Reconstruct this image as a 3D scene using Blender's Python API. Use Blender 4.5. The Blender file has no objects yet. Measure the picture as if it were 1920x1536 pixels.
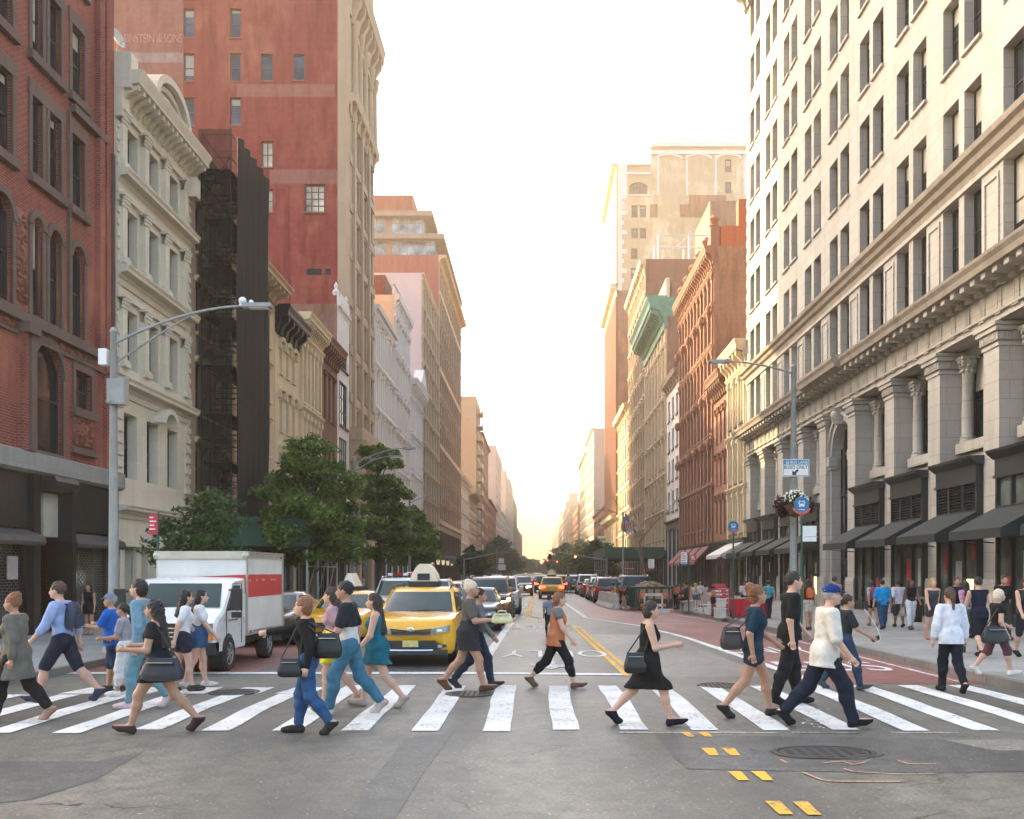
import bpy, bmesh, math, random
import numpy as np
from mathutils import Vector, Matrix
R = math.radians
random.seed(7)
SC = bpy.context.scene
COL = SC.collection
# photograph geometry: focal length in photo pixels, vanishing point of the avenue, eye height
F, VX, VY, H = 1800.0, 1006.0, 1073.0, 1.95
XL, XR = -14.6, 15.9            # building lines
KL, KR = -9.0, 7.9              # kerbs
PZ = 0.15                       # pavement height
def gnd(px, py, z=0.0):
    Y = F * (H - z) / (py - VY)
    return (px - VX) / F * Y, Y
def YL(px): return -XL * F / (VX - px)
def YR(px): return XR * F / (px - VX)
def zat(py, Y): return H + (VY - py) / F * Y

# ------------------------------------------------------------------ materials
MATS = {}
def _nt(name):
    m = bpy.data.materials.new(name); m.use_nodes = True
    nt = m.node_tree
    return m, nt, nt.nodes['Principled BSDF']
def N(nt, t, **k):
    n = nt.nodes.new(t)
    for a, b in k.items():
        if a.startswith('i_'):
            n.inputs[a[2:].replace('_', ' ')].default_value = b
        else: setattr(n, a, b)
    return n
def rgba(c): return (c[0], c[1], c[2], 1.0)
def mixc(nt, fac, a, b, blend='MIX'):
    n = nt.nodes.new('ShaderNodeMix'); n.data_type = 'RGBA'; n.blend_type = blend
    for sock, v in ((n.inputs[0], fac), (n.inputs[6], a), (n.inputs[7], b)):
        if isinstance(v, bpy.types.NodeSocket): nt.links.new(v, sock)
        elif isinstance(v, (int, float)): sock.default_value = v
        else: sock.default_value = rgba(v)
    return n.outputs[2]
def ramp(nt, src, p0, p1):
    n = nt.nodes.new('ShaderNodeMapRange')
    nt.links.new(src, n.inputs[0]); n.inputs[1].default_value = p0; n.inputs[2].default_value = p1
    return n.outputs[0]
def noise(nt, vec, scale, detail=4, rough=.55):
    n = nt.nodes.new('ShaderNodeTexNoise'); n.inputs['Scale'].default_value = scale
    n.inputs['Detail'].default_value = detail; n.inputs['Roughness'].default_value = rough
    if vec is not None: nt.links.new(vec, n.inputs['Vector'])
    return n.outputs[0]
def vscale(nt, vec, s):
    n = nt.nodes.new('ShaderNodeVectorMath'); n.operation = 'MULTIPLY'
    nt.links.new(vec, n.inputs[0]); n.inputs[1].default_value = s
    return n.outputs[0]
def wallvec(nt):
    """(X+Y, Z, 0) of the world position: the same running bond on every upright face"""
    g = N(nt, 'ShaderNodeNewGeometry'); s = N(nt, 'ShaderNodeSeparateXYZ'); c = N(nt, 'ShaderNodeCombineXYZ')
    a = N(nt, 'ShaderNodeMath', operation='ADD')
    nt.links.new(g.outputs['Position'], s.inputs[0])
    nt.links.new(s.outputs[0], a.inputs[0]); nt.links.new(s.outputs[1], a.inputs[1])
    nt.links.new(a.outputs[0], c.inputs[0]); nt.links.new(s.outputs[2], c.inputs[1])
    return c.outputs[0], g.outputs['Position']
def bump(nt, b, h, strength, dist=.02):
    n = N(nt, 'ShaderNodeBump'); n.inputs['Strength'].default_value = strength; n.inputs['Distance'].default_value = dist
    nt.links.new(h, n.inputs['Height']); nt.links.new(n.outputs[0], b.inputs['Normal'])
def mat(name, col, rough=.6, metal=0., var=.18, scale=2.5, spec=.5, coat=0., emit=None, obj=True, bmp=0.):
    """plain surface with wear: two sizes of noise over the base colour"""
    if name in MATS: return MATS[name]
    m, nt, b = _nt(name)
    b.inputs['Roughness'].default_value = rough; b.inputs['Metallic'].default_value = metal
    b.inputs['Specular IOR Level'].default_value = spec; b.inputs['Coat Weight'].default_value = coat
    b.inputs['Coat Roughness'].default_value = .04
    if var > 0:
        t = N(nt, 'ShaderNodeTexCoord'); v = t.outputs['Object']
        n1 = noise(nt, v, scale, 5, .6)
        c = mixc(nt, ramp(nt, n1, .3, .75), tuple(x * (1 - var) for x in col), tuple(min(1, x * (1 + var * .6)) for x in col))
        nt.links.new(c, b.inputs['Base Color'])
        r = N(nt, 'ShaderNodeMath', operation='MULTIPLY_ADD'); nt.links.new(n1, r.inputs[0])
        r.inputs[1].default_value = .25 * rough; r.inputs[2].default_value = rough * .87
        nt.links.new(r.outputs[0], b.inputs['Roughness'])
        if bmp: bump(nt, b, noise(nt, v, scale * 6, 3), bmp)
    else: b.inputs['Base Color'].default_value = rgba(col)
    if emit:
        b.inputs['Emission Color'].default_value = rgba(emit[0]); b.inputs['Emission Strength'].default_value = emit[1]
    MATS[name] = m
    return m
def brick(name, c1, c2, mortar, bw=.21, bh=.072, ms=.012, patch=None, rough=.85, stain=.25, bmp=.5):
    if name in MATS: return MATS[name]
    m, nt, b = _nt(name)
    v, pos = wallvec(nt)
    t = N(nt, 'ShaderNodeTexBrick'); nt.links.new(v, t.inputs['Vector'])
    t.inputs['Color1'].default_value = rgba(c1); t.inputs['Color2'].default_value = rgba(c2); t.inputs['Mortar'].default_value = rgba(mortar)
    t.inputs['Scale'].default_value = 1; t.inputs['Mortar Size'].default_value = ms; t.inputs['Brick Width'].default_value = bw
    t.inputs['Row Height'].default_value = bh; t.inputs['Mortar Smooth'].default_value = .3; t.inputs['Bias'].default_value = -.1
    c = t.outputs['Color']
    n1 = noise(nt, pos, .22, 5, .6); n2 = noise(nt, vscale(nt, pos, (1.2, 1.2, .18)), 1.4, 5, .65); n3 = noise(nt, pos, 3.0, 4, .7)
    if patch: c = mixc(nt, ramp(nt, n1, .5, .62), c, patch)
    c = mixc(nt, ramp(nt, n2, .45, .8), c, tuple(x * (1 - stain * 1.6) for x in c1), 'MIX') if stain else c
    c = mixc(nt, .55, c, mixc(nt, n3, (.55, .55, .55), (1.3, 1.3, 1.3)), 'MULTIPLY')
    nt.links.new(c, b.inputs['Base Color']); b.inputs['Roughness'].default_value = rough
    b.inputs['Specular IOR Level'].default_value = .25
    if bmp: bump(nt, b, t.outputs['Fac'], -bmp, .01)
    MATS[name] = m
    return m
def stone(name, col, bw=1.3, bh=.62, ms=.008, joint=.72, stain=.35, rough=.8, var=.1):
    c2 = tuple(x * (1 - var) for x in col)
    if name in MATS: return MATS[name]
    m, nt, b = _nt(name)
    v, pos = wallvec(nt)
    t = N(nt, 'ShaderNodeTexBrick'); nt.links.new(v, t.inputs['Vector'])
    t.inputs['Color1'].default_value = rgba(col); t.inputs['Color2'].default_value = rgba(c2)
    t.inputs['Mortar'].default_value = rgba([x * joint for x in col]); t.inputs['Scale'].default_value = 1
    t.inputs['Mortar Size'].default_value = ms; t.inputs['Brick Width'].default_value = bw; t.inputs['Row Height'].default_value = bh
    t.inputs['Mortar Smooth'].default_value = .4
    c = t.outputs['Color']
    streak = noise(nt, vscale(nt, pos, (1.5, 1.5, .12)), 1.1, 6, .65); blot = noise(nt, pos, .7, 6, .65); fine = noise(nt, pos, 9, 3, .7)
    c = mixc(nt, ramp(nt, streak, .5, .85), c, tuple(x * (1 - stain) for x in (col[0], col[1] * .97, col[2] * .9)))
    c = mixc(nt, ramp(nt, blot, .52, .78), c, tuple(x * (1 - stain * .7) for x in col))
    c = mixc(nt, .3, c, mixc(nt, fine, (.6, .6, .6), (1.3, 1.3, 1.3)), 'MULTIPLY')
    nt.links.new(c, b.inputs['Base Color']); b.inputs['Roughness'].default_value = rough
    b.inputs['Specular IOR Level'].default_value = .3
    bump(nt, b, noise(nt, pos, 14, 4), .25, .015)
    MATS[name] = m
    return m
def glass(name, col=(.02, .025, .03), rough=.04, wave=.0, spec=.4):
    if name in MATS: return MATS[name]
    m, nt, b = _nt(name)
    t = N(nt, 'ShaderNodeNewGeometry'); n1 = noise(nt, t.outputs['Position'], .55, 3)
    c = mixc(nt, ramp(nt, n1, .35, .7), tuple(x * .5 for x in col), tuple(x * 1.9 for x in col))
    nt.links.new(c, b.inputs['Base Color']); b.inputs['Roughness'].default_value = rough
    b.inputs['Specular IOR Level'].default_value = spec; b.inputs['IOR'].default_value = 1.5
    if wave: bump(nt, b, noise(nt, t.outputs['Position'], 1.3, 2), wave, .03)
    MATS[name] = m
    return m

# ------------------------------------------------------------------ mesh builder
class MB:
    def __init__(s, origin=(0, 0, 0)):
        s.v, s.f, s.m, s.o, s.cur = [], [], [], origin, 0
    def add(s, pts, faces):
        b = len(s.v); s.v.extend(tuple(p) for p in pts)
        for q in faces: s.f.append(tuple(b + i for i in q)); s.m.append(s.cur)
    def quad(s, *p): s.add(p, [tuple(range(len(p)))])
    def hexa(s, p):   # 8 corners: bottom ring then top ring
        s.add(p, [(3, 2, 1, 0), (4, 5, 6, 7), (0, 1, 5, 4), (1, 2, 6, 5), (2, 3, 7, 6), (3, 0, 4, 7)])
    def box(s, x0, x1, y0, y1, z0, z1):
        s.hexa([(x0, y0, z0), (x1, y0, z0), (x1, y1, z0), (x0, y1, z0), (x0, y0, z1), (x1, y0, z1), (x1, y1, z1), (x0, y1, z1)])
    def obox(s, c, size, rot=None):
        h = [x / 2 for x in size]; c = Vector(c)
        q = [Vector((a * h[0], b * h[1], d * h[2])) for d in (-1, 1) for a, b in ((-1, -1), (1, -1), (1, 1), (-1, 1))]
        s.hexa([c + (rot @ p if rot else p) for p in q])
    def prism(s, pts, ext):   # closed polygon of 3-D points pushed along ext
        n = len(pts); e = Vector(ext); a = [Vector(p) for p in pts]
        s.add(a + [p + e for p in a], [tuple(range(n))[::-1], tuple(range(n, 2 * n))] + [(i, (i + 1) % n, n + (i + 1) % n, n + i) for i in range(n)])
    def tube(s, pts, rad, n=8, cap=True):
        pts = [Vector(p) for p in pts]; k = len(pts)
        if not hasattr(rad, '__len__'): rad = [rad] * k
        ref = None; rings = []
        for i in range(k):
            d = (pts[min(i + 1, k - 1)] - pts[max(i - 1, 0)]).normalized()
            if ref is None: ref = d.orthogonal().normalized()
            ref = (ref - d * ref.dot(d)).normalized(); w = d.cross(ref)
            rings.append([pts[i] + (ref * math.cos(t) + w * math.sin(t)) * rad[i] for t in [2 * math.pi * j / n for j in range(n)]])
        f = [(i * n + j, i * n + (j + 1) % n, (i + 1) * n + (j + 1) % n, (i + 1) * n + j) for i in range(k - 1) for j in range(n)]
        if cap: f += [tuple(range(n))[::-1], tuple(range((k - 1) * n, k * n))]
        s.add([p for r in rings for p in r], f)
    def lathe(s, prof, c=(0, 0, 0), n=14, axis=None):
        c = Vector(c); pts = []
        for r, z in prof:
            for j in range(n):
                t = 2 * math.pi * j / n; p = Vector((r * math.cos(t), r * math.sin(t), z))
                pts.append(c + (axis @ p if axis else p))
        k = len(prof)
        f = [(i * n + j, i * n + (j + 1) % n, (i + 1) * n + (j + 1) % n, (i + 1) * n + j) for i in range(k - 1) for j in range(n)]
        f += [tuple(range(n))[::-1], tuple(range((k - 1) * n, k * n))]
        s.add(pts, f)
    def ball(s, c, r, n=12, k=8):
        if not hasattr(r, '__len__'): r = (r, r, r)
        pts, f = [], []
        for i in range(k + 1):
            a = math.pi * i / k
            for j in range(n):
                t = 2 * math.pi * j / n
                pts.append((c[0] + r[0] * math.sin(a) * math.cos(t), c[1] + r[1] * math.sin(a) * math.sin(t), c[2] + r[2] * math.cos(a)))
        for i in range(k):
            for j in range(n): f.append((i * n + j, (i + 1) * n + j, (i + 1) * n + (j + 1) % n, i * n + (j + 1) % n))
        s.add(pts, f)
    def mesh(s, name, mats, smooth=None):
        me = bpy.data.meshes.new(name)
        o = s.o
        me.from_pydata([(p[0] - o[0], p[1] - o[1], p[2] - o[2]) for p in s.v], [], s.f)
        if not isinstance(mats, (list, tuple)): mats = [mats]
        for m in mats: me.materials.append(m)
        if len(mats) > 1: me.polygons.foreach_set('material_index', s.m)
        if smooth is not None:
            me.polygons.foreach_set('use_smooth', [True] * len(me.polygons))
            if smooth < 180: me.set_sharp_from_angle(angle=R(smooth))
        me.update()
        return me
    def build(s, name, mats, parent=None, smooth=None, loc=None, rz=0):
        if not s.f: return None
        return link(name, s.mesh(name, mats, smooth), parent, loc, rz)
def link(name, me, parent=None, loc=None, rz=0):
    o = bpy.data.objects.new(name, me); COL.objects.link(o)
    if parent is not None: o.parent = parent
    if loc is not None: o.location = loc
    if rz: o.rotation_euler[2] = rz
    return o
def tag(o, label, cat, group=None, kind=None):
    if label: o['label'] = label
    if cat: o['category'] = cat
    if group: o['group'] = group
    if kind: o['kind'] = kind
    return o
def thing(name, label, cat, loc=(0, 0, 0), rz=0, group=None):
    o = bpy.data.objects.new(name, None); COL.objects.link(o)
    o.empty_display_size = .2; o.location = loc; o.rotation_euler[2] = rz
    return tag(o, label, cat, group)
def struct(o, kind='structure'):
    o['kind'] = kind
    return o
def dup(o, parent=None):
    c = o.copy(); COL.objects.link(c); c.parent = parent
    for ch in list(o.children): dup(ch, c)
    return c
def text_mesh(s, size, depth=.0, font_scale=(1, 1), bold=0.):
    cu = bpy.data.curves.new('lettering', 'FONT'); cu.body = s; cu.size = size; cu.align_x = 'CENTER'; cu.align_y = 'CENTER'; cu.extrude = depth; cu.offset = bold
    ob = bpy.data.objects.new('lettering', cu); COL.objects.link(ob)
    bpy.context.view_layer.update()
    me = bpy.data.meshes.new_from_object(ob.evaluated_get(bpy.context.evaluated_depsgraph_get()))
    bpy.data.objects.remove(ob); bpy.data.curves.remove(cu)
    for v in me.vertices: v.co.x *= font_scale[0]; v.co.y *= font_scale[1]
    return me

# ------------------------------------------------------------------ facades
class Face:
    """a wall plane: u along it, v up, d out of it.  L: west row facing +X, R: east row facing -X, S: facing the camera (-Y)"""
    def __init__(s, side, c): s.side, s.c = side, c
    def P(s, u, v, d=0.):
        if s.side == 'L': return (s.c + d, u, v)
        if s.side == 'R': return (s.c - d, u, v)
        return (u, s.c - d, v)
    @property
    def rz(s): return {'L': R(90), 'R': R(-90), 'S': 0}[s.side]
def fbox(mb, fc, u0, u1, v0, v1, d1, d0=-.03):
    P = fc.P
    mb.hexa([P(u0, v0, d1), P(u1, v0, d1), P(u1, v0, d0), P(u0, v0, d0), P(u0, v1, d1), P(u1, v1, d1), P(u1, v1, d0), P(u0, v1, d0)])
def fprof(mb, fc, u0, u1, prof):
    """profile [(d, v), ...] run along the wall from u0 to u1"""
    n = len(prof); pts = [fc.P(u0, v, d) for d, v in prof] + [fc.P(u1, v, d) for d, v in prof]
    mb.add(pts, [tuple(range(n)), tuple(range(n, 2 * n))[::-1]] + [(i, (i + 1) % n, n + (i + 1) % n, n + i) for i in range(n)])
def wall_holes(mb, fc, u0, u1, v0, v1, holes, depth=.3, back=True):
    us = sorted({u0, u1} | {x for h in holes for x in h[:2] if u0 < x < u1}); vs = sorted({v0, v1} | {x for h in holes for x in h[2:4] if v0 < x < v1})
    # cells row by row, merged along u where no hole cuts them
    for j in range(len(vs) - 1):
        a, b = vs[j], vs[j + 1]; mid = (a + b) / 2
        cut = sorted((h[0], h[1]) for h in holes if h[2] < mid < h[3])
        x = u0
        for c0, c1 in cut + [(u1, u1)]:
            if c0 > x + 1e-5: mb.quad(fc.P(x, a), fc.P(c0, a), fc.P(c0, b), fc.P(x, b))
            x = max(x, c1)
    for h in holes:
        a, b, c, d = h[:4]
        for p, q in (((a, c), (b, c)), ((b, c), (b, d)), ((b, d), (a, d)), ((a, d), (a, c))):
            mb.quad(fc.P(*p), fc.P(*q), fc.P(q[0], q[1], -depth), fc.P(p[0], p[1], -depth))
def arch_fill(mb, fc, u0, u1, vs, depth=.3, n=9, rise=None, front=0.):
    """fills the corners of a rectangular hole above the springing line so the opening is arched"""
    r = (u1 - u0) / 2; cu = (u0 + u1) / 2; rise = r if rise is None else rise; top = vs + rise
    arc = [(cu - r * math.cos(math.pi * i / n), vs + rise * math.sin(math.pi * i / n)) for i in range(n + 1)]
    for i in range(n):
        a, b = arc[i], arc[i + 1]
        mb.quad(fc.P(a[0], a[1], front), fc.P(b[0], b[1], front), fc.P(b[0], top, front), fc.P(a[0], top, front))
        mb.quad(fc.P(a[0], a[1], front), fc.P(b[0], b[1], front), fc.P(b[0], b[1], -depth), fc.P(a[0], a[1], -depth))
def arch_band(mb, fc, u0, u1, vs, w, d1, n=10, rise=None, d0=-.02):
    r = (u1 - u0) / 2; cu = (u0 + u1) / 2; rise = r if rise is None else rise
    for i in range(n):
        t = [math.pi * (i + k) / n for k in (0, 1)]
        q = [(cu - (r + e) * math.cos(x), vs + (rise + e) * math.sin(x)) for x, e in ((t[0], 0), (t[1], 0), (t[1], w), (t[0], w))]
        mb.hexa([fc.P(*p, d1) for p in q] + [fc.P(*p, d0) for p in q])
def cornice(mb, fc, u0, u1, z0, z1, proj, br=0, bw=.18, ends=True, bh=None):
    """stepped cornice with optional brackets below its crown"""
    h = z1 - z0
    fprof(mb, fc, u0, u1, [(-.03, z0), (proj * .12, z0), (proj * .16, z0 + h * .3), (proj * .3, z0 + h * .42), (proj * .34, z0 + h * .55), (proj * .86, z0 + h * .62),
                           (proj * .88, z0 + h * .78), (proj, z0 + h * .92), (proj, z1), (-.03, z1)])
    if br:
        bh = bh or h * .62
        for i in range(br):
            u = u0 + (u1 - u0) * (i + .5) / br
            fprof(mb, fc, u - bw / 2, u + bw / 2, [(-.02, z0 + h * .6 - bh), (proj * .22, z0 + h * .6 - bh), (proj * .35, z0 + h * .6 - bh * .6), (proj * .78, z0 + h * .6 - bh * .3), (proj * .8, z0 + h * .615), (-.02, z0 + h * .615)])

WINCACHE = {}
COUNT = {}
REST = {}
def win_meshes(w, h, st):
    key = (round(w, 2), round(h, 2), st['id'], st.get('blind'))
    if key in WINCACHE: return WINCACHE[key]
    g = MB(); f = MB()
    g.quad((-w / 2, 0, 0), (w / 2, 0, 0), (w / 2, 0, h), (-w / 2, 0, h))
    b = st.get('bar', .06); dp = st.get('proj', .05)
    def bx(x0, x1, z0, z1, e=0): f.box(x0, x1, -dp - e, .03, z0, z1)
    bx(-w / 2, -w / 2 + b, 0, h); bx(w / 2 - b, w / 2, 0, h); bx(-w / 2 + b, w / 2 - b, 0, b, .002); bx(-w / 2 + b, w / 2 - b, h - b, h, .002)
    nx, ny = st.get('grid', (1, 2)); t = b * .8
    for i in range(1, nx): x = -w / 2 + w * i / nx; bx(x - t / 2, x + t / 2, b, h - b, -.006)
    for j in range(1, ny): z = h * j / ny; bx(-w / 2 + b, w / 2 - b, z - t / 2, z + t / 2, -.012)
    for fr in st.get('at', ()): bx(-w / 2 + b, w / 2 - b, h * fr - t / 2, h * fr + t / 2, -.01)
    sl = None
    if st.get('sill'):
        k = MB(); d = st['depth']; e = st['sill']
        k.box(-w / 2 - e * .5, w / 2 + e * .5, -d - e, -d + .04, -e, .0); sl = k.mesh('sill', st['smat'])
    hd = None
    if st.get('hood'):
        k = MB(); d = st['depth']; fx = Face('S', -d)
        hood(k, fx, 0, w, h + .03 if st['hood'] == 'flat' else h - .1, kind=st['hood']); hd = k.mesh('hood', st['smat'])
    bl = None
    if st.get('blind'):
        k = MB(); k.quad(*[(x, -.006, z) for x, z in ((-w / 2 + b, h * (1 - st['blind'])), (w / 2 - b, h * (1 - st['blind'])), (w / 2 - b, h - b), (-w / 2 + b, h - b))]); bl = k.mesh('blind', mat('window_blind', (.4, .37, .31), .8, var=.1))
    r = (g.mesh('window', st['glass']), f.mesh('frame', st['frame']), sl, hd, bl)
    if not st.get('near', True):
        k = MB(); k.v = g.v + f.v; k.f = list(g.f) + [tuple(i + len(g.v) for i in q) for q in f.f]; k.m = [0] * len(g.f) + [1] * len(f.f)
        if st.get('sill'): k.cur = 1; d = st['depth']; k.box(-w / 2 - .1, w / 2 + .1, -d - .14, -d + .04, -.2, -.01)
        r = (k.mesh('window', [st['glass'], st['frame']]), None, None, None, None)
    WINCACHE[key] = r
    return r
def place_win(root, fc, u, v, w, h, st):
    n = COUNT.get(root.name, 0)
    d = st['depth']
    o = root.location
    if n >= 100:
        REST.setdefault(root.name, (root, []))[1].append((fc, u, v, w, h, st)); return
    COUNT[root.name] = n + 1
    q = (n * 7919 + int(u * 131) + int(v * 37)) % 10
    if st.get('near', True) and q < 5: st = {**st, 'blind': (.25, .4, .5, .75, .12)[q]}
    wm, fm, sm, hm_, bm_ = win_meshes(w, h, st)
    p = fc.P(u, v, -d)
    x = link('window', wm, root, (p[0] - o[0], p[1] - o[1], p[2] - o[2]), fc.rz)
    if fm: link('frame', fm, x)
    if sm: link('sill', sm, x)
    if hm_: link('window_hood', hm_, x)
    if bm_: link('blind', bm_, x)
def flush_rest():
    for root, rows in REST.values():
        m = MB(root.location)
        for fc, u, v, w, h, st in rows:
            d = st['depth']
            m.cur = 0; m.quad(fc.P(u - w / 2, v, -d), fc.P(u + w / 2, v, -d), fc.P(u + w / 2, v + h, -d), fc.P(u - w / 2, v + h, -d))
            m.cur = 1
            b = st.get('bar', .06)
            for a0, a1, b0, b1 in ((-w / 2, -w / 2 + b, 0, h), (w / 2 - b, w / 2, 0, h), (-w / 2 + b, w / 2 - b, h / 2 - b / 2, h / 2 + b / 2), (-w / 2 + b, w / 2 - b, h - b, h)):
                fbox(m, fc, u + a0, u + a1, v + b0, v + b1, -d + .05, -d - .02)
        struct(m.build('window', [rows[0][5]['glass'], rows[0][5]['frame']], root), 'stuff')
    REST.clear()
def shell(root, x0, x1, y0, y1, z1, side, material, facade=False, z0=0.):
    """back, side and roof faces of a building whose street face is built apart"""
    m = MB(root.location)
    m.quad((x0, y0, z0), (x1, y0, z0), (x1, y0, z1), (x0, y0, z1)); m.quad((x0, y1, z0), (x1, y1, z0), (x1, y1, z1), (x0, y1, z1))
    bx = x0 if side == 'L' else x1
    m.quad((bx, y0, z0), (bx, y1, z0), (bx, y1, z1), (bx, y0, z1))
    m.quad((x0, y0, z1 - .02), (x1, y0, z1 - .02), (x1, y1, z1 - .02), (x0, y1, z1 - .02))
    return m.build('side_wall', material, root)
# ------------------------------------------------------------------ building materials
m_red = brick('red_brick', (.24, .056, .042), (.16, .036, .03), (.31, .145, .12), patch=(.36, .13, .09), stain=.25, ms=.014, bw=.23, bh=.08)
m_brown_st = stone('brownstone', (.15, .1, .082), bw=.9, bh=.45, stain=.3)
m_white_st = stone('white_stone', (.64, .58, .47), bw=2.2, bh=1.0, ms=.004, stain=.22)
m_lime = stone('limestone', (.47, .44, .39), bw=1.35, bh=.66, ms=.014, joint=.6, stain=.34)
m_lime_dk = stone('weathered_limestone', (.33, .28, .23), bw=2.2, bh=9, ms=.006, stain=.55)
m_tower = brick('painted_red_brick', (.27, .036, .03), (.19, .026, .023), (.36, .12, .09), patch=(.34, .105, .07), stain=.3, bw=.24, bh=.09)
m_tower_old = brick('bare_red_brick', (.32, .11, .085), (.25, .08, .065), (.36, .2, .16), stain=.25, bw=.24, bh=.09)
m_tan = stone('tan_limestone', (.46, .35, .24), bw=3, bh=1.4, ms=.006, stain=.2)
m_cream = stone('cream_stone', (.66, .54, .36), bw=2.4, bh=1.1, ms=.004, stain=.25)
m_cream2 = stone('buff_stone', (.58, .45, .3), bw=2, bh=.8, ms=.005, stain=.28)
m_brown = stone('brown_facade', (.2, .1, .065), bw=2, bh=.9, ms=.004, stain=.25)
m_whitep = stone('white_paint_iron', (.72, .69, .65), bw=4, bh=4, ms=.003, stain=.14)
m_lilac = stone('pale_stucco', (.6, .53, .54), bw=40, bh=12, ms=.004, stain=.16)
m_grey_st = stone('grey_brown_stone', (.36, .27, .2), bw=2, bh=.9, stain=.3)
m_rust = brick('rust_brick', (.24, .085, .055), (.18, .062, .042), (.3, .18, .12), stain=.25)
m_oldbrick = brick('old_brown_brick', (.28, .12, .075), (.2, .085, .055), (.36, .25, .18), patch=(.4, .2, .12), stain=.45)
m_orange = brick('orange_painted_brick', (.42, .12, .065), (.37, .1, .055), (.42, .14, .07), stain=.2)
m_terra = stone('terracotta_stone', (.31, .145, .095), bw=1.6, bh=.7, stain=.3)
m_beige = brick('beige_brick', (.5, .4, .26), (.45, .36, .24), (.55, .46, .33), patch=(.68, .57, .4), stain=.14, bw=.4, bh=.14)
m_pinkst = stone('pink_grey_stucco', (.62, .46, .38), bw=30, bh=8, ms=.004, stain=.15)
m_copper = mat('green_copper', (.1, .27, .185), .6, var=.3, scale=1.5)
m_black = mat('black_iron', (.01, .01, .012), .45, var=.3)
m_dkpaint = mat('dark_slate_paint', (.017, .022, .026), .4, var=.35, scale=1.2)
m_dkmetal = mat('dark_sheet_metal', (.022, .03, .037), .35, metal=.3, var=.5, scale=.8)
m_granite = stone('grey_granite', (.28, .28, .26), bw=2.4, bh=5, stain=.4)
m_frame = mat('dark_window_frame', (.018, .018, .022), .5, var=.2)
m_framew = mat('white_window_frame', (.6, .57, .52), .5, var=.15)
m_frameb = mat('brown_window_frame', (.14, .08, .055), .5, var=.2)
m_glass = glass('window_glass', (.014, .018, .022))
m_glassb = glass('window_glass_blue', (.06, .085, .1), .06)
m_glassl = glass('curtained_glass', (.4, .36, .28), .12, spec=.4)
m_shop = glass('shop_glass', (.1, .118, .105), .04, spec=.35)
m_glassw = glass('brown_glass', (.05, .02, .012), .1)
m_roof = mat('grey_roof', (.12, .11, .1), .9)
m_tile = mat('red_shingle', (.33, .13, .11), .8, var=.3)
m_canvas = mat('dark_green_canvas', (.011, .018, .019), .8, var=.25, scale=4)
m_steel = mat('galvanised_steel', (.36, .38, .38), .38, metal=.75, var=.15, scale=6)

DH = dict(id='dh', frame=m_frame, glass=m_glass, depth=.3, sill=.14, smat=m_brown_st)
def style(**k):
    s = dict(DH); s.update(k); s['id'] = str(sorted((a, getattr(b, 'name', b)) for a, b in s.items() if a != 'id')); return s

def hood(mb, fc, u, w, z, t=.22, pr=.2, kind='flat'):
    if kind == 'flat':
        fprof(mb, fc, u - w / 2 - .14, u + w / 2 + .14, [(-.02, z), (pr * .5, z), (pr * .6, z + t * .5), (pr, z + t * .6), (pr, z + t), (-.02, z + t)])
    elif kind == 'arch':
        arch_band(mb, fc, u - w / 2 - .05, u + w / 2 + .05, z, t, pr, 7, rise=w * .22)
        for s in (-1, 1): fbox(mb, fc, u + s * (w / 2 + .16) - .11, u + s * (w / 2 + .16) + .11, z - .35, z + .02, pr * .8)

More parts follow.
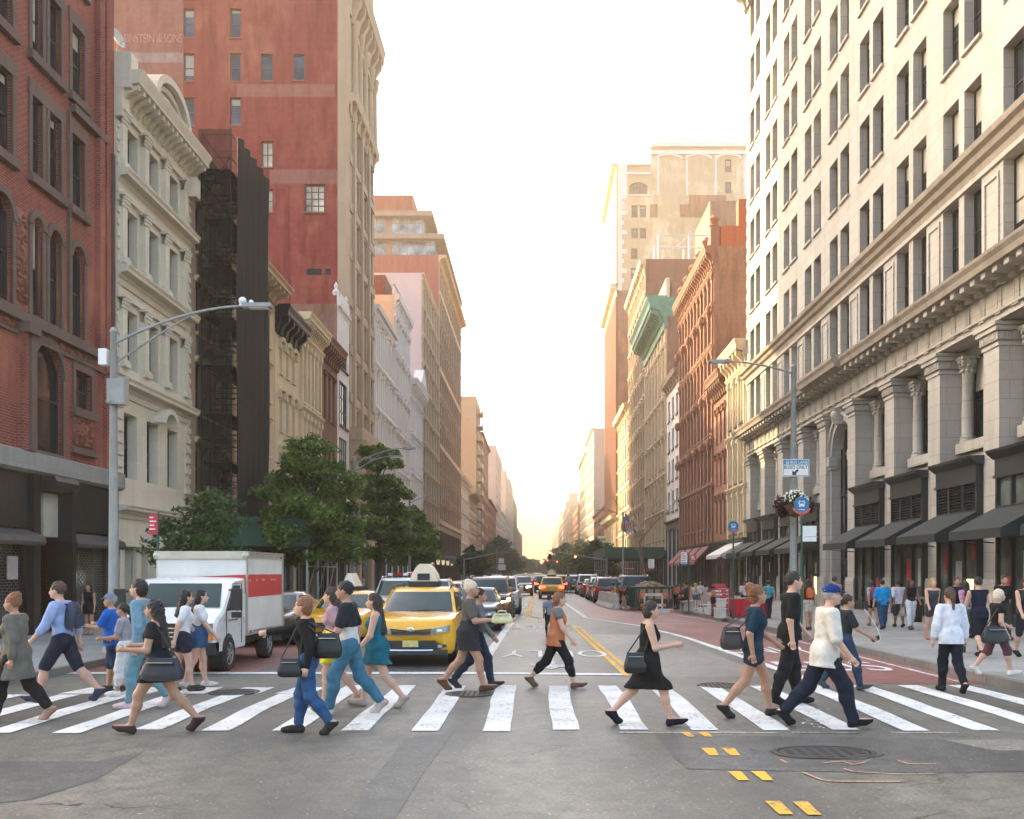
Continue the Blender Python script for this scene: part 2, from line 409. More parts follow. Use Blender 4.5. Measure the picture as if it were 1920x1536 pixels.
def gen(label, side, y0, y1, z1, wm, floors, cols, ww=.55, st=None, trim=None, sidem=None, name='building', corn=None, cornm=None, hoods=None, pil=0, course=0,
        sills=True, zs=4.6, store=m_dkpaint, depth=18., off=0., quoin=0, cat='building', group=None, edge=.5, zfloor=None, arched=()):
    """row building: floors = list of (sill z, head z); cols windows per floor"""
    fc = Face(side, (XL if side == 'L' else XR) + off)
    s = 1 if side == 'L' else -1
    y0 += .012; y1 -= .012
    root = thing(name, label, cat, (fc.c, (y0 + y1) / 2, 0), group=group)
    trim = trim or wm; st = st or style()
    if sills and not st.get('sill'): st = style(**{**st, 'sill': .14})
    if not st.get('near', True): st = style(**{**st, 'smat': None})
    bay = (y1 - y0 - 2 * edge) / cols; w = bay * ww
    us = [y0 + edge + bay * (i + .5) for i in range(cols)]
    holes = [(u - w / 2, u + w / 2, a, b) for a, b in floors for u in us]
    store_holes = []
    if zs > 3:
        n = max(1, round((y1 - y0) / 4)); sb = (y1 - y0 - .5) / n
        store_holes = [(y0 + .25 + sb * i + .2, y0 + .25 + sb * (i + 1) - .2, .35, zs - 1.1) for i in range(n)]
    m = MB(root.location); wall_holes(m, fc, y0, y1, 0, z1, holes + store_holes, st['depth'])
    for fi in arched:
        a, b = floors[fi]
        for u in us: arch_fill(m, fc, u - w / 2, u + w / 2, b - w / 2, st['depth'])
    m.build('wall', wm, root)
    shell(root, fc.c - s * depth if side == 'L' else fc.c, fc.c if side == 'L' else fc.c + depth, y0, y1, z1, side, sidem or wm)
    if hoods: st = style(**{**st, 'hood': hoods, 'smat': trim})
    def part(nm, *boxes):
        t = MB(root.location)
        for q in boxes: fbox(t, fc, *q)
        t.build(nm, trim, root)
    if pil:
        lo = zs + .003; hi = z1 - (corn[0] if corn else 0); k = pil / 2
        for i in range(cols + 1):
            u = y0 + edge + bay * i; a0, a1 = max(y0, u - k), min(y1, u + k)
            part('pilaster', (a0, a1, lo, hi, .16), *[(max(y0, a0 - .07), min(y1, a1 + .07), b - .05, b + .3, .24) for a, b in floors])
    if course:
        for a, b in floors:
            t = MB(root.location); fprof(t, fc, y0, y1, [(-.02, b + course), (.14, b + course), (.3, b + course + .2), (.3, b + course + .32), (-.02, b + course + .36)]); t.build('string_course', trim, root)
    if quoin:
        for e in (y0, y1 - quoin):
            z = zs; q = [(e, e + quoin, zs, z1 - 1.3, .03)]
            while z < z1 - 1.2: q.append((e - .002, e + quoin + .02, z, z + .32, .09)); z += .62
            part('quoins', *q)
    if corn:
        c = MB(root.location); cornice(c, fc, y0 - .0, y1 + .0, z1 - corn[0], z1 + .06, corn[1], corn[2], corn[3] if len(corn) > 3 else .2)
        c.build('cornice', cornm or trim, root)
    for a, b in floors:
        for u in us: place_win(root, fc, u, a, w, b - a, st)
    if zs > 3:
        sm = MB(root.location); fprof(sm, fc, y0, y1, [(-.02, zs - 1.0), (.12, zs - 1.0), (.12, zs - .3), (.35, zs - .15), (.35, zs), (-.02, zs)])
        for h in store_holes:
            for e in (h[0] - .2, h[1]): fbox(sm, fc, max(y0, e), min(y1, e + .2), 0, zs - 1.0, .1)
            fbox(sm, fc, h[0], h[1], .15, .36, .06)
            for q in (1, 2): x = h[0] + (h[1] - h[0]) * q / 3; fbox(sm, fc, x - .05, x + .05, .36, zs - 1.1, -.05, -.25)
        f = sm.build('shopfront', store, root)
        g = MB(root.location)
        for h in store_holes: g.quad(fc.P(h[0], h[2], -.2), fc.P(h[1], h[2], -.2), fc.P(h[1], h[3], -.2), fc.P(h[0], h[3], -.2))
        x = g.build('shop_window', m_shop, f); x.location = (0, 0, 0)
    return root, fc, us, w
def floors(z0, z1, n, frac=.62, lo=.22):
    s = (z1 - z0) / n
    return [(z0 + s * (i + lo), z0 + s * (i + lo + frac)) for i in range(n)]

# ================================================================== west row
def corner_red():
    y0, y1, z1 = 22.5, 33.18, 27.0
    fc = Face('L', XL)
    root = thing('corner_building', 'red brick corner building with brownstone trim over a black shuttered shopfront', 'building', (XL, 27.8, 0))
    st = style(depth=.17, smat=m_brown_st, sill=.12, frame=mat('dark_green_frame', (.02, .025, .024), .5), grid=(1, 2))
    holes = []; arch = []
    S = 1.054
    def Y(px): return YL(px)
    pairs = [(Y(58.5), Y(78)), (Y(91), Y(113))]; single = (Y(133.5), Y(157))
    d = 5.95
    rows = [(13.45, 15.75), (16.98, 19.2), (20.6, 22.8), (24.1, 26.0)]
    cols = pairs + [single] + [(22.9, 23.6), (24.0, 24.75), (25.55, 26.7)]
    wins = []
    for a, b in rows:
        for c in cols: holes.append((c[0], c[1], a, b)); wins.append((c[0], c[1], a, b, 0))
    for c in cols:
        holes.append((c[0], c[1], 9.35, 12.3)); arch.append((c[0], c[1], 9.35, 12.3)); wins.append((c[0], c[1], 9.35, 12.3, 1))
    big = [(27.75, 29.55, 5.5, 8.75), (23.2, 25.0, 5.5, 8.75)]
    for h in big: holes.append(h); arch.append(h); wins.append(h + (1,))
    small = (30.35, 31.45, 7.15, 8.35); holes.append(small); wins.append(small + (0,))
    store = [(22.7, 27.3, .3, 4.7), (28.15, 29.3, .05, 4.6), (29.75, 33.0, .3, 4.7)]
    m = MB(root.location); wall_holes(m, fc, y0, y1, 4.72, z1, holes, .18)
    for h in arch: arch_fill(m, fc, h[0], h[1], h[3] - (h[1] - h[0]) / 2, .18)
    m.build('wall', m_red, root); m = MB(root.location); wall_holes(m, fc, y0, y1, 0, 4.72, store, .34); m.build('shop_wall', m_black, root)
    shell(root, XL - 16, XL, y0, y1, z1, 'L', m_red)
    t = MB(root.location)
    for a, b, c, dd, k in wins:
        w = b - a; vs = dd - (w / 2 if k else 0)
        for e0, e1 in ((a - .16, a), (b, b + .16)): fbox(t, fc, e0, e1, c, vs if k else dd, .05)
        if k: arch_band(t, fc, a, b, vs, .2, .09)
        else: fbox(t, fc, a - .2, b + .2, dd, dd + .42, .06)
        fbox(t, fc, a - .22, b + .22, c - .26, c, .16)
    fbox(t, fc, y0, 31.55, 9.0, 9.28, .22); fbox(t, fc, 31.55, y1, 9.0, 9.2, .12)
    fbox(t, fc, y0, y1, 8.62, 8.72, .1)
    fbox(t, fc, 27.2, 27.5, 5.4, 8.9, .3); fbox(t, fc, 26.9, 27.55, 8.7, 9.0, .4)
    for u in (29.9, 33.0): fbox(t, fc, u - .06, u + .06, 9.3, 16.3, .1)
    fbox(t, fc, 30.05, 31.7, 6.98, 7.13, .12); fbox(t, fc, 30.05, 31.65, 5.7, 5.9, .14)
    fbox(t, fc, 30.0, 32.3, 16.35, 16.6, .2)
    t.build('stone_trim', m_brown_st, root)
    p = MB(root.location)
    fbox(p, fc, 31.75, 32.1, 9.2, z1, .18); fbox(p, fc, 32.4, 32.6, 5.4, z1, .1)
    fbox(p, fc, 26.95, 27.4, 4.9, 8.7, .22)
    p.build('brick_pilaster', m_red, root)
    # moulded terracotta panels: a relief of small leaves and bosses
    m_tc = mat('terracotta_relief', (.24, .085, .055), .85, var=.4, scale=7, bmp=.6)
    q = MB(root.location); rnd = random.Random(3)
    for a, b, c, dd in ((30.2, 31.55, 5.95, 6.95), (26.8, 27.5, 9.6, 12.2), (22.6, 31.6, 8.72, 8.99)):
        fbox(q, fc, a, b, c, dd, .03)
        n = int((b - a) * (dd - c) * 38) + 10
        for i in range(n):
            u, v = rnd.uniform(a + .08, b - .08), rnd.uniform(c + .06, dd - .06); r = rnd.uniform(.03, .07)
            q.ball(fc.P(u, v, .04), (r, r * rnd.uniform(.8, 1.8), r * rnd.uniform(.8, 1.8)), 6, 4)
    q.build('relief_panel', m_tc, root, smooth=180)
    for a, b, c, dd, k in wins: place_win(root, fc, (a + b) / 2, c, b - a, dd - c, st)
    g = MB(root.location); fprof(g, fc, y0, y1 + .25, [(-.02, 4.78), (.16, 4.78), (.28, 4.86), (.28, 5.35), (.12, 5.42), (-.02, 5.42)])
    g.build('granite_band', m_granite, root)
    # shopfront in black metal: columns, boarded sign panels, hoods for the roll-down grilles
    s = MB(root.location)
    for u, w in ((27.7, .38), (29.45, .3), (22.6, .25), (33.0, .18)): fbox(s, fc, u - w / 2, u + w / 2, 0, 4.78, .2)
    fprof(s, fc, 27.89, 29.3, [(-.02, 4.35), (.5, 4.35), (.62, 4.45), (.66, 4.6), (.6, 4.75), (-.02, 4.75)])
    fbox(s, fc, 29.08, 29.3, 0, 4.4, .55); 
    s.build('shopfront', m_black, root)
    for a, b in ((22.73, 27.5), (29.61, 32.9)):
        s = MB(root.location); fbox(s, fc, a, b, 3.25, 4.77, .02, -.2); s.build('sign_panel', m_dkmetal, root)
        s = MB(root.location); fprof(s, fc, a, b + .2, [(-.1, 2.72), (.42, 2.72), (.46, 2.82), (.42, 2.98), (.05, 3.16), (-.1, 3.16)])
        s.build('shutter_hood', mat('grey_hood_metal', (.09, .1, .11), .4, metal=.4, var=.25), root)
    s = MB(root.location); fbox(s, fc, 28.2, 29.05, 3.0, 4.3, .12, -.2); s.build('beige_panel', mat('beige_panel', (.42, .4, .33), .7), root)
    m_gr = mat('shutter_lattice', (.16, .17, .17), .4, metal=.6, var=.3)
    for a, b in ((22.8, 27.45), (29.65, 32.85)):
        s = MB(root.location); z = .55
        while z < 2.7:
            fbox(s, fc, a, b, z, z + .018, -.1, -.115); z += .085
        u = a; k = 0
        while u < b:
            for i in range(25):
                if (i + k) % 2: fbox(s, fc, u, u + .02, .56 + i * .085, .56 + (i + 1) * .085, -.098, -.112)
            u += .11; k += 1
        for u in np.linspace(a, b, 4): fbox(s, fc, u - .04, u + .04, .4, 2.75, -.06, -.13)
        s.build('roll_down_grille', m_gr, root)
        s = MB(root.location); s.quad(fc.P(a, .3, -.3), fc.P(b, .3, -.3), fc.P(b, 3.3, -.3), fc.P(a, 3.3, -.3)); s.build('shop_window', m_shop, root)
        s = MB(root.location); fbox(s, fc, a, b, 0.05, .5, .04, -.2); s.build('stall_riser', m_black, root)
    s = MB(root.location); s.quad(fc.P(28.1, .05, -.8), fc.P(29.3, .05, -.8), fc.P(29.3, 4.6, -.8), fc.P(28.1, 4.6, -.8)); s.build('doorway_back', m_black, root)
    s = MB(root.location); fbox(s, fc, 30.55, 31.0, 1.55, 1.95, -.2, -.22); s.build('lit_notice', mat('lit_notice', (.8, .8, .75), .6, emit=((1, .98, .9), 1.6)), root)
    s = MB(root.location); fbox(s, fc, 26.6, 27.1, 1.75, 2.4, -.04, -.08); s.build('shop_notice', mat('faded_notice', (.45, .4, .38), .8), root)
corner_red()

def white_stone():
    y0, y1, z1 = 33.2, 40.2, 19.2
    fc = Face('L', XL + .03)
    root = thing('stone_building', 'white stone building with carved columns and an arched pediment on its cornice', 'building', (XL, 36.7, 0))
    st = style(depth=.36, frame=m_frame, smat=m_white_st, sill=.1, glass=m_glass)
    cols = [(33.85, 35.05), (35.85, 37.0), (37.85, 39.0)]
    rows = [(9.1, 11.25), (12.85, 14.75), (16.2, 18.0)]
    rows = [(9.15, 11.3), (12.75, 14.85), (16.05, 17.75)]
    holes = [(c[0], c[1], a, b) for a, b in rows for c in cols] + [(c[0] + .05, c[1] - .05, 5.3, 7.6) for c in cols]
    store = [(33.6, 34.6, .1, 3.0), (35.0, 36.0, .1, 2.9), (36.6, 39.4, .5, 2.9)]
    m = MB(root.location); wall_holes(m, fc, y0, y1, 0, z1, holes + store, .5); m.build('wall', m_white_st, root)
    shell(root, XL - 14, XL + .03, y0, y1, z1, 'L', m_white_st)
    for c in cols: place_win(root, fc, (c[0] + c[1]) / 2, 5.3, c[1] - c[0] - .1, 2.3, style(depth=.4, frame=m_frame, at=(.25,), sill=0))
    for a, b in rows:
        for c in cols: place_win(root, fc, (c[0] + c[1]) / 2, a, c[1] - c[0], b - a, st)
    t = MB(root.location)
    for z0 in (8.1, 12.0, 15.35): t = MB(root.location); cornice(t, fc, y0 - .008, y1 + .05, z0, z0 + .62, .5); t.build('string_course', m_white_st, root)
    for i, (a, b) in enumerate(rows): t = MB(root.location); fbox(t, fc, y0 - .004, y1, b + .28, b + .5, .12); fbox(t, fc, y0 - .004, y1, a - .3, a - .02, .16); t.build('window_band', m_white_st, root)
    # quoins
    for e0, e1 in ((y0 - .002, y0 + .45), (y1 - .45, y1)):
        t = MB(root.location); fbox(t, fc, e0, e1, 5.2, 17.6, .04); z = 5.2
        while z < 17.6:
            if not any(a - .2 < z < a + .5 for a in (8.1, 12.0, 15.35)): fbox(t, fc, e0 - .001, e1 + .02, z, z + .22, .1)
            z += .42
        t.build('quoins', m_white_st, root)
    t = MB(root.location); cornice(t, fc, y0 - .003, y1, 3.85, 4.3, .45); fbox(t, fc, y0 + .1, y1 - .1, 3.0, 3.8, .08)
    fbox(t, fc, y0, y1, 2.85, 3.0, .3)
    # shallow arched hood over the middle of the fourth storey
    arch_band(t, fc, 36.75, 37.9, 8.0 - .35, .2, .42, 10, rise=.42)
    t.build('shop_cornice', m_white_st, root)
    def column(u, a, b):
        cm = MB(root.location)
        fbox(cm, fc, u - .27, u + .27, a - .02, a + .16, .3); fbox(cm, fc, u - .24, u + .24, a + .16, a + .24, .27)
        fbox(cm, fc, u - .19, u + .19, a + .24, b - .42, .2)
        # capital: three rows of leaf lumps under an abacus
        for k in range(3):
            for q in range(5): cm.ball(fc.P(u + (q - 2) * .105, b - .36 + k * .12, .2 + .03 * k), (.06 + .01 * k, .055, .075), 6, 4)
        fbox(cm, fc, u - .3, u + .3, b - .05, b + .04, .33); cm.build('column', m_white_st, root, smooth=50)
    for a, b in rows:
        for u in (33.55, 35.45, 37.42, 39.45): column(u, a - .02, b + .25)
    c = MB(root.location); cornice(c, fc, y0, y1 + .1, 18.15, 19.35, .95, 16, .17, bh=.5)
    u0, u1 = 35.1, 38.1
    arch_band(c, fc, u0, u1, 19.35, .28, .8, 14, rise=1.0); arch_band(c, fc, u0 + .3, u1 - .3, 19.35, .2, .6, 12, rise=.72)
    prof = [(36.6 - 1.5 * math.cos(math.pi * i / 12), 19.35 + 1.0 * math.sin(math.pi * i / 12)) for i in range(13)]
    c.prism([fc.P(a, b, .45) for a, b in prof], (-.5, 0, 0))
    for i in range(5):
        t_ = math.pi * (i + 1) / 6; c.ball(fc.P(36.6 - .7 * math.cos(t_), 19.4 + .45 * math.sin(t_), .47), .12, 8, 5)
    fbox(c, fc, y0 - .02, y0 + .6, 18.72, 19.95, .55); fbox(c, fc, y0 - .013, y0 + .6, 17.75, 18.71, .25); fbox(c, fc, y1 - .5, y1 - .01, 17.5, 18.3, .5)
    c.build('cornice', m_white_st, root, smooth=40)
    s = MB(root.location)
    for h in store: s.quad(fc.P(h[0], h[2], -.4), fc.P(h[1], h[2], -.4), fc.P(h[1], h[3], -.4), fc.P(h[0], h[3], -.4))
    s.build('shop_window', m_shop, root)
    s = MB(root.location)
    for h in store:
        for x in np.linspace(h[0], h[1], 3): fbox(s, fc, x - .06, x + .06, h[2], h[3], -.3, -.42)
    for u in (33.4, 34.8, 36.3, 39.8): fbox(s, fc, u - .2, u + .2, 0, 2.85, .16)
    s.build('shop_piers', m_white_st, root)
white_stone()
# dish antenna on the parapet and a potted evergreen behind it
d = thing('satellite_dish', 'grey satellite dish on the parapet of the white stone building', 'satellite dish', (XL - .15, 33.72, 19.95))
k = MB(); k.tube([(0, 0, 0), (0, 0, .45), (.05, -.1, .6)], .03); k.build('mast', m_steel, d)
k = MB(); rot = Matrix.Rotation(R(75), 3, 'Y') @ Matrix.Rotation(R(10), 3, 'X')
k.lathe([(.02, 0), (.16, .02), (.27, .07), (.32, .12), (.32, .135), (.26, .09), (.02, .015)], (0, -.05, .7), 18, rot); k.build('reflector', mat('dish_grey', (.5, .5, .48), .5), d, smooth=60)
k = MB(); k.tube([(0, -.05, .45), (.3, -.05, .62)], .015); k.ball((.31, -.05, .64), .04); k.build('feed_arm', m_steel, d)

# narrow house behind the scaffold
gen('narrow grey house wrapped in dark scaffold netting beside white stone building', 'L', 40.2, 46.4, 19.6, m_grey_st, floors(4.6, 18.4, 4), 3, corn=(1.0, .7, 6), trim=m_cream2, hoods='flat', name='row_house')
def scaffold():
    root = thing('scaffold', 'tall scaffold draped in black debris netting on the left pavement', 'scaffold', (-13.8, 43.5, 0))
    x0, x1, y0, y1, z0, z1 = -14.45, -13.02, 41.1, 46.0, 4.5, 20.9
    t = MB(root.location)
    for y in np.linspace(y0, y1, 4):
        for x in (x0 + .12, x1 - .06): t.tube([(x, y, z0), (x, y, z1)], .03, 6)
    z = z0 + .2
    while z < z1 + .05:
        for x in (x0 + .12, x1 - .06): t.tube([(x, y0, z), (x, y1, z)], .022, 6)
        for y in np.linspace(y0, y1, 4): t.tube([(x0 + .1, y, z), (x1, y, z)], .022, 6)
        z += 1.0
    for i in range(7):
        a = z0 + .2 + i * 2.2; t.tube([(x0 + .1, y0 + .02, a), (x1, y0 + .02, a + 2.0)], .02, 6)
    t.build('frame', mat('scaffold_steel', (.06, .045, .04), .6), root)
    k = MB(root.location)
    for i in range(1, 8): k.box(x0 + .15, x1 - .1, y0 + .1, y1 - .1, z0 + i * 2.1, z0 + i * 2.1 + .05)
    for i in range(7):   # stair flights
        for s in range(7): k.box(x0 + .3, x1 - .3, y0 + .4 + s * .25, y0 + .62 + s * .25, z0 + i * 2.1 + s * .29, z0 + i * 2.1 + s * .29 + .03)
    k.build('deck', mat('dark_planks', (.03, .025, .022), .8), root)
    def net(name, alpha, col):
        m, nt, b = _nt(name); b.inputs['Base Color'].default_value = rgba(col); b.inputs['Roughness'].default_value = .9; b.inputs['Specular IOR Level'].default_value = .1
        tc = N(nt, 'ShaderNodeNewGeometry'); n1 = noise(nt, vscale(nt, tc.outputs['Position'], (1, 1, .25)), 1.6, 4)
        mr = N(nt, 'ShaderNodeMapRange'); nt.links.new(n1, mr.inputs[0]); mr.inputs[1].default_value = .3; mr.inputs[2].default_value = .7
        mr.inputs[3].default_value = alpha - .12; mr.inputs[4].default_value = min(1, alpha + .15)
        nt.links.new(mr.outputs[0], b.inputs['Alpha'])
        return m
    def sheet(pts_fn, nu, nv, name, m):
        k = MB(root.location); P = [[pts_fn(i / nu, j / nv) for i in range(nu + 1)] for j in range(nv + 1)]
        for j in range(nv):
            for i in range(nu): k.quad(P[j][i], P[j][i + 1], P[j + 1][i + 1], P[j + 1][i])
        # merge for smooth folds
        me = k.mesh(name, m, 180); bm = bmesh.new(); bm.from_mesh(me); bmesh.ops.remove_doubles(bm, verts=bm.verts, dist=.0005); bm.to_mesh(me); bm.free()
        link(name, me, root)
    m1 = net('netting_thin', .58, (.02, .016, .014)); m2 = net('netting_dense', 1.13, (.04, .036, .034))
    sheet(lambda a, b: (x0 + .0 + (x1 - x0) * a, y0 - .06 + .03 * math.sin(a * 19 + b * 5), z0 + (z1 - z0) * b), 10, 14, 'near_netting', m1)
    def fold(a, b):
        u = a * 5.0; s = abs(((u * 1.0) % 1.0) - .5) * 2
        top = z1 - .08 * math.sin(math.pi * ((u) % 1.0)) - (.12 * max(0, a - .85) * 6)
        return (x1 + .04 + .16 * s ** .7 + .03 * math.sin(b * 9 + a * 4), y0 + (y1 - y0) * a + .05 * math.sin(b * 7), z0 - .3 + (top - z0 + .3) * b)
    sheet(fold, 60, 16, 'street_netting', m2)
scaffold()
def shed(label, x0, x1, y0, y1, z0, z1, post, name='sidewalk_shed'):
    root = thing(name, label, 'sidewalk shed', ((x0 + x1) / 2, (y0 + y1) / 2, 0))
    g = mat('shed_green', (.018, .085, .05), .55, var=.3, scale=1.2)
    k = MB(root.location); w = .06
    k.box(x0, x1, y0, y0 + w, z0, z1); k.box(x0, x1, y1 - w, y1, z0, z1); k.box(x0, x0 + w, y0 + w, y1 - w, z0, z1); k.box(x1 - w, x1, y0 + w, y1 - w, z0, z1)
    k.build('parapet', g, root)
    k = MB(root.location); k.box(x0 + w, x1 - w, y0 + w, y1 - w, z0 + .02, z0 + .2)
    for i in range(int((y1 - y0) / 1.2)): k.box(x0 + .1, x1 - .1, y0 + .4 + i * 1.2, y0 + .52 + i * 1.2, z0 - .16, z0 + .01)
    k.build('deck', mat('shed_deck', (.05, .045, .04), .8), root)
    n = max(2, round((y1 - y0) / post))
    for i in range(n + 1):
        for x in (x0 + .15, x1 - .15):
            y = y0 + .15 + (y1 - y0 - .3) * i / n
            k = MB(root.location); k.tube([(x, y, PZ), (x, y, z0 - .16)], .05, 8); k.box(x - .12, x + .12, y - .12, y + .12, PZ, PZ + .04); k.build('post', m_steel, root)
    k = MB(root.location)
    for i in range(n):
        a, b = y0 + .15 + (y1 - y0 - .3) * i / n, y0 + .15 + (y1 - y0 - .3) * (i + 1) / n
        for x in (x0 + .15, x1 - .15):
            k.tube([(x, a, .9), (x, b, z0 - .3)], .025, 6); k.tube([(x, a, 2.2), (x, b, 2.2)], .025, 6)
    k.build('bracing', m_steel, root)
    return root
shed('green plywood pavement shed under the black scaffold netting', -14.35, -9.6, 40.6, 47.0, 3.05, 4.3, 2.2)

gen('cream house with deep overhanging eaves beyond the black scaffold', 'L', 46.4, 53.55, 17.6, m_cream2, floors(4.6, 16.6, 4), 3, corn=(.8, 1.1, 9, .22), hoods='flat', trim=m_cream, name='row_house', cornm=m_cream2)
gen('cream house with hooded windows and heavy black bracketed cornice', 'L', 53.6, 58.9, 16.9, m_cream, [(4.9, 6.6), (7.2, 9.15), (10.0, 12.3), (13.3, 15.1)], 3, .42, corn=(1.5, .85, 5, .3), cornm=m_black, hoods='arch', name='row_house', st=style(depth=.25, frame=m_cream, smat=m_cream, sill=.1))
gen('buff house with slim fluted columns between its tall windows', 'L', 58.9, 65.0, 17.9, m_cream2, [(5.0, 7.6), (8.3, 11.6), (12.6, 16.0)], 5, .6, corn=(1.1, .8, 14, .16), pil=.3, course=.35, trim=m_cream, name='row_house', st=style(depth=.4, frame=m_frameb, smat=m_cream, sill=0))
gen('brown painted house with bracketed cornice and hooded windows', 'L', 65.0, 70.3, 17.9, m_brown, [(5.0, 7.4), (8.4, 10.7), (12.6, 15.6)], 3, .5, corn=(1.4, .8, 8, .25), hoods='flat', name='row_house', st=style(depth=.3, frame=m_brown, smat=m_brown, sill=.12))
r, fc, us, w = gen('narrow white tiled house with black steel windows and a brick party wall', 'L', 70.3, 74.8, 21.6, m_whitep, [(5.0, 8.0), (8.9, 12.0), (12.9, 16.2), (17.2, 18.9)], 1, .78, sidem=m_oldbrick, name='row_house', st=style(depth=.15, frame=m_black, grid=(4, 3), sill=0, glass=m_glassb), edge=.3, corn=(.4, .2, 0), depth=22)
k = MB(r.location)
for u in (70.6, 74.3): fbox(k, fc, u - .25, u + .25, 21.5, 22.3, .1); k.lathe([(.2, 0), (.28, .25), (.1, .5), (.16, .7), (.02, 1.0)], fc.P(u, 22.3, -.15), 10)
fbox(k, fc, 71.4, 73.6, 21.5, 22.7, .05)
k.build('parapet', m_whitep, r)

def red_tower():
    y0, y1, z1 = 74.9, 86.2, 58.0  # unseen height and depth stretched so the tower shades the limestone store
    root = thing('red_tower', 'tall red brick loft building with bare side wall and a pale stone street front', 'building', (XL, 80, 0))
    fs = Face('S', y0)
    L = XL - 40; xe = (633 - VX) / F * y0
    def X(px): return (px - VX) / F * y0
    def Z(py): return zat(py, y0)
    holes = []
    rows = []
    for px in (354, 441.5): rows += [(px, 10, 16, 71), (px, 10, 100, 153), (px, 10, 183, 235)]
    rows += [(500.5, 11, 101, 152), (560.5, 10.5, 101, 151)]
    lit = [(501, 11, 265, 314), (500, 12, 355, 398), (590, 19, 346, 398)]
    for a, b, c, d in rows + lit: holes.append((X(a - b), X(a + b), Z(d), Z(c)))
    vents = [(X(575), X(603), Z(516), Z(504)), (X(610), X(620), Z(515), Z(504))]
    m = MB(root.location); wall_holes(m, fs, L, xe, 0, z1, holes + vents, .25)
    m.build('side_wall', m_tower, root)
    # the strip of older, unpainted brick at the top left and the lintel rows
    m = MB(root.location)
    for a, b, c, d in ((-60, 344, -30, 99), (-60, 344, 118, 330), (444, 628, 158, 182), (505, 640, 318, 345)):
        m = MB(root.location); m.quad(fs.P(max(L + .1, X(a)), Z(d), .012), fs.P(min(X(b), xe - .02), Z(d), .012), fs.P(min(X(b), xe - .02), Z(c), .012), fs.P(max(L + .1, X(a)), Z(c), .012))
        m.build('bare_brick_patch', m_tower_old, root)
    m = MB(root.location); m.quad(fs.P(L + .1, Z(118), .016), fs.P(X(344), Z(118), .016), fs.P(X(344), Z(99), .016), fs.P(L + .1, Z(99), .016))
    m.build('pale_brick_band', brick('pale_grey_brick', (.34, .2, .18), (.26, .13, .12), (.5, .42, .4), bw=.24, bh=.09), root)
    st = style(depth=.22, frame=mat('grey_sash', (.07, .08, .1), .5), glass=glass('blue_dark_glass', (.045, .06, .085)), sill=.1, smat=m_tower_old, grid=(1, 2), bar=.09)
    st2 = style(depth=.2, frame=m_frameb, glass=m_glassl, sill=.12, smat=m_tower_old, grid=(2, 2), bar=.1)
    st3 = style(depth=.2, frame=m_frameb, glass=m_glassl, sill=.14, smat=m_tower_old, grid=(3, 4), bar=.1)
    for h in holes[:8]: place_win(root, fs, (h[0] + h[1]) / 2, h[2], h[1] - h[0], h[3] - h[2], st)
    for h in holes[8:10]: place_win(root, fs, (h[0] + h[1]) / 2, h[2], h[1] - h[0], h[3] - h[2], st2)
    h = holes[10]; place_win(root, fs, (h[0] + h[1]) / 2, h[2], h[1] - h[0], h[3] - h[2], st3)
    for v in vents:
        k = MB(root.location); n = 8
        for i in range(n): x = v[0] + (v[1] - v[0]) * (i + .5) / n; k.box(x - .03, x + .03, y0 + .05, y0 + .12, v[2], v[3])
        k.quad(fs.P(v[0], v[2], -.2), fs.P(v[1], v[2], -.2), fs.P(v[1], v[3], -.2), fs.P(v[0], v[3], -.2)); k.build('vent', m_black, root)
    # stone street front with its quoin strip turned round the corner
    fc = Face('L', XL)
    m = MB(root.location); m.quad((xe, y0, 0), (XL, y0, 0), (XL, y0, z1), (xe, y0, z1))
    hol = []
    zr = [(4.9 + i * 3.75, 4.9 + i * 3.75 + 2.7) for i in range(10)]
    us = [77.2, 78.6, 80.5, 81.9, 83.8, 85.0]
    for a, b in zr:
        for u in us: hol.append((u - .5, u + .5, a, b))
    wall_holes(m, fc, y0, y1, 0, z1, hol + [(76, 79.3, .4, 3.9), (80.2, 85, .4, 3.9)], .35)
    m.build('street_front', m_tan, root)
    for a, b in zr:
        for u in us: place_win(root, fc, u, a, 1.0, b - a, style(depth=.35, frame=m_frameb, smat=m_tan, sill=.1, near=False))
    m = MB(root.location)
    for u in (76.2, 79.55, 82.85): fbox(m, fc, u - .3, u + .3, 12, 38.8, .25)
    for a, b in zr: fbox(m, fc, y0, y1, a - .9, a - .15, .1)
    cornice(m, fc, y0, y1, 37.8, 39.4, .55, 6, .35, bh=1.2)
    cornice(m, fc, y0, y1, 45.5, 48.6, 1.05, 7, .5, bh=2.2)
    for u in (76.1, 78.2, 80.6, 83.2, 85.2):
        m.lathe([(.36, 39.4), (.36, 39.8), (.3, 40), (.26, 44.4), (.38, 44.6), (.48, 45.5)], (XL + .18, u, 0), 12)
    for u in (77.2, 79.4, 82, 84.2): arch_band(m, fc, u - .8, u + .8, 43.6, .4, .3, 10)
    cornice(m, fc, y0 + .2, y1 - .2, 10.6, 12.3, 1.3, 8, .3, bh=1.2)
    for u in (76.0, 84.6):
        m.lathe([(.2, -1.2), (.55, -.6), (.62, 0), (.5, .5), (.2, .8)], (XL + .5, u, 9.9), 10)
    fbox(m, fc, y0 + .1, y1 - .1, 12.3, 13.3, 1.0)
    m.build('stone_trim', m_tan, root, smooth=40)
    s = MB(root.location)
    for h in ((76, 79.3), (80.2, 85)): s.quad(fc.P(h[0], .4, -.3), fc.P(h[1], .4, -.3), fc.P(h[1], 3.9, -.3), fc.P(h[0], 3.9, -.3))
    s.build('shop_window', m_shop, root)
    shell_ = MB(root.location); shell_.quad((L, y1, 0), (XL, y1, 0), (XL, y1, z1), (L, y1, z1)); shell_.quad((L, y0, 0), (L, y1, 0), (L, y1, z1), (L, y0, z1)); shell_.quad((L, y0, z1), (XL, y0, z1), (XL, y1, z1), (L, y1, z1))
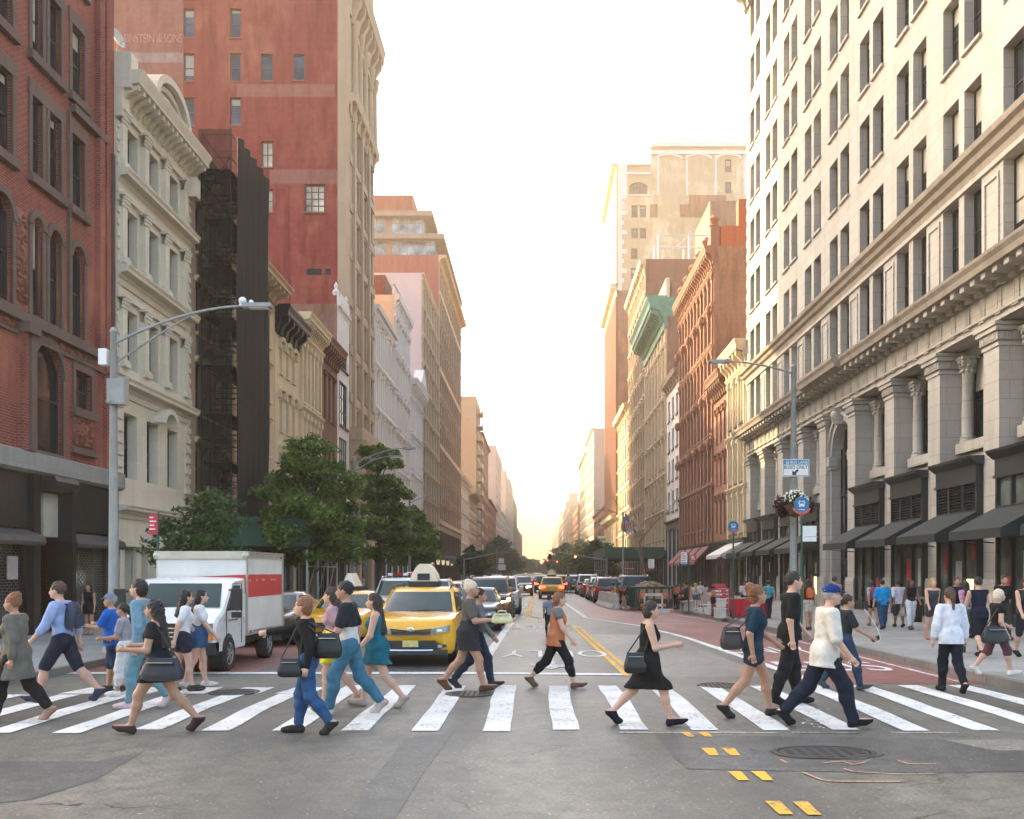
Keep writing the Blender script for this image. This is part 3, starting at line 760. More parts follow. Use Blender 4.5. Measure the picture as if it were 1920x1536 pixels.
    shell_.build('rear_walls', m_tower_old, root)
    # ghost of an old painted sign
    me = text_mesh('EINSTEIN & SONS', .95, 0, (.62, 1)); me.materials.append(mat('faded_sign_paint', (.46, .24, .2), .9, var=.4, scale=2))
    o = link('painted_sign', me, root, (X(287) - XL, y0 - .03 - 80, Z(73))); o.rotation_euler = (R(90), 0, 0)
red_tower()

# beyond the tower, west side
r, fc, us, w = gen('white building with large gridded windows beyond the red tower', 'L', 86.2, 98.4, 26.0, m_whitep, [(5.2, 8.0), (9, 12), (13.2, 16.2), (17.2, 20.2), (21.2, 24.6)], 5, .72, corn=(.9, .5, 0), pil=.35, course=.3, name='loft_building', st=style(depth=.3, frame=m_framew, near=False, sill=0, grid=(2, 3), glass=m_glassl), edge=.3)
r, fc, us, w = gen('white ornate loft building with roof balustrade and set back top storeys', 'L', 98.4, 110, 30.4, m_whitep, floors(4.6, 28.6, 6, .68, .16), 5, .6, corn=(1.3, .6, 10), pil=.3, course=.2, name='loft_building', st=style(depth=.3, frame=m_framew, near=False, sill=0), sidem=m_cream)
k = MB(r.location)
for i in range(16): u = 98.8 + i * .7; k.lathe([(.1, 30.4), (.16, 30.8), (.08, 31.3), (.12, 31.5)], (XL - .1, u, 0), 6)
fbox(k, fc, 98.5, 109.9, 31.5, 31.75, .1, -.3); k.build('balustrade', m_whitep, r)
k = MB(r.location); k.box(XL - 9, XL - 1.0, 99, 109, 30.35, 32.6); k.build('roof_house', m_rust, r)
r, fc, us, w = gen('white building with broken pediment and arched central windows', 'L', 110, 122, 24.2, m_whitep, [(5.2, 8.2), (9.6, 12.8), (14.2, 17.4), (18.6, 21.6)], 6, .58, corn=(1.7, 1.0, 12), pil=.3, course=.3, name='loft_building', st=style(depth=.3, frame=m_framew, near=False, sill=0), arched=(2,))
k = MB(r.location); k.prism([fc.P(113, 24.3, 1.05), fc.P(119, 24.3, 1.05), fc.P(116, 26.4, 1.05)], (-1.1, 0, 0)); k.build('pediment', m_whitep, r)
r, fc, us, w = gen('tall building with blank pale lilac side wall and bronze windows', 'L', 122, 143, 40.0, m_grey_st, floors(4.6, 39.4, 10, .7, .14), 6, .62, name='loft_building', sidem=m_lilac, st=style(depth=.3, frame=m_frameb, near=False, sill=0), pil=.5, course=.28, trim=m_cream2, depth=26, corn=(.6, .3, 0))
r, fc, us, w = gen('tall brick and stone loft with vertical piers, overhanging eave and glass penthouse', 'L', 143, 184, 49.2, m_rust, floors(9.5, 47.5, 10, .62, .1), 12, .62, name='loft_building', st=style(depth=.5, frame=m_frameb, near=False, sill=0, glass=m_glassw), pil=.62, course=0, trim=m_tan, corn=(1.1, 1.2, 0), cornm=m_cream2, depth=30, sidem=brick('red_penthouse_brick', (.42, .13, .09), (.36, .1, .07), (.34, .14, .1)), zs=9.2)
k = MB(r.location)
for i, z in enumerate(floors(9.5, 47.5, 10)):
    if i in (0, 3, 6, 9): fbox(k, fc, 143.1, 183.9, z[0] - 1.25, z[0] - .5, .24)
k.build('stone_courses', m_cream2, r)
def pent():
    k = MB(r.location); x1 = XL - .6; g = MB(r.location); b = MB(r.location)
    y = 144.0
    for z0, z1, xe in ((49.2, 51.6, x1), (52.4, 55.0, x1 - 1.7)):
        g.box(XL - 26, xe, y, y + 34, z0, z1)
        for i in range(24):
            x = XL - 25.5 + i * 1.15
            if x < xe: k.box(x - .06, x + .06, y - .06, y, z0, z1)
        k.box(XL - 27, xe + 1.4, y - 1.2, y + 35, z1, z1 + .75)
        k.box(XL - 26, xe + .05, y - .05, y - .01, z0 + (z1 - z0) * .7, z0 + (z1 - z0) * .72 + .08)
    for i in range(3): k.box(XL - 24 + i * 8, XL - 23 + i * 8, y - .1, y - .03, 49.2, 55)
    b.box(XL - 27, XL - 4.2, y + 2, y + 24, 55.75, 59.3)
    g.build('penthouse_glazing', glass('sky_glass', (.25, .33, .36), .08), r); k.build('penthouse_slab', m_grey_st, r); b.build('roof_house', brick('red_penthouse_brick', (.4, .12, .09), (.36, .1, .07), (.34, .14, .1)), r)
pent()
FARST = style(depth=.3, frame=m_frameb, near=False, sill=0, bar=.12)
FARW = style(depth=.3, frame=m_framew, near=False, sill=0, bar=.12)
def far(label, side, y0, y1, z1, wm, nf, cols, **k):
    k.setdefault('st', FARST); k.setdefault('name', 'loft_building')
    return gen(label, side, y0, y1, z1, wm, floors(4.6, z1 - 1.2, nf), cols, **k)
far('low white stone building with rusticated corner and arched windows', 'L', 184, 208, 20.6, m_whitep, 5, 6, corn=(1.2, .8, 8), quoin=.9, course=.3, st=FARW)
far('low buff building with projecting slab cornice beside white corner building', 'L', 208, 232, 19.4, m_cream2, 5, 6, corn=(1.2, 1.6, 5, .5))
r, fc, us, w = far('tall tan apartment tower with stacked concrete balconies', 'L', 232, 250, 44.5, m_tan, 12, 4, depth=18)
k = MB(r.location)
for i in range(11): fbox(k, fc, 233, 240, 7.5 + i * 3.3, 7.8 + i * 3.3, 1.4); fbox(k, fc, 233, 240, 7.8 + i * 3.3, 8.7 + i * 3.3, 1.4, 1.32)
k.build('balconies', m_cream2, r)
far('orange brick building with blank mottled side wall far down the street', 'L', 250, 290, 38.5, m_oldbrick, 9, 8, sidem=m_oldbrick, corn=(1.2, .8, 0), depth=20)
far('tall pale slab tower far down the street on the west side', 'L', 345, 395, 47.5, m_pinkst, 12, 7, depth=26)
r, fc, us, w = far('stepped tan tower behind the pale slab tower', 'L', 453, 520, 50, m_pinkst, 13, 8, depth=22)
k = MB(r.location); k.box(XL - 16, XL - 3, 458, 500, 50, 58); k.build('setback', m_pinkst, r)
far('cream tower with stepped crown beyond the tan tower', 'L', 525, 600, 53, m_cream2, 14, 8, depth=24)
far('dark green glass tower far down the street', 'L', 625, 720, 50, mat('green_netting', (.08, .13, .07), .8, var=.3), 14, 8, depth=22)
far('pale pink block near the end of the street', 'L', 930, 1000, 40, m_pinkst, 10, 6, depth=24)
far('low brick shop row between the tall buildings', 'L', 290, 345, 24, m_rust, 6, 8, corn=(1, .7, 0))
far('low cream shop row before the stepped tan tower', 'L', 395, 453, 27, m_cream, 7, 8, corn=(1, .7, 0))
far('brick block before the pale pink block at the street end', 'L', 720, 930, 36, m_rust, 9, 12, depth=24)

# ================================================================== east row
m_pw = mat('poster_white', (.5, .5, .48), .6, var=.15); m_pr = mat('poster_red', (.5, .03, .05), .6, var=.15); m_pl = mat('lit_display', (.7, .5, .2), .6, var=.3, scale=9, emit=((1, .7, .3), .5))
def big_lime():
    y0, y1, z1 = 24.0, 72.55, 46.2
    fc = Face('R', XR)
    root = thing('limestone_building', 'huge pale limestone department store with paired windows and colonnade', 'building', (XR, 48, 0))
    bay = 4.845; k0 = 34.3
    ks = [k for k in range(-2, 8)]
    st = style(depth=.42, frame=m_frame, smat=m_lime, sill=.12, glass=m_glass, grid=(1, 2))
    rows = [(17.15 + 4.06 * i, 17.15 + 4.06 * i + 2.65) for i in range(7)]
    pairs = []
    for k in ks:
        a = k0 + bay * k; pairs += [(a, a + 1.39), (a + 1.85, a + 3.24)]
    holes = [(a, b, c, d) for c, d in rows for a, b in pairs]
    holes += [(a, b, 13.05, 16.0) for a, b in pairs]
    m = MB(root.location); wall_holes(m, fc, y0, y1, 12.4, z1, holes, .42)
    # colonnade zone: the wall between piers stands 0.9 m back
    d = .9
    ent = (50.0 + .2, 55.0 + .2)
    m.cur = 0
    P = fc.P
    m.quad(P(y0, 10.6), P(y1, 10.6), P(y1, 12.4), P(y0, 12.4)); m.quad(P(y0, 10.6), P(y1, 10.6), P(y1, 10.6, -d), P(y0, 10.6, -d))
    fr = Face('R', XR + d)
    hol2 = []
    for k in ks:
        a = k0 + bay * k
        if not (k == 3): hol2.append((a + .15, a + 3.1, 6.95, 10.3))
        else: hol2.append((a - .05, a + 3.3, 0.1, 9.9))
        if k != 3: hol2.append((a - .1, a + 3.35, .1, 5.6))
    m2 = MB(root.location); wall_holes(m2, fr, y0, y1, 0, 10.6, hol2, .35)
    a = k0 + bay * 3; arch_fill(m2, fr, a - .05, a + 3.3, 9.9 - 1.675, .35, 14)
    m.build('wall', m_lime, root); m2.build('recessed_wall', m_lime, root)
    shell(root, XR, XR + 32, y0, y1, z1, 'R', m_lime)
    # pilaster panels between windows of the intermediate storey
    t = MB(root.location)
    for k in range(-2, 9):
        u = k0 + bay * k - .8
        for (p, q, r_, s_) in ((u - .55, u + .55, 15.6, 15.75), (u - .55, u - .45, 13.2, 15.6), (u + .45, u + .55, 13.2, 15.6)): fbox(t, fc, p, min(q, y1), r_, s_, .06)
    fbox(t, fc, y0, y1, 16.02, 16.2, .1)
    t.build('panel_moulding', m_lime, root)
    c = MB(root.location); fprof(c, fc, y0 - .1, y1 + .3, [(-.02, 16.2), (.1, 16.2), (.14, 16.45), (.3, 16.55), (.36, 16.75), (.52, 16.85), (.56, 17.05), (-.02, 17.13)])
    c.build('band_cornice', m_lime_dk, root)
    c = MB(root.location); fprof(c, fc, y0 - .1, y1 + .5, [(-.02, 11.75), (.15, 11.75), (.2, 11.95), (.28, 12.02), (.95, 12.08), (1.0, 12.28), (1.1, 12.42), (1.12, 12.52), (.05, 12.66), (-.02, 12.66)])
    e0, e1 = k0 + bay * 3 - 1.6, k0 + bay * 4 - .0
    fprof(c, fc, e0, e1, [(.3, 11.8), (1.25, 12.1), (1.3, 12.3), (1.4, 12.45), (1.4, 12.6), (.3, 12.8)])
    c.build('main_cornice', m_lime_dk, root)
    c = MB(fc.P(0, 0, 0)); fbox(c, fc, 0, .34, 11.86, 12.075, .82, .16); fbox(c, fc, .04, .3, 11.7, 11.858, .3, .1); me = c.mesh('modillion', m_lime); u = y0 + .2
    while u < y1: link('modillion', me, root, (0, u - root.location.y, 0)); u += .807
    # frieze: fluted triglyphs and the small mutule band under it
    c = MB(root.location); u = y0 + .3
    while u < y1 - .4:
        for e in (0, .14, .28): fbox(c, fc, u + e, u + e + .09, 10.98, 11.7, .05)
        fbox(c, fc, u - .02, u + .4, 10.82, 10.88, .09)
        u += 1.21
    fbox(c, fc, y0, y1, 10.88, 10.96, .12); fbox(c, fc, y0, y1, 10.6, 10.66, .08)
    c.build('frieze', m_lime, root)
    # piers
    for k in range(-2, 9):
        u = k0 + bay * k - .72; w = 1.15
        if u + w / 2 > y1: u = y1 - w / 2
        p = MB(root.location); ex = .12 if k in (3, 4) else 0
        fbox(p, fc, u - w / 2, u + w / 2, 0, 10.6, .0 + ex, -d + .002)
        fprof(p, fc, u - w / 2 - .06, u + w / 2 + .06, [(-d, 0), (.12 + ex, 0), (.12 + ex, 1.5), (.08 + ex, 1.7), (-d, 1.7)])
        for q in range(-1, 1): pass
        for z, e, h in ((9.75, .05, .12), (9.95, .1, .28), (10.25, .2, .16), (10.42, .26, .12)): 
            fbox(p, fc, u - w / 2 - e, u + w / 2 + e, z, z + h, e + ex, -d)
        n = 9
        for i in range(n): q = u - w / 2 + w * (i + .5) / n; fbox(p, fc, q - .035, q + .035, 10.0, 10.22, .13 + ex)
        for i in range(6): fbox(p, Face('S', u - w / 2 - .1), XR + .05 + i * .14, XR + .12 + i * .14, 10.0, 10.22, .03)
        p.build('pier', m_lime, root)
    # columns and windows between piers
    cs = style(depth=.3, frame=m_frame, glass=m_glass, sill=0, grid=(3, 2))
    for k in ks:
        a = k0 + bay * k
        if k == 3: continue
        s = MB(root.location); fbox(s, fr, a - .12, a + 3.36, 6.55, 6.95, .38, -.1); fbox(s, fr, a - .1, a + 3.34, 6.0, 6.5, .16); fbox(s, fr, a + .3, a + 2.9, 6.1, 6.4, .22); s.build('window_sill_course', m_lime, root)
        place_win(root, fr, a + 1.625, 6.95, 2.95, 3.35, cs)
        for u in (a + .28, a + 2.97):
            c = MB(root.location); x = XR + d - .06
            c.lathe([(.3, 6.95), (.3, 7.05), (.26, 7.1), (.29, 7.18), (.22, 7.25), (.225, 8.2), (.195, 9.55), (.22, 9.6), (.2, 9.66), (.22, 9.9), (.3, 10.1), (.33, 10.18)], (x, u, 0), 14)
            for z, r_ in ((9.74, .24), (9.92, .27), (10.08, .32)):
                for i in range(8): t_ = i * math.pi / 4 + z; c.ball((x + r_ * math.cos(t_), u + r_ * math.sin(t_), z), (.07, .07, .09), 6, 4)
            c.box(x - .34, x + .34, u - .34, u + .34, 10.18, 10.3)
            c.build('column', m_lime, root, smooth=50)
    # arched entrance
    a = k0 + bay * 3; r_ = 1.675; uc = a + 1.625
    fr = Face('R', XR + .42); e = MB(root.location); wall_holes(e, fr, a - .3, a + 3.55, 0.01, 10.59, [(uc - r_, uc + r_, .1, 9.9)], .5); arch_fill(e, fr, uc - r_, uc + r_, 9.9 - r_, .5, 14); e.build('entrance_wall', m_lime, root)
    e = MB(root.location)
    arch_band(e, fr, uc - r_, uc + r_, 9.9 - r_, .3, .3, 16); arch_band(e, fr, uc - r_ - .3, uc + r_ + .3, 9.9 - r_, .16, .42, 16)
    for s in (-1, 1):
        fbox(e, fr, uc + s * (r_ + .15) - .17, uc + s * (r_ + .15) + .17, .1, 7.7, .3); fbox(e, fr, uc + s * (r_ + .15) - .32, uc + s * (r_ + .15) + .32, 7.7, 8.2, .5)
        fbox(e, fr, uc + s * (r_ + .15) - .26, uc + s * (r_ + .15) + .26, 7.5, 7.7, .4)
    e.build('entrance_arch', m_lime, root)
    e = MB(root.location); fprof(e, fr, uc - .28, uc + .28, [(0, 9.7), (.5, 9.7), (.75, 10.0), (.6, 10.3), (.85, 10.55), (0, 10.55)]); e.ball(fr.P(uc, 10.2, .62), .26, 10, 6); e.build('keystone', m_lime, root, smooth=50)
    e = MB(root.location); e.quad(fr.P(uc - r_, .1, -.3), fr.P(uc + r_, .1, -.3), fr.P(uc + r_, 9.9, -.3), fr.P(uc - r_, 9.9, -.3)); e.build('entrance_glazing', m_shop, root)
    e = MB(root.location)
    for x in np.linspace(uc - r_, uc + r_, 6): fbox(e, fr, x - .05, x + .05, .1, 9.8, -.2, -.3)
    for z in (2.6, 3.4, 6.0, 8.2): fbox(e, fr, uc - r_, uc + r_, z, z + .12, -.2, -.29)
    e.build('entrance_frame', m_dkpaint, root)
    # dark shopfront boxes, louvres, awnings
    for k in ks:
        if k == 3: continue
        a = k0 + bay * k; u0, u1 = a - .1, a + 3.35; dd = .25; low = k > 3
        ztop = 6.0 if not low else 5.7
        b = MB(root.location)
        fprof(b, fc, u0 - .12, u1 + .12, [(-d, ztop - .2), (dd, ztop - .2), (dd + .25, ztop), (dd + .27, ztop + .1), (-d, ztop + .14)])
        fbox(b, fc, u0, u1, ztop - .75, ztop - .2, dd, -d); fbox(b, fc, u0 - .05, u1 + .05, ztop - .85, ztop - .75, dd + .05, -d)
        for u in (u0, u0 + 1.05, u0 + 2.3, u1 - .12): fbox(b, fc, u, u + .12, .0, ztop - .8, dd - .02, -.1 if u0 < u < u1 - .2 else -d)
        fbox(b, fc, u0 + .1, u1 - .1, .0, .55, dd - .04, dd - .3); fbox(b, fc, u0 + .1, u1 - .1, 4.05, 4.2, dd - .01, dd - .2)
        for i in range(11): fbox(b, fc, u0 + .3 + i * .26, u0 + .34 + i * .26, .1, .45, dd - .03, dd - .06)
        sf = b.build('shopfront', m_dkpaint, root)
        b = MB((0, 0, 0)); b.o = root.location
        gl = MB(root.location)
        gl.quad(fc.P(u0 + .1, .5, dd - .15), fc.P(u1 - .1, .5, dd - .15), fc.P(u1 - .1, 4.05, dd - .15), fc.P(u0 + .1, 4.05, dd - .15))
        gl.quad(fc.P(u0 + .06, .5, dd - .15), fc.P(u0 + .06, .5, -d), fc.P(u0 + .06, 4.9, -d), fc.P(u0 + .06, 4.9, dd - .15))
        if k < 0 or k > 3: gl.quad(fc.P(u0 + .1, 4.2, dd - .15), fc.P(u1 - .1, 4.2, dd - .15), fc.P(u1 - .1, ztop - .8, dd - .15), fc.P(u0 + .1, ztop - .8, dd - .15))
        gl.build('shop_window', m_shop, root)
        r9 = random.Random(k + 40)
        for q in range(3):
            x0 = u0 + .3 + q * 1.08
            if r9.random() < .75:
                pz = r9.uniform(1.0, 2.6); pb = MB(root.location); fbox(pb, fc, x0, x0 + r9.uniform(.35, .6), pz, pz + r9.uniform(.5, 1.2), dd - .135, dd - .149); pb.build('window_poster', m_pw if r9.random() < .7 else m_pr, root)
                if r9.random() < .6: pb = MB(root.location); pb.prism([fc.P(x0 + .05, pz + .35, dd - .13), fc.P(x0 + .17, pz + .08, dd - .13), fc.P(x0 + .3, pz + .35, dd - .13)], (-.003, 0, 0)); pb.build('poster_shape', m_pr, root)
        if k == 4 or k == 0: pb = MB(root.location); fbox(pb, fc, u0 + .5, u0 + 1.3, .7, 1.7, dd - .14, dd - .149); pb.build('lit_display', m_pl, root)
        if 0 <= k < 3:
            lv = MB(root.location)
            for g in range(3):
                x0, x1 = u0 + .16 + g * 1.09, u0 + 1.12 + g * 1.09
                for i in range(8):
                    z = 4.25 + i * .115; fprof(lv, fc, x0, x1, [(dd - .22, z + .1), (dd - .03, z), (dd - .02, z + .02), (dd - .2, z + .12)])
                fbox(lv, fc, x1, x1 + .06, 4.2, ztop - .8, dd, dd - .2)
            lv.build('louvre', m_dkpaint, root)
        aw = MB(root.location); z0, z1 = (4.12, 3.32); dp = 1.75
        A = [fc.P(u0 - .1, z0, dd), fc.P(u1 + .1, z0, dd), fc.P(u1 + .1, z1, dp), fc.P(u0 - .1, z1, dp)]
        aw.quad(*A); aw.quad(*[(p[0], p[1], p[2] - .03) for p in A])
        fbox(aw, fc, u0 - .1, u1 + .1, z1 - .3, z1, dp + .015, dp - .005)
        for u in (u0 - .1, u1 + .1): aw.quad(fc.P(u, z0, dd), fc.P(u, z1, dp), fc.P(u, z1 - .3, dp), fc.P(u, z1 - .12, dd))
        aw.tube([fc.P(u0 - .05, 2.95, dd), fc.P(u0 - .05, z1 - .25, dp - .02)], .02, 6); aw.tube([fc.P(u1 + .05, 2.95, dd), fc.P(u1 + .05, z1 - .25, dp - .02)], .02, 6)
        aw.build('awning', m_canvas, root)
    # crowning cornice
    c = MB(root.location); cornice(c, fc, y0, y1 + .2, 44.2, 46.4, 1.4, 40, .4); c.build('crown_cornice', m_lime, root)
    q = MB(root.location); z = 17.4
    while z < 44: fbox(q, fc, y1 - .55, y1 + .03, z, z + .5, .05); z += 1.0
    q.build('quoins', m_lime, root)
    wl = sorted([(a, b, 13.05, 16.0) for a, b in pairs] + holes[:len(rows) * len(pairs)], key=lambda h: (h[2] * .9 if (h[3] - H) / h[1] < .66 else 99) + abs(h[1] - 36) * .45)
    for a, b, c_, e_ in wl:
        if (c_ - H) / b > .62: continue
        place_win(root, fc, (a + b) / 2, c_, b - a, e_ - c_, st)
    for a, b, c_, e_ in wl:
        if (c_ - H) / b > .62: REST.setdefault(root.name, (root, []))[1].append((fc, (a + b) / 2, c_, b - a, e_ - c_, st))
big_lime()

gen('small cream house with scrolled iron cornice beside limestone store', 'R', 72.6, 79.7, 19.6, m_cream, [(5.0, 8.0), (9.0, 12.2), (13.6, 17.0)], 3, .62, corn=(2.0, .95, 6, .4), cornm=m_cream2, pil=.3, trim=m_cream, name='row_house', st=style(depth=.35, frame=m_frameb, glass=m_glassl, sill=0), course=.4)
gen('orange sandstone house with oriel bracket cornice and gothic windows', 'R', 79.7, 86.0, 18.9, m_terra, [(5.4, 8.6), (9.6, 12.2), (13.2, 16.2)], 3, .45, corn=(1.9, .95, 7, .4), cornm=m_brown, hoods='arch', name='row_house', st=style(depth=.3, frame=m_frameb, sill=.1, smat=m_terra))
r, fc, us, w = gen('tall red brick and terracotta loft building with ball finials along its parapet', 'R', 86.0, 106.4, 31.2, m_rust, [(6.0, 9.2), (10.2, 13.4), (14.6, 17.6), (18.8, 21.6), (22.8, 25.4), (26.4, 28.4)], 10, .62, corn=(1.6, .9, 24, .3), cornm=m_terra, pil=.42, course=.42, trim=m_terra, sidem=m_oldbrick, name='loft_building', st=style(depth=.55, frame=m_frameb, sill=0), depth=22)
k = MB(r.location)
for i in range(6):
    u = 86.5 + i * 3.9; k = MB(r.location); fbox(k, fc, u - .4, u + .4, 31.2, 33.0 if i == 0 else 32.3, .3, -.5); k.lathe([(.2, 0), (.5, .1), (.25, .25), (.5, .75), (.1, 1.2)], fc.P(u, 33.0 if i == 0 else 32.3, -.1), 10); k.build('ball_finial', m_terra, r, smooth=40)
    if i < 5:
        k = MB(r.location); k.prism([fc.P(u + .5, 31.2, .1), fc.P(u + 3.4, 31.2, .1), fc.P(u + 1.95, 32.6, .1)], (.4, 0, 0)); k.build('gable', m_terra, r)
for i in range(6):
    for z in (25.6, 18.0, 13.6):
        u = 86.8 + i * 3.85; k = MB(r.location); k.ball(fc.P(u, z, .35), (.3, .3, .5), 8, 5); k.build('carved_boss', m_terra, r, smooth=180)
k = MB(r.location); k.box(XR + .6, XR + 20, 86.03, 87.0, 29.6, 33.0); k.box(XR + 2.2, XR + 20, 86.03, 87.0, 33.0, 35.4); k.build('orange_party_wall', m_orange, r)
k = MB(r.location)
for i in range(4):
    u0 = 87 + i * 4.6; A = [fc.P(u0, 4.4, .2), fc.P(u0 + 3.6, 4.4, .2), fc.P(u0 + 3.6, 2.9, 1.6), fc.P(u0, 2.9, 1.6)]
    k.quad(*A); fbox(k, fc, u0, u0 + 3.6, 2.65, 2.9, 1.6, 1.58); k.quad(A[0], A[3], (A[3][0], A[3][1], 2.65), (A[0][0], A[0][1], 4.2))
k.build('awning', mat('maroon_canvas', (.22, .07, .06), .8, var=.2), r)
r, fc, us, w = gen('narrow white painted house between loft buildings', 'R', 106.4, 117.3, 24.6, m_whitep, floors(8.5, 23, 4, .66, .16), 3, .5, corn=(1.3, .8, 6), hoods='arch', name='row_house', cornm=m_grey_st, st=style(depth=.3, frame=m_frameb, near=False, sill=0), zs=8, store=m_dkpaint)
r, fc, us, w = gen('limestone loft building with green copper cornice and tall arches', 'R', 117.3, 139.6, 35.2, m_cream2, [(6, 9), (10, 13.5), (15, 18.4), (19.6, 23), (24.2, 29.5)], 6, .55, pil=.5, course=.3, trim=m_cream, sidem=m_oldbrick, name='loft_building', st=style(depth=.4, frame=m_frameb, near=False, sill=0), arched=(4,), depth=24)
k = MB(r.location); cornice(k, fc, 117.3, 139.6, 31.8, 35.8, 2.4, 22, .5, bh=1.6); k.box(XR - .5, XR + 2.6, 117.25, 118.5, 33.2, 35.6); k.build('copper_cornice', m_copper, r)
k = MB(r.location); fbox(k, fc, 117.4, 139.5, 35.2, 38, .05, -.4); k.build('parapet', m_cream, r)
k = MB(r.location); k.box(XR + .6, XR + 9, 117.4, 138, 35.2, 37.4); k.build('roof_house', m_oldbrick, r)
r, fc, us, w = far('grey brown ornate loft with bare brick side wall and roof tank frame', 'R', 139.6, 164.5, 47.5, m_grey_st, 11, 7, pil=.4, course=.3, sidem=m_rust, trim=m_cream2, corn=(1.8, .9, 14), depth=16)
k = MB(r.location)
for x in (XR + 2, XR + 6.5, XR + 11):
    for y in (141, 146): k.tube([(x, y, 47.4), (x, y, 51.5)], .12, 6)
for z in (49.5, 51.4):
    for y in (141, 146): k.tube([(XR + 2, y, z), (XR + 11, y, z)], .08, 6)
for a in (XR + 2, XR + 6.5): k.tube([(a, 141, 47.5), (a + 4.5, 141, 51.4)], .06, 6)
k.box(XR + 9, XR + 12, 142, 145, 47.4, 49.6); k.build('roof_frame', m_framew, r)
k = MB(r.location); k.box(XR + 11.2, XR + 24, 150, 164, 47.4, 60); k.build('brown_bulkhead', m_oldbrick, r)
far('low cream loft building with layered cornices', 'R', 164.5, 188, 31, m_cream, 6, 5, corn=(1.8, 1.1, 8), course=.3, trim=m_cream)
def beige_tower():
    y0, y1 = 188., 218.5; fs = Face('S', y0); fc = Face('R', XR)
    root = thing('beige_tower', 'tall beige brick tower with white corner quoins and blind arches', 'building', (XR, 203, 0))
    def X(px): return (px - VX) / F * y0
    def Z(py): return zat(py, y0)
    st = style(depth=.3, frame=m_frameb, glass=m_glassb, sill=0, bar=.2)
    hs = [(X(a - 6), X(a + 6), Z(d), Z(c)) for a, c, d in ((1190, 385, 408), (1205.5, 385, 408), (1190, 428, 447), (1205.5, 428, 447), (1189, 466, 486), (1189, 503, 524))] + [(X(1365.5 - 6), X(1365.5 + 6), Z(d), Z(c)) for c, d in ((299, 323), (341, 363), (384, 398))]
    big = (X(1180), X(1214), Z(364), Z(342))
    zl, zh = Z(308), Z(268); xa = XR; xb = X(1220); xc = X(1400)
    m = MB(root.location)
    wall_holes(m, fs, xa, xb, 0, zl, [h for h in hs if h[0] < xb] + [big], .3)
    arch_fill(m, fs, big[0], big[1], big[3] - .9, .3, 10, rise=.9)
    wall_holes(m, fs, xb, xc, 0, zh, [h for h in hs if h[0] > xb], .3)
    m.quad((xb, y0, zl), (xb, y1, zl), (xb, y1, zh), (xb, y0, zh)); m.quad((xb, y0, zh), (xc, y0, zh), (xc, y1, zh), (xb, y1, zh)); m.quad((xa, y0, zl), (xb, y0, zl), (xb, y1, zl), (xa, y1, zl))
    m.build('side_wall', m_beige, root)
    for h in hs: place_win(root, fs, (h[0] + h[1]) / 2, h[2], h[1] - h[0], h[3] - h[2], st)
    place_win(root, fs, (big[0] + big[1]) / 2, big[2], big[1] - big[0], big[3] - big[2], style(depth=.3, frame=m_frameb, glass=m_glassb, sill=0, grid=(6, 2), bar=.2))
    m = MB(root.location)
    def rect(a, b, c, d, e): fbox(m, fs, X(a), X(b), Z(d), Z(c), e)
    rect(1220, 1398, 268, 276, .4); rect(1220, 1398, 283, 290, .3); rect(1158.5, 1176, 308, 374, .12); rect(1158.5, 1166, 374, 545, .1)
    for i in range(9): rect(1158.5, 1175 if i % 2 else 1170, 378 + i * 18, 386 + i * 18, .14)
    for a in (1233, 1289, 1345): arch_band(m, fs, X(a), X(a + 42), Z(299), .5, .2, 10, rise=.75)
    for i in range(4): rect(1232 + i * 54, 1236 + i * 54, 290, 366, .1)
    rect(1176, 1220, 308, 311, .5)
    for i in range(14): x = X(1178) + (X(1219) - X(1178)) * i / 13; m.box(x - .08, x + .08, y0 + .1, y0 + .3, Z(324), Z(311))
    rect(1176, 1220, 324, 328, .3); rect(1172, 1222, 366, 368, .2)
    m.build('white_stone_trim', m_whitep, root)
    rect2 = ((1292, 1362, 366, 408), (1275, 1293, 383, 408), (1219, 1233, 383, 408), (1158.5, 1182, 545, 760), (1165, 1176, 380, 540))
    for a, b, c, d in rect2[:4]: m = MB(root.location); m.quad(fs.P(X(a), Z(d), .03), fs.P(X(b), Z(d), .03), fs.P(X(b), Z(c), .03), fs.P(X(a), Z(c), .03)); m.build('brown_brick_patch', m_oldbrick, root)
    # street front: close vertical ribs over a cream base
    m = MB(root.location); m.quad(fc.P(y0, 0), fc.P(y1, 0), fc.P(y1, zl), fc.P(y0, zl))
    m.build('street_front', m_glass, root)
    m = MB(root.location); n = 15
    for i in range(n): u = y0 + .3 + (y1 - y0 - .6) * i / (n - 1); fbox(m, fc, u - .45, u + .45, 13, 56, .45)
    for i in range(14): fbox(m, fc, y0, y1, 14.5 + i * 3.2, 15.5 + i * 3.2, .2)
    m.build('brick_ribs', m_rust, root)
    m = MB(root.location)
    for i in range(n): u = y0 + .3 + (y1 - y0 - .6) * i / (n - 1); fbox(m, fc, u - .5, u + .5, 58.5, zl - 1, .4)
    for i in range(7): fbox(m, fc, y0, y1, 58 + i * 3.4, 59.4 + i * 3.4, .3)
    cornice(m, fc, y0, y1, 56, 58.5, 1.6); cornice(m, fc, y0, y1, zl - 1.6, zl + .2, 1.4)
    m.build('stone_top', m_cream, root)
    m = MB(root.location); cornice(m, fc, y0, y1, 11.6, 13.2, 1.5, 12); 
    for i in range(8): u = y0 + .6 + i * 4.2; fbox(m, fc, u - .6, u + .6, 0, 11.6, .5)
    m.build('stone_base', m_cream, root)
beige_tower()
r, fc, us, w = far('brick house with black fire escapes below blank pink wall', 'R', 218.6, 267, 17.2, m_rust, 4, 9, corn=(.8, .5, 0), sidem=m_rust)
k = MB(r.location)
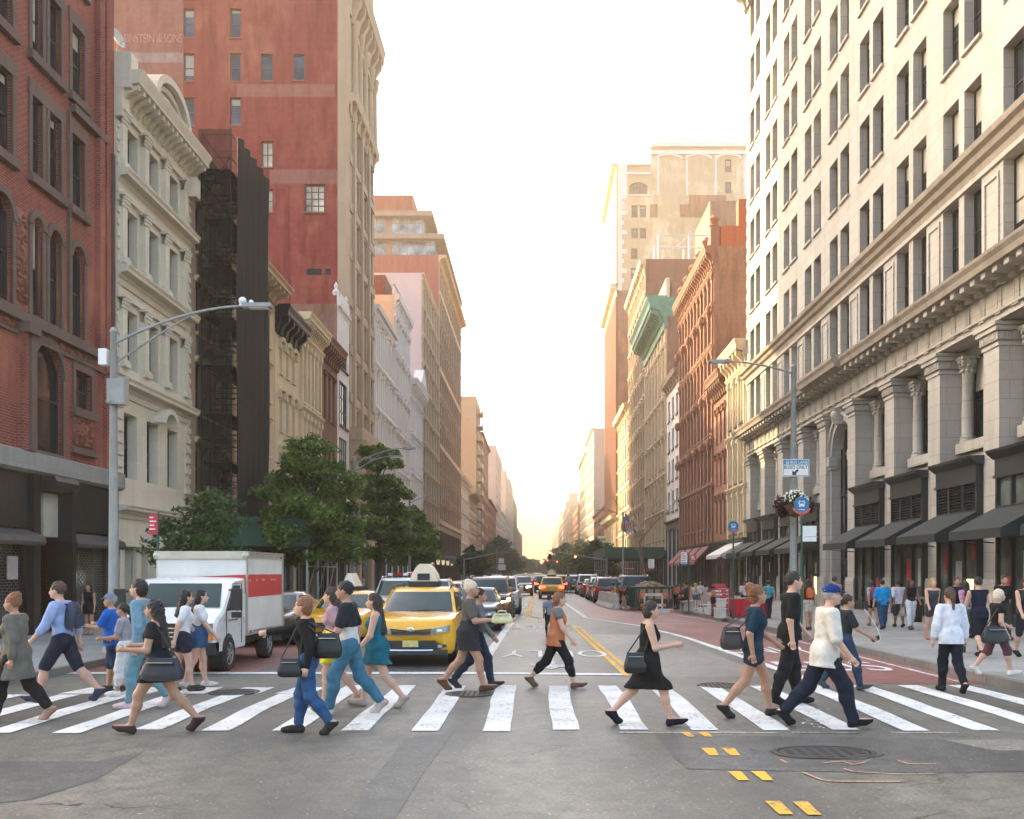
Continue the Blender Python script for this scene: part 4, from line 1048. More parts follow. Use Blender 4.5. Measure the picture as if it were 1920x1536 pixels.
for z in (6.5, 10, 13.5): fbox(k, fc, 222, 228, z, z + .12, 1.2); [fbox(k, fc, 222 + i * .5, 222.06 + i * .5, z, z + 1, 1.2, 1.14) for i in range(12)]; fbox(k, fc, 222, 228, z + .95, z + 1.02, 1.2, 1.1)
k.build('fire_escape', m_black, r)
far('tall building with blank pink stucco side wall and black fire escapes', 'R', 267, 304, 42, m_pinkst, 10, 6, depth=30, corn=(1, .8, 0))
far('cream loft building with bracketed top far down the east side', 'R', 304, 353, 40, m_cream, 9, 8, depth=20, corn=(1.4, 1, 0))
far('orange brick slab far down the east side', 'R', 362, 447, 27.5, m_rust, 7, 9, depth=20)
r, fc, us, w = far('stepped pink tower with rooftop water tank house', 'R', 550, 640, 38, m_pinkst, 9, 8, depth=26)
k = MB(r.location); k.box(XR + 1, XR + 10, 555, 575, 38, 43); k.box(XR + 3, XR + 8, 558, 566, 43, 48); k.box(XR + 7, XR + 8, 558, 562, 48, 50); k.build('setback', m_pinkst, r)
far('cream block beyond the orange brick slab', 'R', 447, 550, 33, m_cream2, 8, 10, depth=22)
far('pink block beyond the stepped tower', 'R', 640, 780, 42, m_pinkst, 10, 10, depth=22)
far('tan block near the east end of the street', 'R', 780, 1000, 40, m_tan, 9, 12, depth=22)
flush_rest()
# ------------------------------------------------------------------ ground
def asphalt(name, base, warm, crack=True, seed=0.):
    m, nt, b = _nt(name)
    g = N(nt, 'ShaderNodeNewGeometry'); pos = g.outputs['Position']
    ad = N(nt, 'ShaderNodeVectorMath', operation='ADD'); nt.links.new(pos, ad.inputs[0]); ad.inputs[1].default_value = (seed, seed * 2, 0); pos = ad.outputs[0]
    fine = noise(nt, pos, 26, 4, .85); med = noise(nt, pos, 3.2, 8, .78); big = noise(nt, vscale(nt, pos, (1.0, .35, 1)), .55, 5, .6); speck = noise(nt, pos, 22, 1, .5)
    c = mixc(nt, ramp(nt, big, .35, .68), tuple(x * .58 for x in base), warm)
    c = mixc(nt, ramp(nt, med, .42, .68), c, tuple(x * .5 for x in base))
    c = mixc(nt, .9, c, mixc(nt, ramp(nt, fine, .25, .75), (.28, .28, .28), (1.65, 1.65, 1.65)), 'MULTIPLY')
    c = mixc(nt, ramp(nt, speck, .7, .76), c, tuple(min(1, x * 2.6) for x in base))
    if crack:
        dn = N(nt, 'ShaderNodeTexNoise'); dn.inputs['Scale'].default_value = 1.6; dn.inputs['Detail'].default_value = 5; nt.links.new(pos, dn.inputs['Vector'])
        mx = nt.nodes.new('ShaderNodeVectorMath'); mx.operation = 'MULTIPLY_ADD'; nt.links.new(dn.outputs['Color'], mx.inputs[0]); mx.inputs[1].default_value = (.9, .9, 0); nt.links.new(pos, mx.inputs[2])
        vo = N(nt, 'ShaderNodeTexVoronoi', feature='DISTANCE_TO_EDGE'); vo.inputs['Scale'].default_value = .3; nt.links.new(mx.outputs[0], vo.inputs['Vector'])
        k = nt.nodes.new('ShaderNodeMapRange'); nt.links.new(vo.outputs['Distance'], k.inputs[0]); k.inputs[1].default_value = .0015; k.inputs[2].default_value = .0045; k.inputs[3].default_value = 1; k.inputs[4].default_value = 0
        gate = N(nt, 'ShaderNodeMath', operation='MULTIPLY'); nt.links.new(k.outputs[0], gate.inputs[0]); nt.links.new(ramp(nt, noise(nt, pos, .45, 3), .53, .6), gate.inputs[1])
        c = mixc(nt, gate.outputs[0], c, tuple(x * .22 for x in base))
    nt.links.new(c, b.inputs['Base Color']); b.inputs['Roughness'].default_value = .5; b.inputs['Specular IOR Level'].default_value = .6
    bump(nt, b, fine, .5, .006)
    MATS[name] = m
    return m
m_asph = asphalt('asphalt', (.15, .146, .124), (.22, .205, .162))
m_asph2 = asphalt('asphalt_patch', (.105, .108, .1), (.135, .135, .12), True, 31)
m_asph3 = asphalt('asphalt_worn', (.25, .235, .2), (.29, .268, .225), False, 77)
m_redlane = asphalt('red_lane_paint', (.28, .1, .085), (.33, .13, .105), False, 12)
def paving(name, col, w, h):
    m, nt, b = _nt(name); g = N(nt, 'ShaderNodeNewGeometry'); pos = g.outputs['Position']
    t = N(nt, 'ShaderNodeTexBrick'); nt.links.new(pos, t.inputs['Vector']); t.offset = 0
    t.inputs['Scale'].default_value = 1; t.inputs['Brick Width'].default_value = w; t.inputs['Row Height'].default_value = h; t.inputs['Mortar Size'].default_value = .01
    t.inputs['Color1'].default_value = rgba(col); t.inputs['Color2'].default_value = rgba([x * .86 for x in col]); t.inputs['Mortar'].default_value = rgba([x * .4 for x in col])
    c = mixc(nt, ramp(nt, noise(nt, pos, .8, 6, .65), .45, .75), t.outputs['Color'], tuple(x * .6 for x in col))
    c = mixc(nt, ramp(nt, noise(nt, pos, 7, 2, .5), .7, .74), c, tuple(x * .42 for x in col))
    c = mixc(nt, .5, c, mixc(nt, noise(nt, pos, 40, 2), (.6, .6, .6), (1.35, 1.35, 1.35)), 'MULTIPLY')
    nt.links.new(c, b.inputs['Base Color']); b.inputs['Roughness'].default_value = .8
    MATS[name] = m
    return m
m_pave = paving('paving_slabs', (.3, .295, .275), 1.5, 1.5)
m_kerb = paving('kerb_stone', (.24, .225, .2), 2.0, 2.4)
def worn_paint(name, col, wear=.62):
    m, nt, b = _nt(name); g = N(nt, 'ShaderNodeNewGeometry'); pos = g.outputs['Position']
    n1 = noise(nt, pos, 16, 5, .75); n2 = noise(nt, pos, 1.6, 4, .6)
    c = mixc(nt, ramp(nt, n2, .4, .75), col, tuple(x * .8 for x in col))
    ad = N(nt, 'ShaderNodeMath', operation='ADD'); nt.links.new(n1, ad.inputs[0])
    ml = N(nt, 'ShaderNodeMath', operation='MULTIPLY'); nt.links.new(n2, ml.inputs[0]); ml.inputs[1].default_value = .35; nt.links.new(ml.outputs[0], ad.inputs[1])
    c = mixc(nt, ramp(nt, ad.outputs[0], wear + .18, wear + .28), c, (.14, .13, .12))
    nt.links.new(c, b.inputs['Base Color']); b.inputs['Roughness'].default_value = .7
    MATS[name] = m
    return m
m_wpaint = worn_paint('white_road_paint', (.7, .69, .64), .56); m_wpaint2 = worn_paint('old_white_road_paint', (.62, .6, .56), .48)
m_ypaint = worn_paint('yellow_road_paint', (.72, .4, .035), .56); m_opaint = worn_paint('orange_spray_paint', (.6, .31, .16), .55)
m = MB(); m.quad((-3500, -300, 0), (3500, -300, 0), (3500, 6000, 0), (-3500, 6000, 0)); struct(m.build('road', m_asph))

def arc(cx, cy, r, a0, a1, n=10): return [(cx + r * math.cos(R(a0 + (a1 - a0) * i / n)), cy + r * math.sin(R(a0 + (a1 - a0) * i / n))) for i in range(n + 1)]
def pavement(edge, outer, sgn):
    """edge: kerb line from the corner up the street; a kerb 0.16 m wide, then slabs"""
    inner = []
    for i, p in enumerate(edge):
        a, b = edge[max(0, i - 1)], edge[min(len(edge) - 1, i + 1)]
        d = Vector((b[0] - a[0], b[1] - a[1])).normalized(); nrm = Vector((d.y, -d.x)) * sgn
        inner.append((p[0] + nrm.x * .16, p[1] + nrm.y * .16))
    m = MB()
    for i in range(len(edge) - 1):
        a, b, c, d = edge[i], edge[i + 1], inner[i + 1], inner[i]
        m.hexa([(*a, -.02), (*b, -.02), (*c, -.02), (*d, -.02), (a[0], a[1], PZ), (b[0], b[1], PZ), (*c, PZ), (*d, PZ)])
    struct(m.build('kerb', m_kerb))
    m = MB()
    poly = inner + outer
    m.add([(x, y, PZ - .003) for x, y in poly], [tuple(range(len(poly)))])
    struct(m.build('pavement', m_pave))
le = arc(KL - 3.5, 17.3, 3.5, -90, 0) + [(KL, 60), (KL, 3000)]
le = [(-60, 13.8)] + le
pavement(le, [(-60, 3000)], -1)
re_ = arc(KR + 3.5, 15.0, 3.5, -90, -180) + [(7.62, 35), (6.95, 45), (6.7, 49), (6.7, 95), (7.6, 110), (KR, 3000)]
re_ = [(60, 11.5)] + re_
pavement(re_, [(60, 3000)], 1)

def flat(name, polys, material, z, label=None):
    m = MB()
    for p in polys: m.add([(q[0], q[1], z) for q in p], [tuple(range(len(p)))])
    return struct(m.build(name, material))
def G(*pts): return [gnd(*p) for p in pts]
flat('asphalt_patch', [G((1210, 1372), (1262, 1372), (1250, 1376), (1300, 1442), (1500, 1446), (1920, 1446), (2400, 1450), (2400, 1330), (1920, 1330))[0:0] or G((1225, 1376), (1240, 1392), (1262, 1420), (1290, 1443), (1500, 1447), (1760, 1450), (2300, 1440), (2300, 1402), (1860, 1396), (1760, 1386), (1500, 1382))], m_asph2, .004)
flat('asphalt_patch', [G((-300, 1430), (180, 1428), (270, 1410), (180, 1462), (60, 1500), (-300, 1536))], m_asph2, .004)
flat('asphalt_patch', [[(-8.9, 18.4), (-1.3, 18.4), (-1.2, 34), (-8.9, 34)]], m_asph2, .002)
flat('asphalt_patch', [G((640, 1536), (760, 1385), (852, 1372), (800, 1440), (740, 1536))], m_asph2, .0035)
flat('asphalt_patch', [[(1.7, 17.9), (4.4, 17.9), (4.0, 30), (1.4, 30)]], m_asph3, .002)
flat('asphalt_patch', [G((1770, 1388), (2200, 1388), (2200, 1410), (1860, 1408))], m_asph3, .006)
# bus lanes
flat('bus_lane', [[(4.95, 16.75), (7.86, 16.75), (7.58, 35), (6.9, 45), (6.68, 49), (6.68, 60), (2.3, 60), (2.3, 41), (4.0, 34.8), (4.45, 28.5)]], m_redlane, .005)
flat('bus_lane', [[(-8.96, 18.6), (-5.5, 18.6), (-5.4, 60), (-8.96, 60)]], m_redlane, .005)
def ribbon(name, pts, w, material, z, dash=None, wob=0):
    rnd = random.Random(len(pts) + int(w * 100)); polys = []
    for i in range(len(pts) - 1):
        a, b = Vector(pts[i]), Vector(pts[i + 1]); L = (b - a).length; n = max(1, int(L / 2)); d = (b - a) / L; nr = Vector((-d.y, d.x)) * w / 2
        s = 0
        segs = []
        if dash:
            while s < L: segs.append((s, min(L, s + dash[0]))); s += sum(dash)
        else: segs = [(0, L)]
        for s0, s1 in segs:
            k = max(1, int((s1 - s0) / 1.5))
            e = [(a + d * (s0 + (s1 - s0) * q / k)) for q in range(k + 1)]
            Lf = [p + nr * (1 + rnd.uniform(-wob, wob)) for p in e]; Rt = [p - nr * (1 + rnd.uniform(-wob, wob)) for p in e]
            polys += [[Lf[q], Lf[q + 1], Rt[q + 1], Rt[q]] for q in range(k)]
    return flat(name, [[(p.x, p.y) for p in q] for q in polys], material, z)
# the crossing: bars along the road with hand-cut wavy ends
rnd = random.Random(11); bars = []
for k in range(-10, 9):
    x = .36 + .862 * k; w = .335; y0 = 11.8 + rnd.uniform(-.08, .08) - (.25 if k < -6 else 0); y1 = (16.45 if k > -5 else 15.25) + rnd.uniform(-.06, .06)
    n = 7; ph = rnd.uniform(0, 6)
    cx = [x + .015 * math.sin(ph + i * .9) + .012 * (k - .5) * math.sin(math.pi * i / n) * .3 for i in range(n + 1)]
    ys = [y0 + (y1 - y0) * i / n for i in range(n + 1)]
    L_ = [(c - w / 2 + rnd.uniform(-.012, .012), y) for c, y in zip(cx, ys)]; R_ = [(c + w / 2 + rnd.uniform(-.012, .012), y + rnd.uniform(-.02, .02)) for c, y in zip(cx, ys)]
    bars.append(L_ + R_[::-1])
for k in range(-9, -4):
    x = .36 + .862 * k + .25; bars.append([(x - .5, 15.35), (x + .1, 15.35), (x + .15, 16.2), (x - .35, 16.2)])
flat('crossing_marking', bars, m_wpaint, .009)
flat('crossing_marking', [[(x - .3, 11.62), (x + .5, 11.6), (x + .5, 11.63), (x - .3, 11.66)] for x in (1.3, 2.4, 3.4, 4.6, 6.2)], m_wpaint2, .0095)
ribbon('stop_line', [(-9.0, 18.5), (-1.2, 18.5), (1.7, 18.25)], .36, m_wpaint, .009, wob=.1)
ribbon('lane_line', [(-1.15, 20.0), (-1.1, 27), (-1.0, 35), (-.98, 37)], .24, m_wpaint, .009, wob=.12)
ribbon('lane_line', [(-.98, 39), (-.85, 48), (-.6, 58)], .18, m_wpaint, .009, dash=(2.6, 1.2), wob=.1)
ribbon('lane_line', [(-4.45, 20), (-4.4, 120)], .13, m_wpaint, .009, dash=(3, 4.5))
ribbon('lane_line', [(4.95, 16.8), (4.45, 28.5), (3.75, 34.8), (2.1, 41), (1.95, 50), (1.7, 70), (2.0, 120)], .2, m_wpaint, .009, wob=.1)
ribbon('lane_line', [(7.5, 17), (7.25, 35), (6.3, 45), (6.0, 60)], .1, m_wpaint2, .009, wob=.2)
ribbon('lane_line', [(6.1, 37), (5.2, 39)], .12, m_wpaint2, .0095); ribbon('lane_line', [(6.9, 36), (4.4, 36.3)], .12, m_wpaint2, .0095)
for o in (-.09, .09): ribbon('centre_line', [(1.78 + o, 18.0), (1.58 + o, 26), (1.4 + o, 34), (.6 + o, 38.2), (-.38 + o, 43), (-.36 + o, 60), (-.1 + o, 130)], .11, m_ypaint, .0095, wob=.1)
# yellow guide dashes over the crossing and into the junction
yd = [[(1290, 1383), (1303, 1383), (1292, 1374), (1275, 1374)], [(1322, 1383), (1336, 1383), (1327, 1374), (1309, 1374)],
      [(1330, 1418), (1348, 1418), (1340, 1404), (1314, 1404)], [(1370, 1418), (1388, 1418), (1377, 1404), (1352, 1404)],
      [(1384, 1465), (1405, 1465), (1390, 1448), (1365, 1448)], [(1430, 1465), (1450, 1465), (1434, 1448), (1408, 1448)],
      [(1461, 1529), (1488, 1529), (1462, 1504), (1434, 1504)], [(1515, 1530), (1541, 1530), (1514, 1505), (1486, 1505)]]
flat('yellow_dash', [[gnd(*p) for p in q] for q in yd], m_ypaint, .0105)
def road_text(s, x, y, w, l, flip, material, name='road_lettering'):
    me = text_mesh(s, 1.0); xs = [v.co.x for v in me.vertices]; ys = [v.co.y for v in me.vertices]
    cx, cy, dx, dy = (max(xs) + min(xs)) / 2, (max(ys) + min(ys)) / 2, max(xs) - min(xs), max(ys) - min(ys)
    for v in me.vertices:
        a, b = (v.co.x - cx) / dx * w, (v.co.y - cy) / dy * l
        v.co = (x + (-a if flip else a), y + (-b if flip else b), .0098)
    me.materials.append(material); struct(link(name, me))
road_text('ONLY', .42, 22.9, 2.5, 1.75, True, m_wpaint); road_text('ONLY', .25, 33.6, 2.4, 2.2, True, m_wpaint2)
road_text('BUS', 6.1, 19.9, 2.1, 1.9, False, m_wpaint); road_text('ONLY', 5.7, 24.0, 2.3, 2.0, False, m_wpaint)
# turn arrows
def arrow(x, y, s, flip):
    f = -1 if flip else 1
    p = [(-.08, -1.6), (.08, -1.6), (.08, .4), (.42, .4), (0, 1.3), (-.42, .4), (-.08, .4)]
    return [(x + a * s * f, y + b * s * f) for a, b in p]
flat('lane_arrow', [arrow(.3, 20.6, 1.1, True), arrow(.2, 38.5, 1.0, True), arrow(-2.7, 30.5, 1.1, True)], m_wpaint2, .0098)
for q_ in (((1545, 1432), (1580, 1429), (1600, 1436), (1625, 1430)), ((1583, 1443), (1600, 1449), (1690, 1453), (1752, 1452)), ((1560, 1467), (1695, 1467)), ((1684, 1428), (1702, 1434), (1755, 1434)), ((1505, 1450), (1540, 1464), (1565, 1467)), ((1464, 1426), (1476, 1432))):
    ribbon('spray_mark', [gnd(*a) for a in q_], .03, m_opaint, .0108, wob=.35)
# chalky splash on the crossing
rnd = random.Random(5); sp = []
for i in range(60):
    px, py = rnd.gauss(1522, 14), rnd.uniform(1330, 1366); s = rnd.uniform(.008, .022); x, y = gnd(px, py)
    sp.append([(x + s * math.cos(t), y + s * 1.5 * math.sin(t)) for t in (0, 1.2, 2.5, 3.7, 5)])
flat('paint_splash', sp, m_wpaint, .0112)
m_iron = mat('cast_iron_cover', (.075, .07, .065), .55, metal=.5, var=.4, scale=8)
def manhole(px, py, r, label, sunk=False):
    x, y = gnd(px, py); o = thing('manhole_cover', label, 'manhole cover', (x, y, 0))
    k = MB(); k.lathe([(r + .06, .006), (r + .06, .016), (r, .016), (r, .006)], (0, 0, 0), 28); k.build('rim', m_iron, o)
    k = MB(); k.lathe([(r - .015, .006), (r - .015, .012)], (0, 0, 0), 28)
    for i in range(-3, 4):
        for j in range(-3, 4):
            if math.hypot(i, j) < 3.4: k.box(i * r / 4 - r * .06, i * r / 4 + r * .06, j * r / 4 - r * .06, j * r / 4 + r * .06, .012, .017)
    k.build('lid', m_iron, o)
    if sunk:
        o.scale.y = .66
        rr = random.Random(2); n = 40
        k = MB(); a = [(r * (1.12 + rr.uniform(0, .16)), 2 * math.pi * i / n) for i in range(n)]
        pts = [((r + .06) * math.cos(2 * math.pi * i / n), (r + .06) * math.sin(2 * math.pi * i / n), .0125) for i in range(n)] + [(q * math.cos(t), q * math.sin(t), .0125) for q, t in a]
        k.add(pts, [(i, (i + 1) % n, n + (i + 1) % n, n + i) for i in range(n)]); k.build('tar_collar', m_asph2, o)
manhole(880, 1302, .33, 'small round iron manhole cover on the crossing by the woman in heels')
manhole(1545, 1412, .5, 'large manhole cover in a broken tar collar before the crossing', True)
manhole(1350, 1286, .33, 'round manhole cover at the far edge of the crossing, right')
manhole(440, 1299, .34, 'round manhole cover at the left end of the crossing')
# far ridge closing the street
m = MB(); rnd = random.Random(8); n = 60; pts = []
for i in range(n + 1):
    x = -700 + 1400 * i / n; pts.append((x, 2900, 44 + 14 * math.sin(i * .35) + rnd.uniform(-3, 3) + (10 if 26 < i < 34 else 0)))
for i in range(n):
    a, b = pts[i], pts[i + 1]; m.hexa([(a[0], 2900, -1), (b[0], 2900, -1), (b[0], 3150, -1), (a[0], 3150, -1), a, b, (b[0], 3150, b[2] * .9), (a[0], 3150, a[2] * .9)])
struct(m.build('hills', mat('far_ridge', (.2, .2, .16), .9)))
# ------------------------------------------------------------------ trees
def leaf_mat(name, c1, c2):
    m, nt, b = _nt(name); g = N(nt, 'ShaderNodeNewGeometry')
    n1 = noise(nt, g.outputs['Position'], 1.1, 3); c = mixc(nt, ramp(nt, n1, .35, .65), c1, c2)
    c = mixc(nt, g.outputs['Random Per Island'], mixc(nt, .62, c, (.3, .3, .3), 'MULTIPLY'), c)
    nt.links.new(c, b.inputs['Base Color']); b.inputs['Roughness'].default_value = .55; b.inputs['Specular IOR Level'].default_value = .35
    t = N(nt, 'ShaderNodeBsdfTranslucent'); nt.links.new(c, t.inputs['Color']); mx = N(nt, 'ShaderNodeMixShader'); mx.inputs[0].default_value = .3
    nt.links.new(b.outputs[0], mx.inputs[1]); nt.links.new(t.outputs[0], mx.inputs[2]); nt.links.new(mx.outputs[0], nt.nodes['Material Output'].inputs['Surface'])
    return m
m_leaf = leaf_mat('green_leaves', (.07, .14, .03), (.24, .33, .07)); m_leaf2 = leaf_mat('dark_leaves', (.04, .085, .026), (.1, .17, .05)); m_leaf3 = leaf_mat('yellow_green_leaves', (.09, .12, .03), (.15, .17, .04))
m_bark = mat('grey_bark', (.11, .085, .065), .9, var=.4, scale=9, bmp=.6)
def leaves_mesh(name, clumps, n, size, rnd, m, flatness=.45, tilt=.7):
    w = np.array([c[3] * c[4] for c in clumps]); w = w / w.sum(); idx = rnd.choice(len(clumps), n, p=w)
    C = np.array([c[:3] for c in clumps])[idx]; RR = np.array([[c[3], c[3], c[4]] for c in clumps])[idx]
    d = rnd.normal(size=(n, 3)); d /= np.linalg.norm(d, axis=1)[:, None]; rad = rnd.uniform(.35, 1.05, n) ** .6
    p = C + d * RR * rad[:, None]
    nr = rnd.normal(size=(n, 3)) * np.array([tilt, tilt, 1]) + np.array([0, 0, .6]); nr /= np.linalg.norm(nr, axis=1)[:, None]
    a = np.cross(nr, rnd.normal(size=(n, 3))); a /= np.linalg.norm(a, axis=1)[:, None]; b = np.cross(nr, a)
    s = size * rnd.uniform(.6, 1.3, n)[:, None]
    v = np.stack([p - a * s, p - b * s * flatness, p + a * s - np.array([0, 0, .25]) * s, p + b * s * flatness], 1).reshape(-1, 3)
    me = bpy.data.meshes.new(name); me.vertices.add(4 * n); me.vertices.foreach_set('co', v.ravel())
    me.loops.add(4 * n); me.loops.foreach_set('vertex_index', np.arange(4 * n)); me.polygons.add(n); me.polygons.foreach_set('loop_start', np.arange(n) * 4)
    me.materials.append(m); me.update(); me.validate()
    return me
def tree(label, x, y, ht, rad, base, nleaf, size, m, seed, name='street_tree', group=None, lean=0., levels=8, z0=PZ):
    r = random.Random(seed); nr = np.random.default_rng(seed)
    root = thing(name, label, 'tree', (x, y, z0), group=group)
    k = MB(); tr = max(.07, ht * .017)
    top = (lean, 0, ht * .93)
    trunk = [(0, 0, 0), (lean * .1 + r.uniform(-.05, .05), r.uniform(-.05, .05), base * .6), (lean * .4 + r.uniform(-.1, .1), 0, ht * .5), top]
    k.tube(trunk, [tr * 1.35, tr, tr * .6, tr * .15], 9)
    cl = []
    for lv in range(levels):
        f = lv / (levels - 1); z = base + (ht - base) * (.08 + .86 * f)
        prof = (1.02 - f * .86) ** .75 * min(1, .6 + f * 2.2)
        nb = max(2, int(round(5.2 * prof + 1)))
        for i in range(nb):
            t = 2 * math.pi * (i + r.random() * .8) / nb + lv * 1.3; rr = rad * prof * r.uniform(.45, .95)
            cx, cy, cz = lean * f + rr * math.cos(t), rr * math.sin(t), z + r.uniform(-.25, .35) * ht * .06
            k.tube([(lean * f * .7, 0, max(base * .6, z - ht * .14)), ((cx + lean * f) * .5, cy * .5, z - ht * .04), (cx, cy, cz)], [tr * .4, tr * .22, tr * .06], 5)
            q = rad * r.uniform(.3, .46) * (.7 + .5 * prof); cl.append((cx, cy, cz, q, q * .46))
            for s in range(2):
                t2 = t + r.uniform(-.6, .6); cl.append((cx + q * .9 * math.cos(t2), cy + q * .9 * math.sin(t2), cz + r.uniform(-.35, .15) * q, q * .55, q * .3))
    cl.append((lean, 0, ht * .95, rad * .22, rad * .28))
    k.build('trunk', m_bark, root, smooth=60)
    link('crown', leaves_mesh('crown', cl, nleaf, size, nr, m), root)
    return root
GT = 'street trees along the avenue'
tree('leafy street tree, tallest beside the scaffold, behind the truck', -9.9, 42.5, 7.7, 2.35, 2.2, 17000, .13, m_leaf, 1)
tree('tapering street tree with pointed crown, second from the scaffold', -9.7, 59.5, 9.7, 2.1, 2.5, 14000, .15, m_leaf, 2)
tree('low spreading street tree behind the yellow taxi sign', -9.8, 76, 6.9, 2.2, 2.4, 9000, .17, m_leaf, 3)
tree('small sparse street tree before the white stone building', -9.6, 27.2, 4.15, 1.25, 1.8, 3400, .1, m_leaf2, 4, lean=.35)
tree('small dark street tree by the hanging wall lanterns', -9.8, 146, 5.6, 2.2, 1.5, 3000, .3, m_leaf2, 5)
tree('large dark round tree far down the west kerb', -10.5, 262, 11.0, 5.2, 2.0, 6000, .55, m_leaf2, 6)
tree('yellowish thin tree beyond the large dark tree', -8.5, 330, 9.5, 4.0, 2.5, 2500, .6, m_leaf3, 7)
tree('broad dark tree far down the east kerb, left of the red signal', 9.4, 300, 10.0, 6.5, 1.8, 6000, .6, m_leaf2, 8)
tree('spreading open tree behind the right traffic signal mast', 9.6, 205, 8.2, 4.5, 3.0, 3600, .42, m_leaf, 9)
tree('dark bushy tree at the corner of the green pavement shed', 9.7, 152, 6.8, 3.2, 1.2, 4200, .32, m_leaf2, 10)
tree('pale far tree where the street closes, west side', -9, 640, 11, 8, 2, 2500, 1.2, m_leaf3, 11); tree('hazy far tree where the street closes, east side', 10, 640, 10, 8, 2, 2500, 1.2, m_leaf3, 12)
tree('distant hazy tree at the middle of the street end', -3, 900, 13, 9, 2, 2500, 1.5, m_leaf, 13)
def bare_tree():
    root = thing('bare_tree', 'leafless brown street tree with crooked branches beside the dumpster', 'tree', (8.35, 72, PZ)); r = random.Random(4); k = MB()
    def br(p, d, L, rad, lv):
        pts = [p]; q = Vector(p); dd = Vector(d)
        for i in range(4):
            dd = (dd + Vector((r.uniform(-.25, .25), r.uniform(-.25, .25), r.uniform(-.05, .18)))).normalized(); q = q + dd * L / 4; pts.append(tuple(q))
        k.tube(pts, [rad * (1 - .16 * i) for i in range(5)], 7 if lv < 2 else 5)
        if lv < 4:
            for i in range(3 if lv < 3 else 2):
                a = r.uniform(0, 6.28); s = .75; nd = (dd + Vector((math.cos(a) * s, math.sin(a) * s, r.uniform(0, .4)))).normalized()
                br(pts[-1] if i else pts[2 + r.randint(0, 2)], nd, L * r.uniform(.55, .75), rad * .5, lv + 1)
    br((0, 0, 0), (-.02, 0, 1), 4.2, .12, 0)
    k.build('trunk', mat('pale_brown_bark', (.26, .16, .1), .9, var=.35, scale=6), root, smooth=60)
bare_tree()
k = MB(); nr = np.random.default_rng(3)
o = thing('potted_evergreen', 'green evergreen shrub on the roof edge behind the stone pediment', 'shrub', (XL - .8, 40.0, 19.2)); k.lathe([(.3, 0), (.4, .6)], (0, 0, 0), 10); k.tube([(0, 0, .5), (0, 0, 1.6)], .04, 6); k.build('planter', m_black, o)
link('foliage', leaves_mesh('foliage', [(0, 0, 1.0, .45, .4), (0, 0, 1.5, .3, .4), (0, .8, .9, .4, .4)], 700, .1, nr, m_leaf), o)

# ------------------------------------------------------------------ street lamps, signs, signals
m_pole = mat('grey_lamp_steel', (.3, .3, .285), .55, metal=.15, var=.2, scale=3)
m_greenpole = mat('green_sign_post', (.02, .09, .055), .5, var=.2)
m_signw = mat('white_sign_face', (.78, .78, .76), .5, var=.06); m_signb = mat('blue_sign_face', (.03, .2, .42), .5, var=.06); m_signr = mat('red_sign_face', (.55, .03, .05), .5, var=.06); m_signk = mat('black_sign_ink', (.02, .02, .02), .6, var=0)
m_lens = mat('lamp_lens', (.7, .7, .66), .3, var=0)
def lamp(label, x, y, top, arms, dirn=1, r=.11, group='street lamps along the kerbs'):
    o = thing('street_lamp', label, 'street lamp', (x, y, PZ), group=group)
    k = MB(); k.lathe([(r * 2.1, 0), (r * 2.1, .12), (r * 1.7, .2), (r * 1.6, .75), (r * 1.25, .85), (r, .95), (r * .62, top - PZ), (r * .75, top - PZ + .02), (r * .4, top - PZ + .12)], (0, 0, 0), 12); k.build('pole', m_pole, o, smooth=40)
    for ax, az, z0, strut in arms:
        k = MB(); n = 10
        pts = [(ax * t, 0, z0 - PZ + (az - z0) * (1 - (1 - t) ** 1.8)) for t in [i / n for i in range(n + 1)]]
        k.tube(pts, [.038 - .014 * i / n for i in range(n + 1)], 7)
        if strut: k.tube([(0, 0, z0 - PZ - .45), (pts[3][0], 0, pts[3][2] - .27), (pts[6][0], 0, pts[6][2] - .02)], [.026, .022, .018], 6)
        a = k.build('arm', m_pole, o, smooth=50)
        k = MB(); s = 1 if ax > 0 else -1; e = pts[-1]
        k.obox((e[0] + s * .28, 0, e[2]), (.62, .24, .09)); k.obox((e[0] + s * .02, 0, e[2]), (.16, .14, .12)); h = k.build('lamp_head', m_pole, o)
        k = MB(); k.obox((e[0] + s * .3, 0, e[2] - .05), (.4, .17, .03)); l = k.build('lens', m_lens, h)
    return o
o = lamp('grey street lamp with twin cameras on its arm before the red brick corner', -9.45, 21.45, 7.3, [(2.95, 7.9, 7.05, True)], r=.115)
k = MB(); k.box(-.04, .34, -.26, .0, 5.52, 6.08); k.box(-.05, .05, -.3, -.26, 5.55, 5.6); k.build('control_box', m_pole, o)
k = MB(); k.box(-.3, -.12, -.1, .1, 6.42, 6.78); k.build('antenna_box', m_signw, o)
k = MB(); k.ball((2.88, 0, 7.86), .09, 12, 8); k.ball((3.06, .05, 7.84), .06, 10, 6); k.box(2.82, 3.1, -.04, .04, 7.74, 7.8); k.build('camera_dome', mat('camera_white', (.7, .7, .7), .2, var=0), o, smooth=180)
lamp('grey double armed street lamp rising through the west trees', -9.45, 49.6, 7.8, [(2.6, 8.35, 7.5, True), (1.95, 7.95, 7.1, False)], r=.13)
lamp('grey street lamp with one curved arm beyond the west trees', -9.45, 71.5, 7.3, [(2.4, 7.75, 7.1, False)])
lamp('grey street lamp carrying the bus lane sign and flower basket', 8.35, 31.2, 8.6, [(-2.15, 8.8, 8.4, False)], r=.13)
lamp('grey street lamp before the green pavement shed on the right', 8.2, 91, 7.6, [(-2.1, 7.8, 7.4, False)])
lamp('thin distant street lamp beyond the brick fire escape house', 8.5, 160, 8.0, [(-2.3, 8.4, 7.7, False)])
lamp('thin distant street lamp by the large dark west tree', -9.5, 230, 8.0, [(3, 8.6, 7.7, False)])

